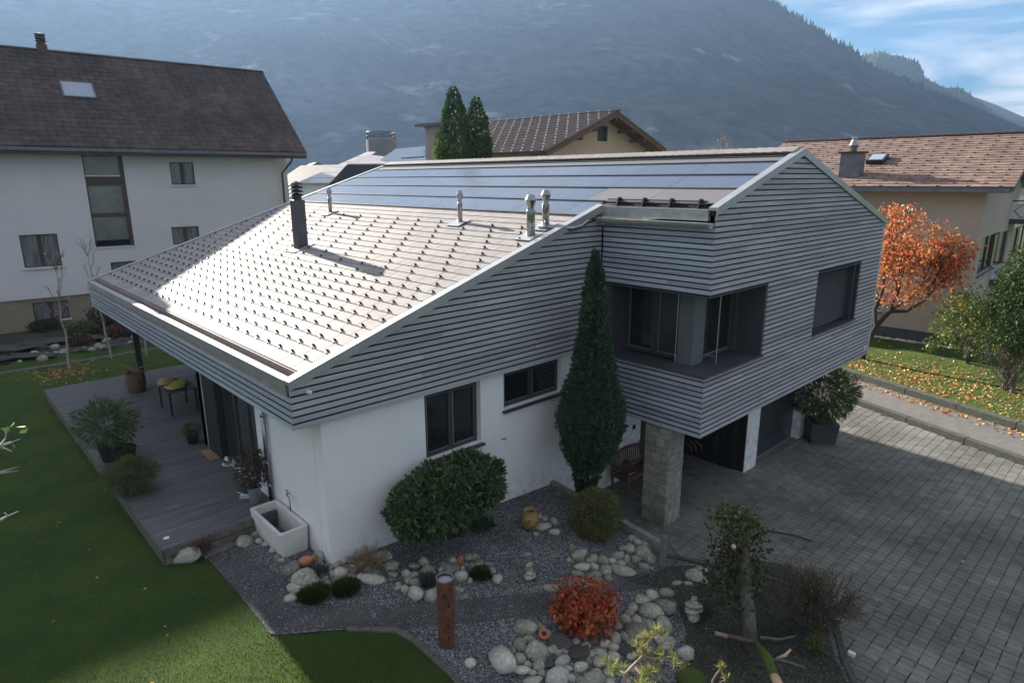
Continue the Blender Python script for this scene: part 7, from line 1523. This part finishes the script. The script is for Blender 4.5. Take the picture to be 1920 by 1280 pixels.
p = ground(864, 1058); k = mpp(p); d1 = Vector((0, 0, 22*k)); o = thing('clay_shard', tuple(p), 'pointed orange clay shard standing among the stones behind the rusty column', 'clay shard'); t = RIGHT*7*k; MB().hexa([p-t, p+t*.6, p+t*.5+Vector((0, .02, 0)), p-t*.9+Vector((0, .02, 0)), p+d1*.55-t*.7, p+d1+t*.7, p+d1+t*.65+Vector((0, .015, 0)), p+d1*.55-t*.6+Vector((0, .015, 0))]).build('shard', W_['terra'], o, bevel=.004)
# lizard on the wall
p = on_x(945, 822, 0); o = thing('wall_lizard', (0.001, p.y, p.z), 'small bronze lizard ornament on the white wall right of the tall window', 'ornament'); Y = lambda a, b: Vector((.012, p.y+a, p.z+b))
m_ = MB(); m_.tube([Y(-.12, .03), Y(-.05, .02), Y(.0, .0), Y(.05, -.005), Y(.08, -.03)], [.003, .008, .014, .013, .004], 6)
for a, b_ in ((-.02, .035), (.0, -.035), (.05, .03), (.04, -.05)): m_.tube([Y(.02 if a > 0 else -.02, 0), Y(a, b_)], .004, 4)
m_.build('body', W_['ochre'], o)
# granite post with sagging rope
p = ground(1242, 1062); a_ = None; o = thing('granite_post', (p.x, p.y, p.z), 'short rough granite post at the end of the stone row', 'post'); hh = 0
for i in range(300):
    d = p+Vector((0, 0, i*.005))-CAM
    if 640+F_PX*d.dot(DOWN)/d.dot(FWD) < 1003: break
hh = i*.005; MB().box((p.x-.055, p.y-.055, p.z-.1), (p.x+.055, p.y+.055, p.z+hh)).build('shaft', W_['concrete'], o, bevel=.012)
e = ground(1322, 1046)+Vector((0, 0, .05)); s0 = p+Vector((0, 0, hh-.05)); m_ = MB(); P = [s0.lerp(e, t/10)-Vector((0, 0, .28*math.sin(math.pi*t/10))) for t in range(11)]; m_.tube(P, .011, 6); q = m_.build('rope', W_['wicker'], loc=s0); tag(q, 'sagging grey rope from the granite post towards the drive', 'rope')
# white box by the edging, cobbles at the right edge
p = on_z(1596, 1228, DZ); o = MB().box((p.x-.06, p.y-.045, DZ), (p.x+.06, p.y+.045, DZ+.07)).build('white_box', W_['white'], loc=p, bevel=.006); tag(o, 'small white box on the paving beside the dark edging', 'box')
cob = [(9.66+.05*math.sin(i), 5.6+i*.115) for i in range(46)]
cs = thing('cobble_row', (9.7, 7.5, DZ), 'row of small rounded cobbles along the right edge of the paving', 'cobbles')
for x, y in cob:
    me = rgs.choice(SM); q = link('cobble', me, cs); q.location = Vector((x, y, DZ))-Vector(cs.location); q.scale = (.052, .056, .05); q.rotation_euler = (0, 0, rgs.uniform(0, 6))
for x, y in cob: 
    if rgs.random() < .9: me = rgs.choice(SM); q = link('cobble', me, cs); q.location = Vector((x+.12, y+.05, DZ))-Vector(cs.location); q.scale = (.05, .05, .045); q.rotation_euler = (0, 0, rgs.uniform(0, 6))
# ================================================================== SMALL SCATTER
def tri_scatter(name, n, poly, f, h, w, mt_, seed, label, cat, lean=.35, dens=None, off=0.):
    rg = np.random.default_rng(seed); xs = [p[0] for p in poly]; ys = [p[1] for p in poly]; X = rg.uniform(min(xs), max(xs), n); Y = rg.uniform(min(ys), max(ys), n)
    c = np.zeros(n, bool); m_ = len(poly)
    for i in range(m_):
        x1, y1 = poly[i]; x2, y2 = poly[(i+1) % m_]; k = ((y1 > Y) != (y2 > Y)) & (X < (x2-x1)*(Y-y1)/(y2-y1+1e-12)+x1); c ^= k
    X, Y = X[c], Y[c]
    D = np.sqrt((X-CAM.x)**2+(Y-CAM.y)**2); keep = rg.uniform(0, 1, len(X)) < np.clip((dens or 7)/D, 0, 1)**2; X, Y = X[keep], Y[keep]
    T = (np.stack([X, Y], 1)-np.array([CAM.x, CAM.y])); dep = T[:, 0]*FWD.x+T[:, 1]*FWD.y+(-7)*FWD.z; lat = T[:, 0]*RIGHT.x+T[:, 1]*RIGHT.y; ver = T[:, 0]*DOWN.x+T[:, 1]*DOWN.y-7.2*DOWN.z
    ok = (dep > 0) & (np.abs(lat/dep) < .86) & (ver/dep < .62) & (ver/dep > -.1); X, Y = X[ok], Y[ok]
    Z = np.array([f(a, b) for a, b in zip(X, Y)])+off; n = len(X)
    a = rg.uniform(0, 2*np.pi, n); hh = h*rg.uniform(.5, 1.2, n); dx, dy = np.cos(a)*w/2, np.sin(a)*w/2
    V = np.empty((n, 3, 3)); V[:, 0] = np.stack([X-dx, Y-dy, Z-.005], 1); V[:, 1] = np.stack([X+dx, Y+dy, Z-.005], 1); V[:, 2] = np.stack([X+rg.normal(size=n)*h*lean, Y+rg.normal(size=n)*h*lean, Z+hh], 1)
    o = link(name, np_mesh(name, V.reshape(-1, 3), np.arange(3*n).reshape(n, 3), mt_)); return tag(o, label, cat, kind='stuff')
tri_scatter('grass', 900000, [(-16, -9), (6, -12), (le[-1][0]+1.2, le[-1][1]-1.2)] + le[::-1] + [(-2.1, -2.35), (-15.1, -2.35), (-15.1, 4), (-20, 6)], terrain, .035, .010, W_['grassblade'], 5, 'short lawn grass before the deck and round the gravel bed', 'grass', dens=7.5)
def pebbles(name, n, poly, seed, label, mt_, s=.010):
    rg = np.random.default_rng(seed); xs = [p[0] for p in poly]; ys = [p[1] for p in poly]; X = rg.uniform(min(xs), max(xs), n); Y = rg.uniform(min(ys), max(ys), n); c = np.zeros(n, bool)
    for i in range(len(poly)):
        x1, y1 = poly[i]; x2, y2 = poly[(i+1) % len(poly)]; c ^= ((y1 > Y) != (y2 > Y)) & (X < (x2-x1)*(Y-y1)/(y2-y1+1e-12)+x1)
    X, Y = X[c], Y[c]; n = len(X); Z = np.array([terrain(a, b) for a, b in zip(X, Y)])+.016; S = s*rg.uniform(.5, 1.5, n)
    O = np.array([[1, 0, 0], [0, 1, 0], [-1, 0, 0], [0, -1, 0], [0, 0, .7], [0, 0, -.7]]); V = np.stack([X, Y, Z], 1)[:, None]+O[None]*S[:, None, None]*rg.uniform(.6, 1.3, (n, 6, 1)); a = rg.uniform(0, 6.28, n)
    F_ = np.array([[0, 1, 4], [1, 2, 4], [2, 3, 4], [3, 0, 4]]); Fa = (np.arange(n)[:, None, None]*6+F_[None]).reshape(-1, 3); o = link(name, np_mesh(name, V.reshape(-1, 3), Fa, mt_)); return tag(o, label, 'gravel', kind='stuff')
W_['grit'] = mat('gravel_chips', (.22, .227, .25), (.10, .104, .118), rough=.9, scale=3, island=.75)
pebbles('gravel', 42000, bed, 3, 'loose blue-grey gravel chips covering the planting bed', W_['grit'], .013)
# fallen leaves on the neighbour's lawn, along the kerb and a few elsewhere
def litter(name, n, fxy, f, mt_, seed, L_, label, off=.01):
    rg = np.random.default_rng(seed); P = np.array([fxy(rg) for _ in range(n)]); Z = np.array([f(a, b) for a, b in P])+off; Q = np.column_stack([P, Z]); N_ = rg.normal(size=(n, 3)); N_[:, 2] = np.abs(N_[:, 2])*.15
    me = leaf_mesh(name, Q, N_, L_, L_*.7, mt_, seed, out_=.95, fold=.5); o = link(name, me); return tag(o, label, 'fallen leaves', kind='stuff')
lc = on_z(1660, 730, -1.1)
def lf1(rg):
    while True:
        x, y = rg.normal(lc.x+.3, 2.6), rg.normal(lc.y+1.5, 2.3); n_ = (Vector((x, y, 0))-K0).dot(kn)
        if n_ > 3.0: return (x, y)
litter('fallen_leaves', 2000, lf1, zr, W_['fallen'], 3, .10, 'orange and pale leaves scattered over the neighbour lawn under the orange tree', .015)
litter('kerb_leaves', 420, lambda rg: kp(rg.normal(-1, 4.5), rg.uniform(1.9, 2.6)+abs(rg.normal(0, .1))*0), lambda x, y: -1.235, W_['fallen'], 4, .11, 'leaves blown against the mossy kerb on the asphalt lane')
litter('birch_leaves', 260, lambda rg: (lambda p: (p.x+rg.normal(0, .9), p.y+rg.normal(0, .6)))(ground(120, 700)), terrain, W_['fallen'], 5, .10, 'brown leaves lying round the foot of the first birch', .02)
litter('garden_leaves', 60, lambda rg: (rg.uniform(1, 6), rg.uniform(0, 6)), terrain, W_['fallen'], 6, .05, 'a few small fallen leaves over the gravel and soil', .03)
litter('drive_leaves', 26, lambda rg: (rg.uniform(3, 9), rg.uniform(7, 16)), lambda x, y: DZ, W_['fallen'], 7, .07, 'single brown leaves lying on the grey paving', .006)

rg = np.random.default_rng(8); wp = []
for _ in range(70):
    x, y = rg.uniform(-12, 2), rg.uniform(-8, -2.4)
    if inpoly(x, y, lawn_poly): wp.append((x, y))
Q = np.repeat(np.array([(x, y, terrain(x, y)+.012) for x, y in wp]), 16, 0) + rg.normal(size=(len(wp)*16, 3))*np.array([.05, .05, .006]); N_ = rg.normal(size=Q.shape); N_[:, 2] = np.abs(N_[:, 2])*.4
o = link('lawn_clover', leaf_mesh('lawn_clover', Q, N_, .035, .03, W_['oleander'], 3, out_=.9)); tag(o, 'patches of broad-leaved weeds and clover in the left lawn', 'weeds', kind='stuff')
litter('lawn_leaves', 22, lambda r_: (r_.uniform(-8, 1), r_.uniform(-6, -2.5)), terrain, W_['fallen'], 9, .07, 'a few pale fallen leaves lying on the left lawn', .03)

# low green cover on the soil round the old tree and between the stones
def cover(name, n, cx, cy, sx, sy, mt_, seed, L_, label):
    rg = np.random.default_rng(seed); P = []
    while len(P) < n:
        x, y = rg.normal(cx, sx), rg.normal(cy, sy)
        if inpoly(x, y, bed): P.append((x, y, terrain(x, y)+.02))
    P = np.array(P); N_ = rg.normal(size=P.shape); N_[:, 2] = np.abs(N_[:, 2])+.4; o = link(name, leaf_mesh(name, P, N_, L_, L_*.4, W_[mt_], seed, out_=.6)); return tag(o, label, 'ground cover', kind='stuff')
cover('ground_cover', 5200, 6.2, 4.4, 1.1, 1.6, 'olive', 4, .045, 'dull green creeping plants on the soil round the old tree')
cover('moss_cover', 3000, 4.6, 5.6, .9, .7, 'tuft', 5, .03, 'mossy seedlings between the stones and the edging')
